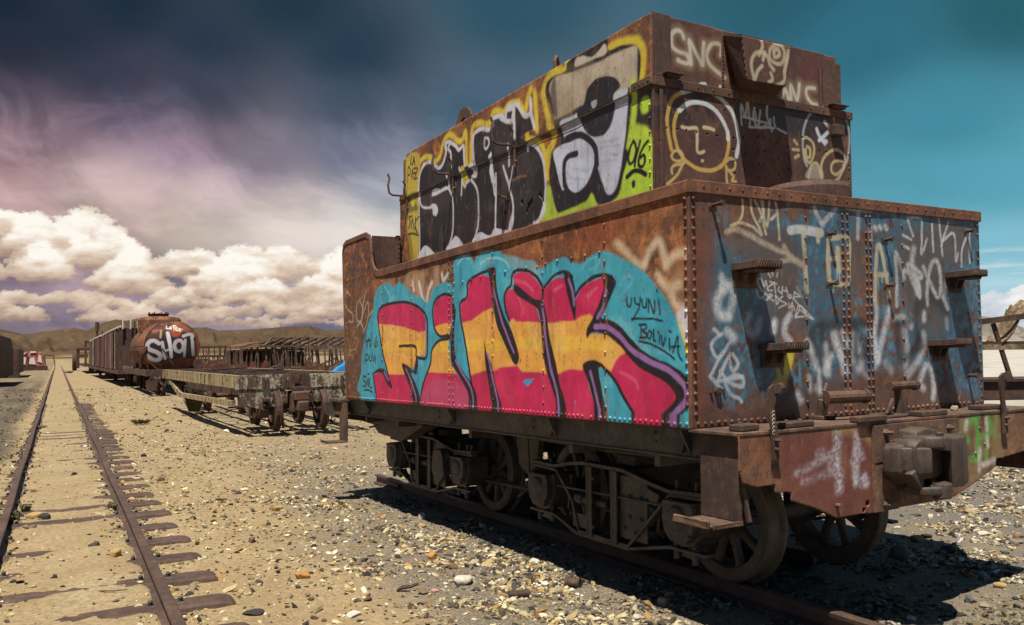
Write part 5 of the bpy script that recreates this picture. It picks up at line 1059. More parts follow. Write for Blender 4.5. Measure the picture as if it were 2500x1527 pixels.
mb = MB(); mb.tube([(3.13, YN, 1.24), (3.13, YN-.02, 1.24)], .022, 12); mb.tube([(3.13, YN-.0201, 1.24), (3.13, YN-.024, 1.24)], .012, 10); mb.tube([(3.085, YN, 1.235), (3.085, YN-.014, 1.235)], .008, 6); mb.tube([(3.175, YN, 1.25), (3.175, YN-.014, 1.25)], .008, 6); tp('pipe_stub', mb, 'rust')

# ---- upper coal bunker
mb = MB(); mb.box((UX+.014, UN+.014, ZT-.028), (UXR-.014, 8.46, 3.17)); mb.box((UX+.014, UN+.04, 3.172), (UXR-.05, 8.27, 3.60)); tp('bunker_body', mb, 'upend0')
cu = paint_upside()
Rv = [(q[0], q[1], q[2]) for q in row(UN+.035, 2.44, UN+.035, 3.14, .085, .010)]+row(6.72, 2.45, 6.72, 3.12, .07, .008)+row(8.42, 2.45, 8.44, 3.14, .075, .008)+row(UN+.05, 3.20, UN+.5, 3.20, .11, .007)
hol = []
for pts in ([(1170,905),(1195,890),(1190,930),(1175,950)],[(1220,1010),(1235,930),(1262,900),(1290,845),(1280,880),(1278,915),(1262,960),(1240,1000),(1225,1025)],[(1335,850),(1350,815),(1360,855),(1382,890),(1380,930),(1365,890),(1342,870)],[(1015,1035),(1025,990),(1045,995),(1040,1030)],[(1175,1035),(1190,1015),(1185,1025)]):
    hol.append(cu.pt(cp('z', pts)))
up_out = [(UN, 2.38), (8.49, 2.38), (8.49, 3.16), (8.46, 3.235), (8.36, 3.235), (8.36, 3.59), (8.29, 3.59), (8.28, UZT+.01), (UN, UZT+.01)]
o_up = cu.sheet('bunker_side_panel', M['side'], TEN, up_out, holes=hol, rivets=Rv, wave=.006, step=(UZF, .014))
mb = MB(); mb.box((UX-.016, 4.45, UZF-.004), (UX-.0145, 8.46, UZF+.003)); tp('seam_edge', mb, 'iron')
cx = paint_upend()
dots = [(820,912),(865,918),(823,1008),(867,1012),(825,1098),(870,1102),(832,1188),(876,1192),(727,806),(725,915),(733,1025),(738,1135),(950,850),(953,950),(955,1060),(962,1165),(762,806),(815,818),(862,826),(916,835),(1020,980),(1024,1055),(1030,1130),(1120,920),(1232,1010),(1278,1018),(485,898),(550,908),(660,925),(660,1000),(664,1080),(670,1160),(285,865),(345,875),(418,886),(213,858),(170,940),(175,1030),(178,1130),(180,1220),(212,560),(1385,1040),(1428,1110),(1430,1200),(600,740),(810,735),(855,745)]
hol = []
for x, y in dots:
    (u, v), = cx.pt(cp('4', [(x, y)])); hol.append([(u+.0085*cos(t*pi/4), v+.0085*sin(t*pi/4)) for t in range(8)])
cx.sheet('bunker_end_panel', M['upend'], TEN, [(UX, 2.38), (UXR, 2.38), (UXR, 3.235), (UXR-.155, 3.235), (UXR-.155, UZT-.01), (UX, UZT)], holes=hol, rivets=row(UXR-.03, 2.46, UXR-.03, 3.15, .12, .008), wave=.002)
mb = MB() # overlapping ledge where upper plates meet the lower ones
mb.box((UX+.004, UN-.014, 3.172), (UXR+.012, UN-.003, 3.232), .004); mb.box((UX-.014, UN-.014, 3.172), (UX+.002, UN-.003, 3.232), .003)
mb.box((UX-.024, UN+.002, 3.176), (UX-.0165, 4.44, 3.230), .002)
for i in range(14): mb.dome((UX+.10+i*.135, UN-.014, 3.203), (0, -1, 0), .008, .006)
for i in range(4): mb.dome((UX-.024, UN+.02+i*.045, 3.203), (-1, 0, 0), .008, .006)
tp('bunker_ledge', mb, 'upend0')
mb = MB()
mb.box((UX-.004, UN-.008, 3.236), (UX+.012, UN+.010, UZT+.012), .003); mb.box((UX+.015, UN-.010, 3.236), (UX+.145, UN-.004, UZT+.006), .002)
tp('bunker_stiffener', mb, 'upend0'); mb = MB()
mb.box((UX+.05, UN-.012, 2.44), (UX+.078, UN-.003, 3.15), .003); mb.box((UX-.003, UN-.006, 2.40), (UX+.008, UN+.008, 3.168), .002)
mb.box((UXR-.345, UN-.016, 3.24), (UXR-.325, UN-.004, 3.52), .003); mb.box((UXR-.30, UN-.008, 3.24), (UXR-.16, UN-.003, 3.60), .002)
tp('bunker_stiffener', mb, 'upend0')
for a, b in ((UX+.07, UX+.22), (UXR-.26, UXR-.08)):
    mb = MB(); mb.box((a, UN-.055, 3.252), (b, UN-.006, 3.262), .002); mb.box((a+.02, UN-.04, 3.234), (b-.02, UN-.008, 3.251)); tp('hinge_tab', mb, 'rust')
mb = MB(); mb.box((4.985, UN-.05, 3.03), (5.09, UN-.004, 3.11), .006); mb.tube([(4.995, UN-.03, 3.10), (4.99, UN-.03, 3.16)], .006, 6); tp('lamp_bracket', mb, 'rust')
# coal hood, painted front
yh = 4.02
mb = MB(); F4 = [(3.885, yh, 3.512), (4.345, yh, 3.512), (4.278, yh, 3.236), (3.925, yh, 3.226)]; B4 = [(3.925, UN-.006, 3.60), (4.43, UN-.006, 3.60), (4.395, UN-.036, 3.245), (4.02, UN-.036, 3.245)]
F4i = [(a[0], a[1]+.010, a[2]) for a in F4]
mb.add(F4i+B4, [(0, 1, 2, 3), (4, 7, 6, 5), (0, 4, 5, 1), (1, 5, 6, 2), (2, 6, 7, 3), (3, 7, 4, 0)])
mb.beam((3.885, yh+.006, 3.512), (3.925, UN-.02, 3.602), .012, .02); mb.beam((4.345, yh+.006, 3.512), (4.43, UN-.02, 3.602), .012, .02); mb.beam((3.885, yh+.012, 3.516), (4.345, yh+.012, 3.516), .022, .012)
mb.box((3.905, UN-.012, 3.24), (3.928, UN-.004, 3.62), .003)
for i in range(13): mb.dome((3.916, UN-.012, 3.26+i*.027), (0, -1, 0), .006, .004, 6)
hood = tp('coal_chute', mb, 'upend0')
ch = Canvas(1, yh, 3.86, 4.37, 3.21, 3.53, .006, 91)
ch.strokes('4', [[(840,260),(855,310),(830,370)],[(905,330),(900,390),(940,425),(985,420),(1000,360),(980,310),(940,300),(905,330)],[(930,340),(935,385),(965,370),(955,330),(930,340)],[(800,540),(780,450),(790,380),(830,350),(880,370),(900,430),(930,470)],[(850,440),(820,480),(800,545)],[(910,490),(920,530),(890,560),(940,575),(1000,540),(1000,460),(1020,380)],[(1025,340),(1010,430),(1000,480)],[(855,400),(870,350)]], .026, (196, 184, 152), al=.8, soft=.007)
ch.sheet('chute_front', M['upend'], hood, [(a[0], a[2]) for a in F4], wave=.001)
# hooks and lifting lugs
def hook(y):
    mb = MB(); x = UX
    mb.tube([(x-.012, y, 3.01), (x-.014, y, 3.165), (x-.04, y, 3.19), (x-.17, y+.015, 3.192), (x-.205, y+.02, 3.215), (x-.215, y+.03, 3.30), (x-.19, y+.05, 3.375), (x-.205, y+.06, 3.42)], .0115, 7)
    mb.tube([(x-.045, y, 3.192), (x-.05, y-.01, 3.26), (x-.04, y-.015, 3.305), (x-.065, y-.01, 3.345)], .011, 7); mb.hexbolt((x-.004, y, 3.06), (-1, 0, 0), .02, .02); tp('hook', mb, 'rust')
for y in (5.99, 7.15, 8.27): hook(y)
def arch(n=12, ro=.105, ri=.045): return [(-ro, 0)]+[(ro*cos(pi-pi*i/n), .04+ro*sin(pi*i/n)) for i in range(n+1)]+[(ro, 0)], [(ri*cos(2*pi*i/n), .045+ri*sin(2*pi*i/n)) for i in range(n)]
mb = MB()
def ringplate(mb, c, ro, ri, th, axis): # thick arch plate with an eye
    n = 16; V = []; 
    for s in (-th/2, th/2):
        for i in range(n): 
            t = 2*pi*i/n; a, b = ro*cos(t), ro*sin(t)
            if sin(t) < 0: b = max(b, -.06); a = ro*(1 if cos(t) > 0 else -1) if abs(cos(t)) > .3 else a
            q = [s, a, b] if axis == 0 else [a, s, b]; V.append([c[k]+q[k] for k in range(3)])
        for i in range(n):
            t = 2*pi*i/n; q = [s, ri*cos(t), ri*sin(t)] if axis == 0 else [ri*cos(t), s, ri*sin(t)]; V.append([c[k]+q[k] for k in range(3)])
    F = []
    for i in range(n):
        j = (i+1) % n
        F += [(i, j, n+j, n+i), (2*n+i, 3*n+i, 3*n+j, 2*n+j), (i, 2*n+i, 2*n+j, j), (n+i, n+j, 3*n+j, 3*n+i)]
    mb.add(V, F)
ringplate(mb, (UX+.06, 7.05, UZT+.0), .165, .075, .03, 0); tp('lifting_lug', mb, 'upend0')
mb = MB(); mb.tube([(UX+.02, 5.41, UZT-.01), (UX+.015, 5.42, UZT+.07), (UX+.04, 5.435, UZT+.115), (UX+.065, 5.45, UZT+.07), (UX+.06, 5.46, UZT-.01)], .016, 8); tp('lifting_lug', mb, 'flange')
mb = MB(); mb.tube([(UX-.004, 6.15, 2.79), (UX-.09, 6.15, 2.80)], .011, 7); mb.box((UX-.012, 6.10, 2.765), (UX-.003, 6.17, 2.80), .002); tp('peg', mb, 'rust')

# ---- frame, platform and buffer beam
mb = MB(); mb.box((XS-.002, YB-.004, 1.030), (5.63, 3.52, 1.046), .002); tp('platform', mb, 'beam0')
def block(c, l, w, h, parts, ang=0, lab=None):
    mb = MB(); mb.box((c[0]-l/2, c[1]-w/2, 1.047), (c[0]+l/2, c[1]+w/2, 1.047+h), .006, rot=('Z', ang))
    for q in parts: mb.hexbolt((c[0]+q, c[1], 1.046+h), (0, 0, 1), .016, .014)
    tp('clamp_block', mb, 'rust')
block((3.065, 3.24), .14, .09, .035, (-.03, ), .1); block((3.40, 3.22), .22, .10, .03, (-.05, .05)); block((3.93, 3.16), .24, .07, .035, ()); block((4.52, 3.20), .24, .10, .032, (-.05, .05)); block((5.2, 3.26), .22, .10, .03, ())
beam_poly = [(XS, 1.028), (XS, .858), (XS+.02, .80), (3.05, .774), (3.186, .769), (3.190, .730), (3.30, .724), (3.305, .677), (3.48, .622), (3.648, .550), (3.97, .549), (4.60, .552), (4.675, .560), (4.84, .607), (5.113, .702), (5.12, .752), (5.205, .752), (5.45, .775), (5.56, .83), (5.60, .87), (5.60, 1.028)]
cb = paint_beam()
def circ(c, pts, r): (u, v), = cb.pt(cp('8', [pts])); return [(u+r*cos(t*pi/5), v+r*sin(t*pi/5)) for t in range(10)]
o_beam = cb.sheet('buffer_beam', M['beam'], TEN, beam_poly, holes=[circ(0, (1175, 825), .018), circ(0, (1152, 868), .014), circ(0, (1685, 760), .018)], wave=.0015, rivets=[(4.95, .95, .01), (4.9, .80, .01), (5.0, .85, .01)])
mb = MB(); mb.prism([(p[0], p[1]) for p in beam_poly if p[1] > .76]+[], 1, YB+.012, YB+.03) if False else None
mb = MB(); mb.box((XS+.10, YB+.010, .80), (5.50, YB+.022, 1.029)); mb.box((3.32, YB+.0105, .70), (5.08, YB+.0215, .799)); tp('beam_backing', mb, 'beam0')
mb = MB(); # centre castings
mb.prism([(3.932, 1.026), (4.70, 1.026), (4.70, .94), (4.30, .925), (4.23, .915), (4.17, .90), (4.152, .86), (4.152, .828), (3.932, .822)], 1, YB-.026, YB-.003)
mb.prism([(3.930, .819), (4.150, .825), (4.150, .60), (4.13, .552), (3.930, .552)], 1, YB-.022, YB-.003)
for x, z, l in ((4.023, .984, .05), (4.025, .871, .035), (4.021, .766, .035), (4.015, .587, .03), (4.60, .975, .035)):
    mb.tube([(x, YB-.02, z), (x, YB-.03-l, z)], .010, 7); mb.hexbolt((x, YB-.026, z), (0, -1, 0), .023, .022)
mb.tube([(3.64, YB-.002, .62), (3.64, YB-.03, .62)], .012, 7)
tp('draft_casting', mb, 'beam0')
# coupler: head casting, guard arm with pocket, and the knuckle on the far side
def blob(mb, rings, n=16): # rings of superellipse sections along y: (y, cx, cz, hx, hz, power)
    V = []
    for y, cx, cz, hx, hz, pw in rings:
        for j in range(n):
            t = 2*pi*j/n+.001; a, b = cos(t), sin(t); V.append((cx+hx*math.copysign(abs(a)**pw, a), y, cz+hz*math.copysign(abs(b)**pw, b)))
    k = len(rings); mb.add(V, [(i*n+j, i*n+(j+1) % n, (i+1)*n+(j+1) % n, (i+1)*n+j) for i in range(k-1) for j in range(n)]+[tuple(range(n)), tuple((k-1)*n+j for j in range(n))])
mb = MB()
blob(mb, [(3.15, 4.20, .84, .17, .10, .5), (3.06, 4.19, .845, .18, .115, .5), (2.98, 4.16, .85, .17, .12, .5), (2.93, 4.12, .85, .12, .11, .5)])
mb.prism([(3.955, .775), (3.955, .905), (3.99, .925), (4.09, .935), (4.10, .995), (4.20, 1.008), (4.30, .985), (4.34, .93), (4.34, .66), (4.22, .62), (4.12, .655)], 1, 2.99, 3.10)
mb.prism([(3.955, 3.05), (3.96, 2.98), (4.02, 2.92), (4.08, 2.88), (4.09, 3.05)], 2, .775, .915)
mb.prism([(4.05, 3.05), (4.06, 2.90), (4.12, 2.855), (4.20, 2.85), (4.24, 2.90), (4.24, 3.05)], 2, .905, .965)
mb.prism([(4.04, 3.05), (4.06, 2.92), (4.12, 2.87), (4.20, 2.86), (4.24, 2.92), (4.24, 3.05)], 2, .655, .705)
mb.prism([(3.965, .775), (4.08, .84), (4.08, .66), (4.05, .69)], 1, 2.93, 3.0)
soft_edges(tp('coupler_head', mb, 'cast', jit=.003))
mb = MB()
mb.prism([(4.215, 2.86), (4.30, 2.85), (4.44, 2.915), (4.50, 2.97), (4.51, 3.06), (4.36, 3.09), (4.30, 3.02), (4.26, 2.95)], 2, .695, .955)
mb.tube([(4.175, 2.895, .635), (4.175, 2.895, .715)], .050, 14); mb.tube([(4.175, 2.895, .895), (4.175, 2.895, .962)], .050, 14); mb.tube([(4.17, 2.90, .96), (4.17, 2.90, .99)], .020, 8)
soft_edges(tp('coupler_knuckle', mb, 'cast', jit=.003))
mb = MB(); mb.box((3.958, 2.966, .80), (3.975, 2.972, .86)); tp('coupler_slot', mb, 'iron')
# upright levers, bollard and valve pipe
def lever(x, fl=1):
    mb = MB(); y = YB-.02
    mb.prism([(-.022+x, .905), (x+.022, .905), (x+.022, 1.01), (x+.004, 1.09), (x-.006, 1.17), (x+.012, 1.225), (x+.05, 1.25), (x+.075, 1.262), (x+.07, 1.285), (x-.01, 1.28), (x-.04, 1.262), (x-.045, 1.20), (x-.040, 1.14), (x-.022, 1.03)], 1, y-.008, y+.006)
    mb.tube([(x+.00, y-.02, 1.262), (x+.075, y+.02, 1.262)], .026, 10)
    mb.hexbolt((x, y-.008, 1.0), (0, -1, 0), .014, .03); mb.hexbolt((x, y-.008, .955), (0, -1, 0), .013, .018)
    o = tp('uncoupling_lever_bracket', mb, 'rust'); return o
lv = lever(3.165); lever(5.185)
mb = MB(); z0 = 1.14 # small white scrawl on the left lever, painted as thin raised enamel
for k in range(6):
    a = [(3.150+.010*cos(t), YB-.0295, z0-k*.020+.009*sin(t)) for t in np.linspace(.4, 5.2, 8)]; mb.tube(a, .0011, 4)
tp('painted_scrawl', mb, 'white', parent=lv)
mb = MB(); mb.tube([(3.90, 3.46, 1.06), (3.90, 3.44, 1.16)], .03, 8); mb.tube([(3.83, 3.36, 1.178), (4.08, 3.30, 1.178)], .036, 12); mb.tube([(4.075, 3.302, 1.178), (4.10, 3.296, 1.178)], .042, 12); mb.tube([(3.86, 3.40, 1.21), (3.92, 3.43, 1.255)], .008, 6); mb.box((3.85, 3.40, 1.046), (3.96, 3.49, 1.07), .004)
tp('valve_pipe', mb, 'rust')
mb = MB(); mb.prism([(4.385, 1.047), (4.455, 1.047), (4.45, 1.14), (4.46, 1.20), (4.43, 1.215), (4.39, 1.20), (4.395, 1.14)], 1, 3.28, 3.33); mb.tube([(4.31, 3.30, 1.226), (4.55, 3.30, 1.226)], .026, 12); mb.tube([(4.535, 3.30, 1.226), (4.56, 3.30, 1.226)], .032, 12); mb.box((4.33, 3.24, 1.047), (4.50, 3.38, 1.064), .004)
mb.box((4.12, 3.22, 1.047), (4.36, 3.28, 1.060), .003); mb.box((4.16, 3.29, 1.047), (4.34, 3.34, 1.072), .003); mb.tube([(4.22, 3.26, 1.07), (4.34, 3.30, 1.16)], .008, 6)
tp('brake_post', mb, 'rust')
# drop step at the near corner
mb = MB(); mb.box((2.975, 3.19, .60), (2.995, 3.47, 1.028), .002); mb.beam((2.985, 3.20, .86), (3.02, 3.17, .60), .02, .02); tp('step_hanger', mb, 'rust')
mb = MB(); mb.box((2.79, 3.20, .588), (2.995, 3.46, .599), .002); mb.box((2.775, 3.20, .588), (2.789, 3.46, .625), .003); mb.box((2.80, 3.186, .582), (2.995, 3.199, .606), .002); tp('step_plate', mb, 'beam0', jit=.0015)
mb = MB(); mb.box((5.55, 3.19, .66), (5.57, 3.47, 1.02), .002); mb.box((5.57, 3.20, .64), (5.77, 3.46, .655), .002); tp('step_hanger', mb, 'rust')
# main frame
mb = MB()
for x in (3.03, 5.42):
    mb.box((x, 3.17, .885), (x+.02, 9.30, 1.046)); mb.box((x-.012, 3.17, .872), (x+.07, 9.30, .884)); mb.box((x-.05, 3.53, 1.034), (x-.001, 9.30, 1.0465))
for x in (3.95, 4.50): mb.box((x, 3.17, .72), (x+.06, 9.30, 1.03))
for y in (3.9, 4.8, 6.3, 7.9, 8.8): mb.box((3.06, y, .80), (5.41, y+.05, 1.02))
tp('main_frame', mb, 'iron')
for y in (3.60, 4.95, 6.55, 8.60):
    mb = MB(); mb.prism([(XS+.015, 1.032), (3.028, 1.032), (3.028, .90)], 1, y, y+.014); mb.prism([(y, 1.030), (y+.32, 1.030), (y+.32, .90), (y+.06, .90)], 0, 3.012, 3.026)
    for z in (.95, 1.0): mb.hexbolt((3.012, y+.28, z), (-1, 0, 0), .012, .012)
    tp('frame_gusset', mb, 'iron')
mb = MB(); mb.box((XS-.02, 9.32, 1.0), (5.62, 9.72, 1.046), .01)
mb.prism([(2.85, 1.0), (5.65, 1.0), (5.65, .88), (5.3, .78), (4.85, .60), (3.75, .60), (3.3, .76), (2.95, .82), (2.86, .87)], 1, 9.60, 9.66); tp('far_beam', mb, 'iron')
mb = MB(); mb.prism([(7.75, .87), (9.30, .98), (9.30, .84), (8.95, .66), (8.25, .63), (7.75, .80)], 0, 3.25, 3.45); mb.tube([(3.2, 9.1, .72), (3.35, 8.75, .78)], .012, 6); tp('draft_pan', mb, 'iron')
mb = MB(); mb.prism([(9.17, 1.0), (9.42, 1.0), (9.42, .58), (9.17, .58)], 0, 2.955, 2.972); mb.prism([(9.43, .995), (9.72, .995), (9.74, .95), (9.72, .89), (9.60, .86), (9.43, .855)], 0, 2.955, 2.975); tp('step_hanger', mb, 'rust')
mb = MB(); mb.box((2.74, 9.17, .56), (2.972, 9.42, .576), .004); mb.box((2.735, 9.17, .56), (2.75, 9.42, .59), .003); tp('step_plate', mb, 'rust')

mb = MB() # brake rods, pipes and hangers under the frame
mb.tube([(3.50, 3.3, .80), (3.50, 5.0, .77), (3.52, 6.6, .80), (3.50, 9.2, .78)], .016, 7); mb.tube([(3.30, 3.6, .86), (3.30, 8.9, .86)], .013, 6)
for y in (3.7, 5.3, 6.45, 7.0, 8.6): mb.beam((3.30, y, 1.0), (3.30, y+.02, .84), .012, .035); mb.beam((3.50, y+.1, 1.0), (3.50, y+.1, .77), .012, .03)
tp('brake_pipe', mb, 'iron')
mb = MB(); mb.tube([(3.62, 6.5, .24), (3.62, 6.3, .34), (3.60, 6.3, .78)], .014, 6); mb.prism([(6.20, .80), (6.60, .80), (6.55, .52), (6.42, .44), (6.26, .52)], 0, 3.66, 3.72); mb.tube([(3.70, 5.0, .28), (3.70, 6.5, .30), (3.70, 7.9, .28)], .018, 7); tp('brake_lever', mb, 'wheel')
# ---- bogies
def wheel_mb(x, sgn, y):
    mb = MB(); R0 = .385; c = (x, y, R0); s = sgn # s=+1: the outer face looks to -x
    prof = [(.300, 0), (.372, 0), (.386, .008*s), (.385, .096*s), (.412, .104*s), (.414, .120*s), (.405, .130*s), (.300, .130*s), (.292, .11*s), (.292, .02*s)]
    mb.lathe(prof, c, 0, 48); mb.lathe([(.318, -.004*s), (.360, -.004*s), (.360, .002*s), (.318, .002*s)], c, 0, 48)
    mb.lathe([(.045, -.05*s), (.082, -.045*s), (.092, .02*s), (.09, .12*s), (.045, .13*s)], c, 0, 24)
    for k in range(9):
        t = 2*pi*k/9+.3+y; d = np.array([0, cos(t), sin(t)]); e = np.array([0, -sin(t), cos(t)]); c0 = np.array(c)+np.array([.055*s, 0, 0])
        V = []
        for r, w, h in ((.075, .036, .034), (.17, .026, .024), (.30, .030, .028)):
            for a, b in ((-1, -.55), (-1, .55), (-.55, 1), (.55, 1), (1, .55), (1, -.55), (.55, -1), (-.55, -1)): V.append(c0+d*r+e*a*w+np.array([b*h, 0, 0]))
        mb.add(V, [(i*8+j, i*8+(j+1) % 8, i*8+8+(j+1) % 8, i*8+8+j) for i in range(2) for j in range(8)])
    return mb
def bogie(yc, wy):
    b = MB(); b.box((3.55, yc-.13, .42), (5.05, yc+.16, .66), .01); b.box((3.52, yc-.18, .17), (5.08, yc+.20, .22), .005); b.tube([(4.296, yc, .60), (4.296, yc, .80)], .16, 16)
    b.box((3.60, yc-.10, .66), (3.78, yc+.12, .74), .01); b.box((4.80, yc-.10, .66), (4.98, yc+.12, .74), .01)
    root = tp('bogie', b, 'iron')
    for s in (1, -1):
        fx = lambda x: x if s == 1 else 2*4.296-x
        f = MB()
        def bar(pts, w=.085, t=.024):
            for a, c in zip(pts[:-1], pts[1:]): f.beam((fx(3.43), yc+a[0], a[1]), (fx(3.43), yc+c[0], c[1]), w, t, (0, 0, 1))
        bar([(-1.06, .600), (-.70, .585), (-.52, .612), (-.22, .668), (.24, .674), (.42, .655), (.64, .615), (.95, .625)])
        bar([(-1.06, .572), (-.70, .560), (-.27, .165), (.32, .172), (.40, .38), (.62, .585), (.95, .597)], .07, .020)
        bar([(-1.02, .236), (-.70, .236), (-.27, .148), (.32, .150), (.66, .246), (1.0, .246)], .07, .018)
        for y in (-.115, .18):
            f.box((fx(3.38), yc+y, .16), (fx(3.50), yc+y+.016, .655)); f.box((fx(3.382), yc+y-.05, .16), (fx(3.394), yc+y, .655))
        f.box((fx(3.412), yc-.46, .21), (fx(3.425), yc-.17, .63)); f.box((fx(3.405), yc+.22, .20), (fx(3.42), yc+.40, .30))
        for y, z in ((-.40, .50), (-.28, .50), (-.40, .36), (-.28, .36), (-.22, .28), (-.34, .26), (.10, .58), (.10, .24)): f.hexbolt((fx(3.412 if y < 0 else 3.38), yc+y, z), (-s, 0, 0), .017, .018)
        for y in (-1.0, -.92, -.74, .74, .90): f.tube([(fx(3.43), yc+y, .60), (fx(3.43), yc+y, .66)], .014, 6)
        for y in (-.55, .50): f.tube([(fx(3.46), yc+y, .56), (fx(3.46), yc+y+.04, .30), (fx(3.50), yc+y+.02, .26)], .011, 6)
        f.prism([(yc-.60, .545), (yc-.47, .58), (yc-.47, .52), (yc-.56, .47)], 0, fx(3.40), fx(3.41)); f.tube([(fx(3.40), yc-.62, .49), (fx(3.40), yc+.60, .47)], .009, 6)
        for y, h in ((-.90, .19), (.90, .2), (-.73, .2), (.72, .21)): f.tube([(fx(3.43), yc+y, h-.03), (fx(3.43), yc+y, .30)], .020, 7)
        f.tube([(fx(3.44), yc+.0, .40), (fx(3.44), yc+.36, .40)], .030, 10); f.tube([(fx(3.44), yc+.30, .40), (fx(3.44), yc+.385, .40)], .040, 8); f.tube([(fx(3.44), yc+.16, .40), (fx(3.44), yc+.205, .40)], .038, 8)
        tp('side_frame', f, 'iron', parent=root)
        for w in wy:
            d = .0; a = MB()
            pol = [(w-.165, .545), (w+.165, .545), (w+.18, .43), (w+.155, .34), (w+.09, .275), (w, .26), (w-.09, .275), (w-.155, .34), (w-.18, .43)]
            a.prism([(y, z) for y, z in pol], 0, fx(3.40), fx(3.60))
            pol2 = [(w+(y-w)*.8, .40+(z-.40)*.82) for y, z in pol]; a.prism(pol2, 0, fx(3.355), fx(3.3995)); a.dome((fx(3.355), w, .44), (-s, 0, 0), .085, .03, 12)
            a.box((fx(3.345), w-.13, .515), (fx(3.41), w+.13, .545), .006); a.prism([(w-.10, .27), (w-.02, .25), (w+.04, .20), (w-.06, .19), (w-.12, .23)], 0, fx(3.42), fx(3.50)); a.tube([(fx(3.36), w-.13, .53), (fx(3.36), w+.13, .53)], .014, 7); a.hexbolt((fx(3.352), w-.12, .34), (-s, 0, 0), .016, .02)
            tp('axle_box', a, 'iron', parent=root)
        sp = MB()
        for q in (-.02, .10):
            pts = [(fx(3.60)+.035*cos(t), yc+q+.035*sin(t), .24+.17*t/(2*pi*5)) for t in np.linspace(0, 2*pi*5, 50)]; sp.tube(pts, .010, 5)
        tp('spring', sp, 'iron', parent=root)
    for w in wy:
        for x, s in ((3.742, 1), (4.850, -1)): tp('wheel', wheel_mb(x, s, w), 'wheel', parent=root, smooth=False)
        a = MB(); a.tube([(3.42, w, .385), (5.17, w, .385)], .058, 14); tp('axle', a, 'iron', parent=root)
    if yc > 6:
        a = MB(); a.prism([(yc-.62, .56), (yc-.42, .58), (yc-.38, .40), (yc-.50, .24), (yc-.66, .36)], 0, 3.30, 3.345); a.box((3.30, yc-.60, .56), (3.40, yc-.44, .59), .004); tp('brake_hanger', a, 'iron', parent=root)
    return root
bogie(4.92, (4.10, 5.74)); bogie(8.02, (7.20, 8.84))
# small things lying on the platform
o = obj('stone', rock_mesh(CRM, .035, .6, .2, 77)); P = t2w([5.0, 3.34, 1.062]); o.location = tuple(float(v) for v in P); tag(o, 'cream stone lying on top of the tender buffer platform', 'stone')
# ------------------------------------------------------------------ other wrecks of the train graveyard
def part(name, mb, mat, parent, **k): return mb.build(name, M[mat] if isinstance(mat, str) else mat, parent, **k)
def far_wheel(mb, x, y, R, out=-1):
    mb.lathe([(R*.80, 0), (R*.97, 0), (R, .02), (R, .08), (R*1.08, .09), (R*1.08, .12), (R*.8, .12)], (x-.06 if out < 0 else x-.06, y, R), 0, 28)
    mb.lathe([(.0, .03), (R*.82, .05), (R*.82, .08), (0, .10)], (x-.06, y, R), 0, 28, closed=False)
    mb.lathe([(0, -.05), (.10, -.05), (.12, .12), (0, .12)], (x-.06, y, R), 0, 16, closed=False)
def truck(parent, xc, yc, gauge, R, wb, detail=True, mat='frust'):
    f = MB()
    for s in (-1, 1):
        x = xc+s*(gauge/2+.24)
        f.beam((x, yc-wb*.72, R+.22), (x, yc-.2, R+.30), .09, .05); f.beam((x, yc-.2, R+.30), (x, yc+.2, R+.30), .09, .05); f.beam((x, yc+.2, R+.30), (x, yc+wb*.72, R+.22), .09, .05)
        f.beam((x, yc-wb*.66, R+.12), (x, yc-.2, R-.20), .07, .04); f.beam((x, yc-.2, R-.20), (x, yc+.2, R-.20), .07, .04); f.beam((x, yc+.2, R-.20), (x, yc+wb*.66, R+.12), .07, .04)
        for q in (-.19, .19): f.box((x-.05, yc+q-.02, R-.2), (x+.05, yc+q+.02, R+.3))
        for w in (-wb/2, wb/2): f.prism([(yc+w-.16, R+.17), (yc+w+.16, R+.17), (yc+w+.17, R-.02), (yc+w+.08, R-.16), (yc+w-.08, R-.16), (yc+w-.17, R-.02)], 0, x-.10, x+.10)
    f.box((xc-gauge/2-.3, yc-.14, R+.02), (xc+gauge/2+.3, yc+.14, R+.26), .02)
    o = part('truck', f, mat, parent)
    for w in (-wb/2, wb/2):
        if detail:
            for s in (-1, 1):
                m = MB(); far_wheel(m, xc+s*gauge/2, yc+w, R, s); part('wheel', m, mat, o)
            m = MB(); m.tube([(xc-gauge/2-.3, yc+w, R), (xc+gauge/2+.3, yc+w, R)], .07, 10); part('axle', m, mat, o)
        else:
            m = MB()
            for s in (-1, 1): far_wheel(m, xc+s*gauge/2, yc+w, R, s)
            m.tube([(xc-gauge/2-.3, yc+w, R), (xc+gauge/2+.3, yc+w, R)], .07, 10); part('wheelset', m, mat, o)
    return o
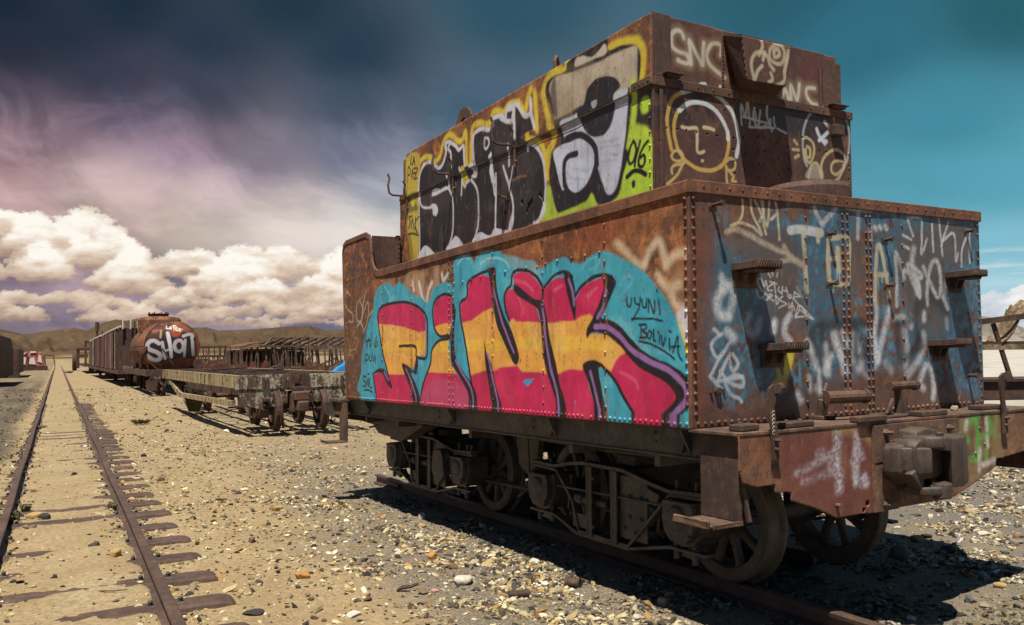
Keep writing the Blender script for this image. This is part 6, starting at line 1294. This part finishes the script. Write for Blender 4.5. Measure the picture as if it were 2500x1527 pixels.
# near flat wagon
FW_ = thing('flat_wagon', 'stripped flat wagon with flaking cream sides and rusty trucks behind the tender', 'wagon', (3.17, 17.6, -.13), radians(1.5))
def flat_side(x, s):
    m = MB(); m.box((x, 0.03, .90), (x+s*.012, 10.7, 1.15)); m.box((x-.002*s, .03, 1.135), (x+s*.10, 10.7, 1.152)); m.box((x-.002*s, .03, .888), (x+s*.10, 10.7, .902))
    for i in range(20): m.box((x-s*.014, .25+i*.53, .903), (x-.001*s, .29+i*.53, 1.134))
    return m
part('side_sill', flat_side(0, 1), 'peelb', FW_); part('side_sill', flat_side(2.62, -1), 'peelb', FW_)
for x in (.012, 2.50):
    m = MB(); m.prism([(.5, .62), (7.4, .55), (9.3, .89), (9.45, .887), (9.45, .80), (7.55, .43), (.5, .50)], 0, x, x+.09)
    for i in range(15): m.box((x-.012, .6+i*.48, .505-.006*i+.004), (x-.001, .64+i*.48, .615-.008*i))
    part('truss_chord', m, 'peelb', FW_)
    m = MB(); m.prism([(.5, .70), (7.3, .66), (8.9, .887), (.5, .887)], 0, x+(.30 if x < 1 else -.25), x+(.32 if x < 1 else -.23)); part('truss_web', m, 'frust', FW_)
m = MB()
for i in range(9): m.box((.10, .6+i*1.2, 1.0), (2.50, .68+i*1.2, 1.13))
for x in (.8, 1.25, 1.75): m.box((x, .1, .95), (x+.07, 10.6, 1.125))
m.beam((.3, 2.5, 1.16), (2.3, 5.2, 1.17), .05, .03); m.beam((2.2, 1.0, 1.16), (.4, 2.6, 1.17), .04, .03); m.beam((.5, 6, 1.16), (2.1, 8.6, 1.19), .05, .03)
part('floor_frame', m, 'frust', FW_)
m = MB()
for a, b in ((0.0, 1.07), (1.50, 2.62)): m.box((a, -.03, .86), (b, .028, 1.15), .004)
m.prism([(0.05, .858), (1.0, .858), (1.0, .62), (.85, .50), (.45, .46), (.1, .56)], 1, -.01, .02); m.prism([(1.55, .858), (2.5, .858), (2.45, .60), (2.2, .56), (1.62, .56)], 1, -.01, .02)
for x, z in ((.35, .95), (.42, 1.05), (.9, 1.0), (.98, .92), (1.85, 1.02), (2.25, .98), (.72, .66), (1.75, .72)): m.tube([(x, -.029, z), (x, -.036, z)], .022, 8)
part('end_beam', m, 'peel', FW_)
m = MB()
for x in (.52, .60, .95, 2.18): m.box((x, -.06, .84), (x+.06, -.031, 1.10), .004)
m.box((1.10, -.05, .82), (1.48, .5, .88)); m.box((1.08, -.06, .82), (1.11, .4, 1.16)); m.box((1.47, -.06, .82), (1.50, .4, 1.16)); m.beam((1.3, .2, .9), (1.33, .25, 1.12), .10, .05)
m.box((1.12, -.30, .60), (1.45, .3, .80), .03); m.box((1.17, -.34, .38), (1.42, -.05, .60), .03); m.box((1.10, -.16, .36), (1.18, .2, .75), .02); m.tube([(.45, -.05, .65), (.5, -.12, .45), (.6, -.12, .42), (.66, -.05, .7)], .025, 7); m.tube([(.92, -.1, .7), (.9, -.15, .3), (.93, -.12, .05)], .03, 7)
part('coupler', m, 'rust', FW_)
truck(FW_, 1.30, 1.0, .98, .42, 1.75); truck(FW_, 1.30, 8.6, .98, .42, 1.75)
# tank wagon
TW = thing('tank_wagon', 'orange rusted tank wagon with a silver lettered round end and a wide dome', 'wagon', (4.26, 38.0, -.13))
CT = Canvas(1, 38.0, 3.2, 5.7, .85, 3.2, .012, 120); CT.pt = lambda pts: [(on_world(x, y, 1, 38.0)[0], on_world(x, y, 1, 38.0)[2]) for x, y in pts]
n1 = fbm(CT.U*2, CT.V*3, 5, 7)
CT.blend((slice(None),)*2, .65*sstep(.5, .62, n1), L3(120, 50, 26)); CT.poly(cp('t', [(1200,450),(1560,430),(1500,620),(1260,700),(1180,620)]), (52, 26, 18), .8, .05)
CT.poly(cp('t', [(1330,460),(1450,455),(1360,505)]), (176, 76, 40), .9, .01); CT.poly(cp('t', [(1450,460),(1475,460),(1460,580),(1440,560)]), (190, 150, 90), .9, .01)
CT.poly(cp('t', [(1240,760),(1260,620),(1340,580),(1450,600),(1500,480),(1560,470),(1620,560),(1740,530),(1780,480),(1900,490),(1960,540),(1985,650),(1980,780),(1950,860),(1820,880),(1740,860),(1640,900),(1500,920),(1400,940),(1280,890)]), (26, 16, 16), .97, .02)
CT.poly(cp('t', [(1520,440),(1800,440),(1900,520),(1840,490),(1760,480),(1730,550),(1660,560),(1590,480)]), (170, 62, 24), .7, .02)
SV = (186, 178, 180)
for l, w in (([(1425,655),(1370,618),(1300,625),(1262,690),(1300,745),(1390,780),(1450,830),(1430,890),(1350,895),(1262,835)], .165), ([(1475,640),(1520,875)], .13), ([(1500,770),(1600,735)], .09), ([(1915,560),(1935,820)], .13), ([(1785,550),(1830,530),(1900,520),(1930,545)], .13), ([(1815,600),(1800,845)], .10)): CT.stroke(cp('t', l), w, SV, .97, .012)
CT.poly(cp('t', [(1530,500),(1580,495),(1610,650),(1632,850),(1590,865),(1565,700)]), (214, 208, 210), .97, .01)
CT.stroke(cp('t', [(1720+68*cos(a), 692+82*sin(a)) for a in np.linspace(0, 6.3, 16)]), .15, SV, .97, .012)
CT.strokes('t', [[(1545,395),(1545,435),(1575,435)],[(1605,410),(1585,420),(1590,445),(1608,435),(1610,412),(1612,442)],[(1645,395),(1648,468)],[(1635,395),(1675,395),(1680,425),(1650,435)],[(1700,425),(1675,440),(1685,468),(1705,450),(1706,470)],[(1715,440),(1745,438),(1722,472),(1755,470)],[(1770,445),(1774,448)]], .045, (236, 226, 206), soft=.006)
R0, zc = 1.08, 1.93; V = []; C = []; nr_, nt_ = 70, 150
for i in range(nr_):
    r = R0*i/(nr_-1)
    for j in range(nt_):
        t = 2*pi*j/nt_; x, z = r*cos(t), r*sin(t); V.append((x, -.26*(1-(r/R0)**2), z+zc+.05)); C.append(CT.sample(4.26+x, zc-.08+z))
ii = np.arange(nr_*nt_).reshape(nr_, nt_); F = np.stack([ii[:-1], np.roll(ii[:-1], -1, 1), np.roll(ii[1:], -1, 1), ii[1:]], -1).reshape(-1, 4)
obj('tank_end', fast_mesh('tank_end', np.array(V), F, M['orust'], np.array(C), True), TW)
m = MB(); m.lathe([(R0, 0), (R0, 2.6), (R0+.015, 2.61), (R0+.015, 5.2), (R0, 5.21), (R0, 8.0), (.6, 8.25), (0, 8.3)], (0, .005, zc+.05), 1, 48, closed=False); m.lathe([(R0, -.01), (R0+.03, -.01), (R0+.03, .10), (R0, .10)], (0, 0, zc+.05), 1, 48)
o = part('tank_shell', m, 'orust0', TW, smooth=True)
m = MB(); m.lathe([(.95, -.3), (.95, .26), (.87, .38), (.5, .44), (.3, .45), (0, .45)], (-.05, 4.6, zc+R0+.0), 2, 36, closed=False); part('tank_dome', m, 'orust0', TW)
m = MB(); m.lathe([(.42, .44), (.46, .52), (.50, .56), (.3, .58), (0, .58)], (-.1, 4.6, zc+R0), 2, 20, closed=False)
for i in range(9): m.tube([(-.1+.42*cos(i*.7), 4.6+.42*sin(i*.7), zc+R0+.50), (-.1+.42*cos(i*.7), 4.6+.42*sin(i*.7), zc+R0+.64)], .03, 6)
part('dome_lid', m, 'frust', TW)
m = MB(); m.box((-1.2, -1.9, .78), (1.3, -1.8, 1.05), .01); m.box((-1.2, -1.8, .80), (-1.1, 9.6, 1.02)); m.box((1.2, -1.8, .80), (1.3, 9.6, 1.02)); m.box((-.3, -1.7, .80), (.3, 9.5, 1.0))
part('underframe', m, 'frust', TW)
m = MB(); m.beam((-1.3, -.6, 2.0), (-1.3, 7.8, 2.05), .25, .04); m.beam((-1.28, -.1, 1.1), (-1.0, -.05, 2.0), .05, .05); m.beam((.0, -.4, 1.2), (-.45, -.45, 1.9), .07, .05)
for y in (.6, 3.6, 7.2): m.prism([(-1.0, 1.0), (1.0, 1.0), (.8, 1.35), (.3, 1.12), (-.3, 1.12), (-.8, 1.35)], 1, y, y+.15)
part('cradle', m, 'frust', TW)
truck(TW, 0, -.6, 1.0, .42, 1.6); truck(TW, 0, 8.0, 1.0, .42, 1.6, False)
m = MB(); m.prism([(-1.2, .62), (-.75, .62), (-.80, .22), (-1.15, .22)], 1, -2.1, -1.92); m.tube([(-1.1, -2.0, .6), (-1.0, -2.05, .75), (-.8, -2.0, .62)], .04, 7); part('buffer_box', m, 'frust', TW)
# box wagons, walls half gone
def box_wagon(x, y, L, label, plates, H=3.2, seed=0):
    g = random.Random(seed); t = thing('box_wagon', label, 'wagon', (x, y, -.13), radians(.6), 'burnt out box wagons behind the tank wagon')
    for s in (0, 1):
        X = 2.5*s
        for i in range(int(L/1.15)+1):
            m = MB(); m.box((X-.05, i*1.15, .85), (X+.05, i*1.15+.10, H-g.random()*.1))
            if i % 2 == 0 and g.random() < .5: m.beam((X, i*1.15+.05, .9), (X, i*1.15+1.1, H-.1), .07, .06)
            part('side_post', m, 'frust', t)
        if s == 0:
            for (a, b, mt) in plates:
                m = MB(); m.box((X-.075, a, .92), (X-.055, b, H-.12)); part('wall_plate', m, mt, t)
        else:
            m = MB(); m.box((X-.02, 0, .9), (X, L, H-.2)); part('wall_plate', m, 'frust', t)
        m = MB(); m.beam((X, -.05, H+.02), (X, L*.5, H+.0), .12, .08); m.beam((X, L*.5, H+.0), (X, L, H-.08), .12, .08); part('roof_rail', m, 'white' if s == 0 else 'frust', t)
    m = MB()
    for i in range(5): m.box((.05+i*.6, -.05, .85), (.13+i*.6, .05, H+(.25 if i < 4 else 0)+.15*g.random()))
    m.box((0, .06, 2.2), (2.5, .09, H-.05)); part('end_frame', m, 'frust', t)
    if seed == 1:
        m = MB()
        for i in range(4): m.beam((.12+i*.36, -.08, H-.12), (.10+i*.36+g.uniform(-.05, .05), -.08, H+.28+.3*g.random()), .06, .05)
        part('end_stakes', m, 'white', t)
    m = MB(); m.box((-.12, -.2, .68), (2.62, L+.1, .86)); part('underframe', m, 'frust', t)
    truck(t, 1.25, 1.6, 1.0, .42, 1.6, seed == 1); truck(t, 1.25, L-1.8, 1.0, .42, 1.6, False); return t
box_wagon(2.86, 48.2, 16.5, 'nearest box wagon skeleton with dark red plates and pale roof rail', [(2.6, 3.2, 'peel'), (4.4, 6.2, 'mred'), (6.2, 6.8, 'peel'), (7, 9.0, 'mred'), (9.2, 10.6, 'frust'), (10.6, 11.2, 'peel'), (12.8, 16, 'mred')], 3.15, 1)
box_wagon(2.70, 66.5, 17.0, 'farther box wagon skeleton with a broken sagging roof line', [(.4, 3.8, 'mred'), (4.2, 6, 'frust'), (9, 10.4, 'peel'), (10.4, 13, 'mred'), (13.2, 16.5, 'frust')], 3.1, 2)
# wreck with yellow panel beyond
W1 = thing('flat_wagon', 'low wreck with a yellow panel under a bare portal', 'wagon', (2.3, 92, -.13))
m = MB(); m.box((0, 0, .7), (2.6, 22, .95)); part('underframe', m, 'frust', W1)
m = MB(); m.box((0, 0, .95), (.22, .25, 3.1)); m.box((2.4, 0, .95), (2.6, .25, 3.1)); m.box((0, .26, 3.0), (2.6, .5, 3.25)); m.box((-.6, 6, .5), (-.3, 6.3, 2.6)); m.beam((-.5, 6, 2.5), (2.0, 6.2, 2.4), .2, .2); part('portal', m, 'frust', W1)
m = MB(); m.prism([(.3, 1.1), (2.3, 1.5), (2.2, 2.0), (.4, 1.9)], 1, 1.0, 1.5); part('yellow_panel', m, 'yellowp', W1); truck(W1, 1.3, 2, 1.0, .42, 1.6, False)
W2 = thing('wagon_truck', 'pair of dark wheels standing beyond the yellow panel wreck', 'truck', (1.6, 118, -.13)); m = MB()
for q in (0, 2.4): m.lathe([(.3, 0), (1.1, 0), (1.2, .1), (1.1, .5), (.3, .5)], (q, 0, 1.1), 0, 20)
m.box((0, .2, 1.7), (2.8, .6, 2.0)); part('wheelset', m, 'frust', W2)
W3 = thing('tall_stack', 'thin rusty pipe stack rising behind the far box wagon', 'stack', (3.6, 98, -.13)); m = MB(); m.tube([(0, 0, 0), (0, 0, 3.5), (.02, 0, 5.2)], .10, 10); m.tube([(0, 0, 4.4), (.02, 0, 5.3)], .20, 10); part('pipe', m, 'frust', W3)
# left side
W4 = thing('wrecked_carriage', 'dark wrecked carriage end with pale edge strips at the left edge', 'carriage', (-5.5, 54, -.13), radians(-1)); m = MB()
m.prism([(0, .5), (2.7, .5), (2.7, 2.0), (2.55, 2.9), (2.2, 3.05), (0, 3.1)], 1, 0, .12); m.prism([(.0, .5), (2.72, .5), (2.72, 2.0), (2.57, 2.92), (0, 3.08)], 1, .14, 11); part('body', m, 'frust', W4)
m = MB(); m.beam((1.75, -.03, .1), (1.70, -.03, 3.0), .10, .04); m.beam((1.8, -.03, 1.75), (2.6, -.03, 1.80), .04, .06); m.beam((1.8, -.03, 1.25), (2.6, -.03, 1.27), .04, .05); m.beam((.8, -.04, 3.06), (2.4, -.04, 3.10), .05, .06); part('edge_strip', m, 'white', W4)
m = MB(); m.prism([(1.9, .0), (2.6, .0), (2.7, .6), (1.9, .6)], 1, -.3, .5); part('step', m, 'frust', W4)
W4b = thing('wrecked_carriage', 'low dark wagon body behind the carriage at the left edge', 'carriage', (-5.4, 79, -.13)); m = MB(); m.box((0, 0, .4), (2.6, 12, 2.4)); m.box((1.9, -.2, 0), (2.7, .8, .5)); part('body', m, 'frust', W4b)
W5 = thing('wrecked_locomotive', 'red and white painted wreck standing far off left of the long track', 'locomotive', (-4.6, 126, -.13)); m = MB()
m.prism([(.1, .6), (3.0, .6), (3.05, 1.6), (2.7, 2.3), (2.0, 2.55), (1.3, 2.6), (.7, 2.35), (.25, 1.8)], 1, 0, 6); part('body', m, 'redp', W5)
m = MB(); m.prism([(.45, .8), (.9, .85), (1.0, 1.7), (.6, 1.95)], 1, -.08, -.01); m.prism([(1.3, .9), (2.1, .8), (1.9, 1.75), (1.4, 1.6)], 1, -.08, -.01); m.prism([(2.3, 1.2), (2.8, 1.0), (2.7, 1.9), (2.4, 2.1)], 1, -.08, -.01); m.prism([(.4, 2.0), (.9, 2.2), (1.1, 2.5), (.5, 2.2)], 1, -.1, -.01); m.prism([(1.4, 2.3), (2.2, 2.35), (2.0, 2.55), (1.5, 2.55)], 1, -.1, 2); part('white_patch', m, 'white', W5)
m = MB(); m.box((0, -.1, 0), (3.4, 6, .58)); m.box((1.1, -.1, .8), (1.25, -.02, 1.9)); m.beam((3.2, 0, .5), (3.1, 0, 2.0), .12, .12); m.beam((3.1, 0, 2.0), (4.2, 0, 1.9), .12, .12); m.beam((4.1, 0, 1.9), (4.3, 0, .5), .12, .12); part('frame', m, 'frust', W5)
# wooden coaches behind the flat wagon
def coach(x, y, w, L, h, label, seed, plates=True):
    g = random.Random(seed); t = thing('coach_skeleton', label, 'coach', (x, y, -.13), 0, 'collapsed wooden coaches behind the flat wagon')
    m = MB(); prof = [(w*i/12, h-.38+.38*sin(pi*min(1, max(0, .12+.80*i/12)))) for i in range(13)]
    for i in range(12):
        a, b = prof[i], prof[i+1]
        m.prism([(a[0], a[1]), (b[0], b[1]), (b[0], b[1]+.06), (a[0], a[1]+.06)], 1, -.2, L)
    part('roof', m, 'wood' if not plates else 'orust0', t)
    for i in range(9):
        m = MB(); X = w*i/8; m.beam((X, 0, .3), (X+g.uniform(-.12, .12), g.uniform(-.05, .05), h-.25), .09, .08)
        if g.random() < .6: m.beam((X+.1, -.05, .5), (X+.35*g.random(), -.06, h-.3), .05, .04)
        part('post', m, 'wood', t)
    for i in range(8): m = MB(); m.beam((0, L*i/8+.4, .3), (g.uniform(-.1, .1), L*i/8+.4, h-.35), .08, .09); part('post', m, 'wood', t)
    m = MB(); m.box((0, -.03, h-.42), (w, .05, h-.33)); part('top_plate', m, 'wood', t); m = MB(); m.box((0, -.05, .25), (w, .06, .45)); part('sill', m, 'wood', t)
    if plates:
        for a, b, z0, z1, mt in ((.02, .9, .45, 1.25, 'mred'), (.95, 1.35, .5, h-.5, 'frust'), (1.5, 1.95, .6, h-.5, 'orust0'), (2.1, 2.5, .4, h-.45, 'mred'), (2.6, w, .5, h-.5, 'frust')):
            m = MB(); m.box((a, .07, z0), (b, .10, z1)); part('wall_plate', m, mt, t)
        m = MB(); m.box((.1, L-.1, .3), (w-.1, L, h-.4)); part('wall_plate', m, 'frust', t)
    m = MB(); m.box((-.1, -.1, 0), (w+.1, L, .25)); part('floor', m, 'frust', t)
    return t
coach(7.9, 42, 3.0, 4.5, 2.2, 'coach remains with a curved red rusted roof and torn plates', 3)
t = thing('coach_skeleton', 'open coach skeleton with bare slanting roof rafters beside the tender', 'coach', (9.6, 40.5, -.13), 0, 'collapsed wooden coaches behind the flat wagon'); g = random.Random(8)
for i in range(10): m = MB(); m.beam((-1.1+i*.45, 0, 1.98), (.45+i*.45, 2.6, 2.42+g.uniform(-.03, .03)), .07, .09); part('rafter', m, 'wood', t)
m = MB()
m.beam((-1.2, 0, 1.98), (3.4, 0, 1.94), .10, .10); m.beam((-.2, 2.6, 2.42), (4.6, 2.6, 2.38), .08, .06); m.beam((-.9, .3, 2.0), (-.1, 2.5, 2.4), .1, .1); m.beam((1.2, .0, 1.82), (4.2, -.6, 2.02), .12, .12)
part('roof_beams', m, 'wood', t)
for i in range(17): m = MB(); X = -.3+i*.24; m.beam((X+g.uniform(-.1, .1), g.uniform(0, .2), .25), (X+g.uniform(-.35, .15), 0, 1.85+g.uniform(-.2, .1)), .07, .06); part('post', m, 'wood', t)
for i in range(9): m = MB(); m.beam((.2+i*.42, 2.6, .25), (.1+i*.42, 2.6, 2.38), .06, .06); part('post', m, 'wood', t)
m = MB(); m.box((-.4, -.06, .9), (4.2, .02, 1.0)); part('waist_rail', m, 'wood', t)
m = MB(); m.box((-.4, 0, 0), (4.4, 3, .28)); part('floor', m, 'frust', t)
def debris(x, y, w, h, label, seed):
    g = random.Random(seed); t = thing('twisted_frame', label, 'wreckage', (x, y, -.13), 0, 'twisted iron frames in the distance'); m = MB()
    for i in range(9): m.beam((w*i/8, 0, .8), (w*i/8+g.uniform(-.3, .3), g.uniform(0, 1), h*(.75+.25*g.random())), .09, .08)
    for i in range(9): m.beam((w*i/8, 4, .8), (w*i/8+g.uniform(-.1, .1), 4, h*.97), .08, .08)
    for i in range(6): m.beam((w*i/6, 0, h*.95), (w*i/6+g.uniform(-.2, .4), 4, h), .08, .08)
    m.beam((0, 0, h*.92), (w, 0, h*.98), .1, .1); m.beam((0, 4, h), (w*1.1, 4, h*.96), .1, .1); part('bars', m, 'frust', t)
    m = MB(); m.box((-.2, -.3, .5), (w+.3, 4.2, .9)); m.prism([(0, .9), (w*.4, .95), (w*.3, 1.4), (.2, 1.3)], 1, -.2, 0); part('underframe', m, 'frust', t)
    m = MB(); m.prism([(w*.4, .92), (w*.9, .92), (w*.8, 1.35), (w*.5, 1.25)], 1, -.1, 1); part('torn_plate', m, 'mred', t); return t
debris(8.9, 66, 3.4, 2.35, 'cage like iron frame right of the tank wagon', 1); debris(12.6, 70, 2.2, 2.0, 'slanting broken frame between the cage and the coaches', 2); debris(13.2, 62, 3.0, 1.5, 'low tangle of iron in front of the far frames', 4)
debris(7.3, 58, 3.0, 1.6, 'low buckled underframe directly beside the tank wagon', 5)
def scrap_heap(x, y, w, label, seed):
    g = random.Random(seed); t = thing('scrap_heap', label, 'wreckage', (x, y, -.13), 0, 'low heaps of scrap iron behind the flat wagon')
    for k, mt in enumerate(('frust', 'mred', 'orust0', 'wood')):
        m = MB()
        for i in range(20 if k in (0, 3) else 5):
            a = (g.uniform(0, w), g.uniform(0, 2), g.uniform(.1, .95)); ang = g.uniform(-.5, .5); L = g.uniform(.4, 1.6)
            if k in (0, 3): m.beam(a, (a[0]+L*cos(ang), a[1]+g.uniform(-.4, .4), a[2]+L*sin(ang)*.8+.1), .07, .07)
            else: q = MB(); q.box(a, (a[0]+g.uniform(.2, .7), a[1]+.03, a[2]+g.uniform(.2, .5)), rot=('Y', g.uniform(-.5, .5))); part(('', 'torn_plate', 'rusty_plate')[k], q, mt, t)
        if k in (0, 3): part(('bars', 'torn_plate', 'rusty_plate', 'planks')[k], m, mt, t)
for i, (x, y, w, lab) in enumerate(((6.6, 47, 1.6, 'low scrap heap directly right of the tank wagon underframe'), (8.3, 52, 2.6, 'scrap heap of bars and plates between tank wagon and coaches'), (6.2, 36, 1.8, 'dark scrap heap rising behind the middle of the flat wagon'), (8.6, 36, 3.2, 'tangled scrap in front of the coach skeletons'))): scrap_heap(x, y, w, lab, 30+i)
# small things round the flat wagon
tag(obj('blue_tarpaulin', None) if False else (lambda m: m.build('blue_tarpaulin', M['blue']))((lambda m: (m.prism([(8.65, .55), (9.5, .52), (9.6, 1.35), (9.25, 1.0), (9.1, .95)], 1, 30.0, 30.5), m)[1])(MB())), 'crumpled bright blue tarpaulin against the tender cab edge', 'tarpaulin')
P = on_world(815, 968, 1, 20.0); m = MB(); m.lathe([(.26, .0), (.25, -.10), (.17, -.20), (0, -.23), (0, -.20), (.15, -.17), (.23, -.09), (.24, 0)], (0, 0, 0), 2, 24); m.tube([(-.2, 0, -.12), (-.2, 0, -.6)], .015, 6); m.tube([(.2, 0, -.12), (.2, 0, -.6)], .015, 6); m.tube([(0, .2, -.12), (0, .2, -.6)], .015, 6)
o = m.build('basin', M['blue']); o.location = (P[0], P[1], P[2]); tag(o, 'dark blue basin on thin legs between flat wagon and tender', 'basin')
m = MB(); P0 = on_world(770, 1030, 2, -.1); P1 = on_world(875, 1050, 2, -.1); m.tube([P0+[0, 0, .25], (P0*.7+P1*.3)+[0, 0, .10], (P0*.4+P1*.6)+[0, 0, .06], P1+[0, 0, .02]], .022, 7); tag(m.build('rod', M['rust']), 'bent rusty rod lying from the flat wagon toward the tender', 'rod')
def shrub(P, r, h, n, label, seed):
    g = np.random.default_rng(seed); V = []; F = []
    for i in range(n):
        t = g.uniform(0, 6.28); rr = r*g.random()**.5; b = np.array([P[0]+rr*.4*cos(t), P[1]+rr*.4*sin(t), P[2]]); e = np.array([P[0]+rr*cos(t), P[1]+rr*sin(t), P[2]+h*g.uniform(.4, 1)]); w = .012
        k = len(V); V += [b+[w, 0, 0], b-[w, 0, 0], (b+e)/2+[0, 0, .04]-[w*.8, 0, 0], (b+e)/2+[0, 0, .04]+[w*.8, 0, 0], e]; F += [(k, k+1, k+2, k+3), (k+3, k+2, k+4, k+4)]
    me = bpy.data.meshes.new('shrub'); me.from_pydata([tuple(v) for v in V], [], [f if f[2] != f[3] else f[:3] for f in F]); me.materials.append(M['leaf']); tag(obj('shrub', me), label, 'shrub')
M['leaf'] = plain_mat('dry_olive_leaves', (.075, .07, .028), .8, .5, 6)
shrub(on_world(474, 1005, 2, -.12), .32, .75, 500, 'olive green shrub growing beneath the flat wagon', 1)
for i, (x, y, r, h, lab) in enumerate(((168, 912, .8, .35, 'low green tuft at the far end of the long track'), (345, 1036, .35, .10, 'flat weed patch on the sand left of the flat wagon'), (30, 1280, .10, .10, 'small weed beside the left rail'), (62, 1255, .07, .07, 'weed growing by the ochre brick'), (275, 1250, .06, .06, 'tiny weed beside the inside of the right rail'), (100, 1048, .15, .03, 'thin yellow weed on the far track bed'))):
    shrub(on_world(x, y, 2, -.12)+np.array([0, 0, .02]), r, h, 90, lab, 20+i)
# small iron scrap in the gravel
def scrap(name, cat, x, y, label, build):
    P = on_world(x, y, 2, -.15); P[2] = float(gz(P[0], P[1])); m = MB(); build(m); o = m.build(name, M['rust']); o.location = tuple(float(v) for v in P); tag(o, label, cat); return o
o = scrap('roller', 'scrap iron', 1399, 1425, 'rusty hollow roller lying on the sunlit side of the shadow edge', lambda m: (m.lathe([(.014, -.05), (.036, -.05), (.036, -.03), (.031, -.028), (.031, .03), (.036, .032), (.036, .05), (.014, .05)], (0, 0, .034), 0, 20))); o.rotation_euler = (0, 0, -.9)
o = scrap('pipe_piece', 'scrap iron', 1266, 1459, 'short rusty pipe piece left of the roller', lambda m: m.lathe([(.016, -.065), (.024, -.065), (.024, .065), (.016, .065)], (0, 0, .022), 0, 14)); o.rotation_euler = (0, 0, -.35)
o = scrap('iron_strip', 'scrap iron', 995, 1458, 'curved rust orange strip of iron in the pale gravel', lambda m: m.tube([(-.07, 0, .012), (-.03, .01, .03), (.02, .005, .035), (.07, .02, .05)], [.008, .014, .012, .009], 6)); o.rotation_euler = (0, 0, -.5)
o = scrap('wire', 'wire', 272, 1472, 'thin dark bent wire on the sand between the rails', lambda m: m.tube([(-.09, .02, .006), (-.04, -.005, .012), (.02, -.005, .012), (.09, .03, .01)], .004, 5)); o.rotation_euler = (0, 0, -.5)
M['twig'] = M['white']
m = MB()
for a, b in (((0, 0, .03), (.07, .01, .09)), ((0, 0, .03), (.09, .0, .06)), ((.0, .0, .02), (.06, -.02, .055)), ((.01, 0, .03), (.10, .03, .05))): m.tube([a, b], .004, 5)
o = m.build('twigs', M['white']); P = on_world(2335, 1335, 2, -.17); o.location = tuple(P); tag(o, 'bundle of white twigs sticking out of the mossy black clump', 'twigs')
# wrecked gondola at the right edge
RW = thing('wrecked_gondola', 'torn open gondola wagon with bent top rail at the right edge', 'wagon', (9.2, 9.4, -.13), radians(-28)); m = MB()
m.box((-3, 0, .70), (6, 1.9, .98), .01); m.box((-3, -.05, .98), (6, 0, 1.02)); part('underframe', m, 'frust', RW)
m = MB(); m.beam((-3, .05, 1.52), (6, .05, 1.50), .05, .09); part('side_board', m, 'cream', RW)
def on_rig(x, y): # where a sight line meets the gondola's near side, in the wagon's own axes
    d = ray(x, y); ux = np.array([cos(radians(-28)), sin(radians(-28)), 0]); nn = np.array([-ux[1], ux[0], 0]); o = np.array([9.2, 9.4, -.13]); q = CAM+d*((o-CAM)@nn)/(d@nn)-o; return float(q@ux), float(q[2])
xa, za = on_rig(2397, 786); xb, zb_ = on_rig(2490, 774); g_ = (zb_-za)/(xb-xa)
m = MB(); m.beam((xa-2.5, .02, za-g_*2.5), (xb+1.5, .02, zb_+g_*1.5), .07, .085); part('top_rail', m, 'frust', RW)
xc_, zc_ = on_rig(2430, 790); xd_, zd_ = on_rig(2474, 928)
for k in (-2.4, -1.2, 0, 1.3): m = MB(); m.beam((xc_+k, .06, zc_), (xd_+k, .06, zd_), .05, .055); part('post', m, 'frust', RW)
m = MB(); zz = on_rig(2440, 838)[1]; m.beam((-3, .05, zz), (6, .05, zz), .05, .05); part('middle_rail', m, 'frust', RW)
m = MB(); pts = [on_rig(*q) for q in ((2446, 836), (2462, 826), (2476, 808), (2486, 788), (2494, 770), (2504, 758), (2530, 745))]
for p0, p1 in zip(pts[:-1], pts[1:]):
    w0 = .10; m.add([(p0[0], .0, p0[1]), (p1[0], .0, p1[1]), (p1[0]+.10, .55, p1[1]+.12), (p0[0]+.05, .5, p0[1]+.03), (p0[0], .012, p0[1]-.03), (p1[0], .012, p1[1]-.03), (p1[0]+.10, .55, p1[1]+.09), (p0[0]+.05, .5, p0[1])], [(0, 1, 2, 3), (7, 6, 5, 4), (0, 4, 5, 1), (1, 5, 6, 2), (2, 6, 7, 3), (3, 7, 4, 0)])
part('torn_sheet', m, 'cream', RW)
truck(RW, 2.2, .9, 1.0, .32, 1.3); truck(RW, -1.6, .9, 1.0, .32, 1.3)
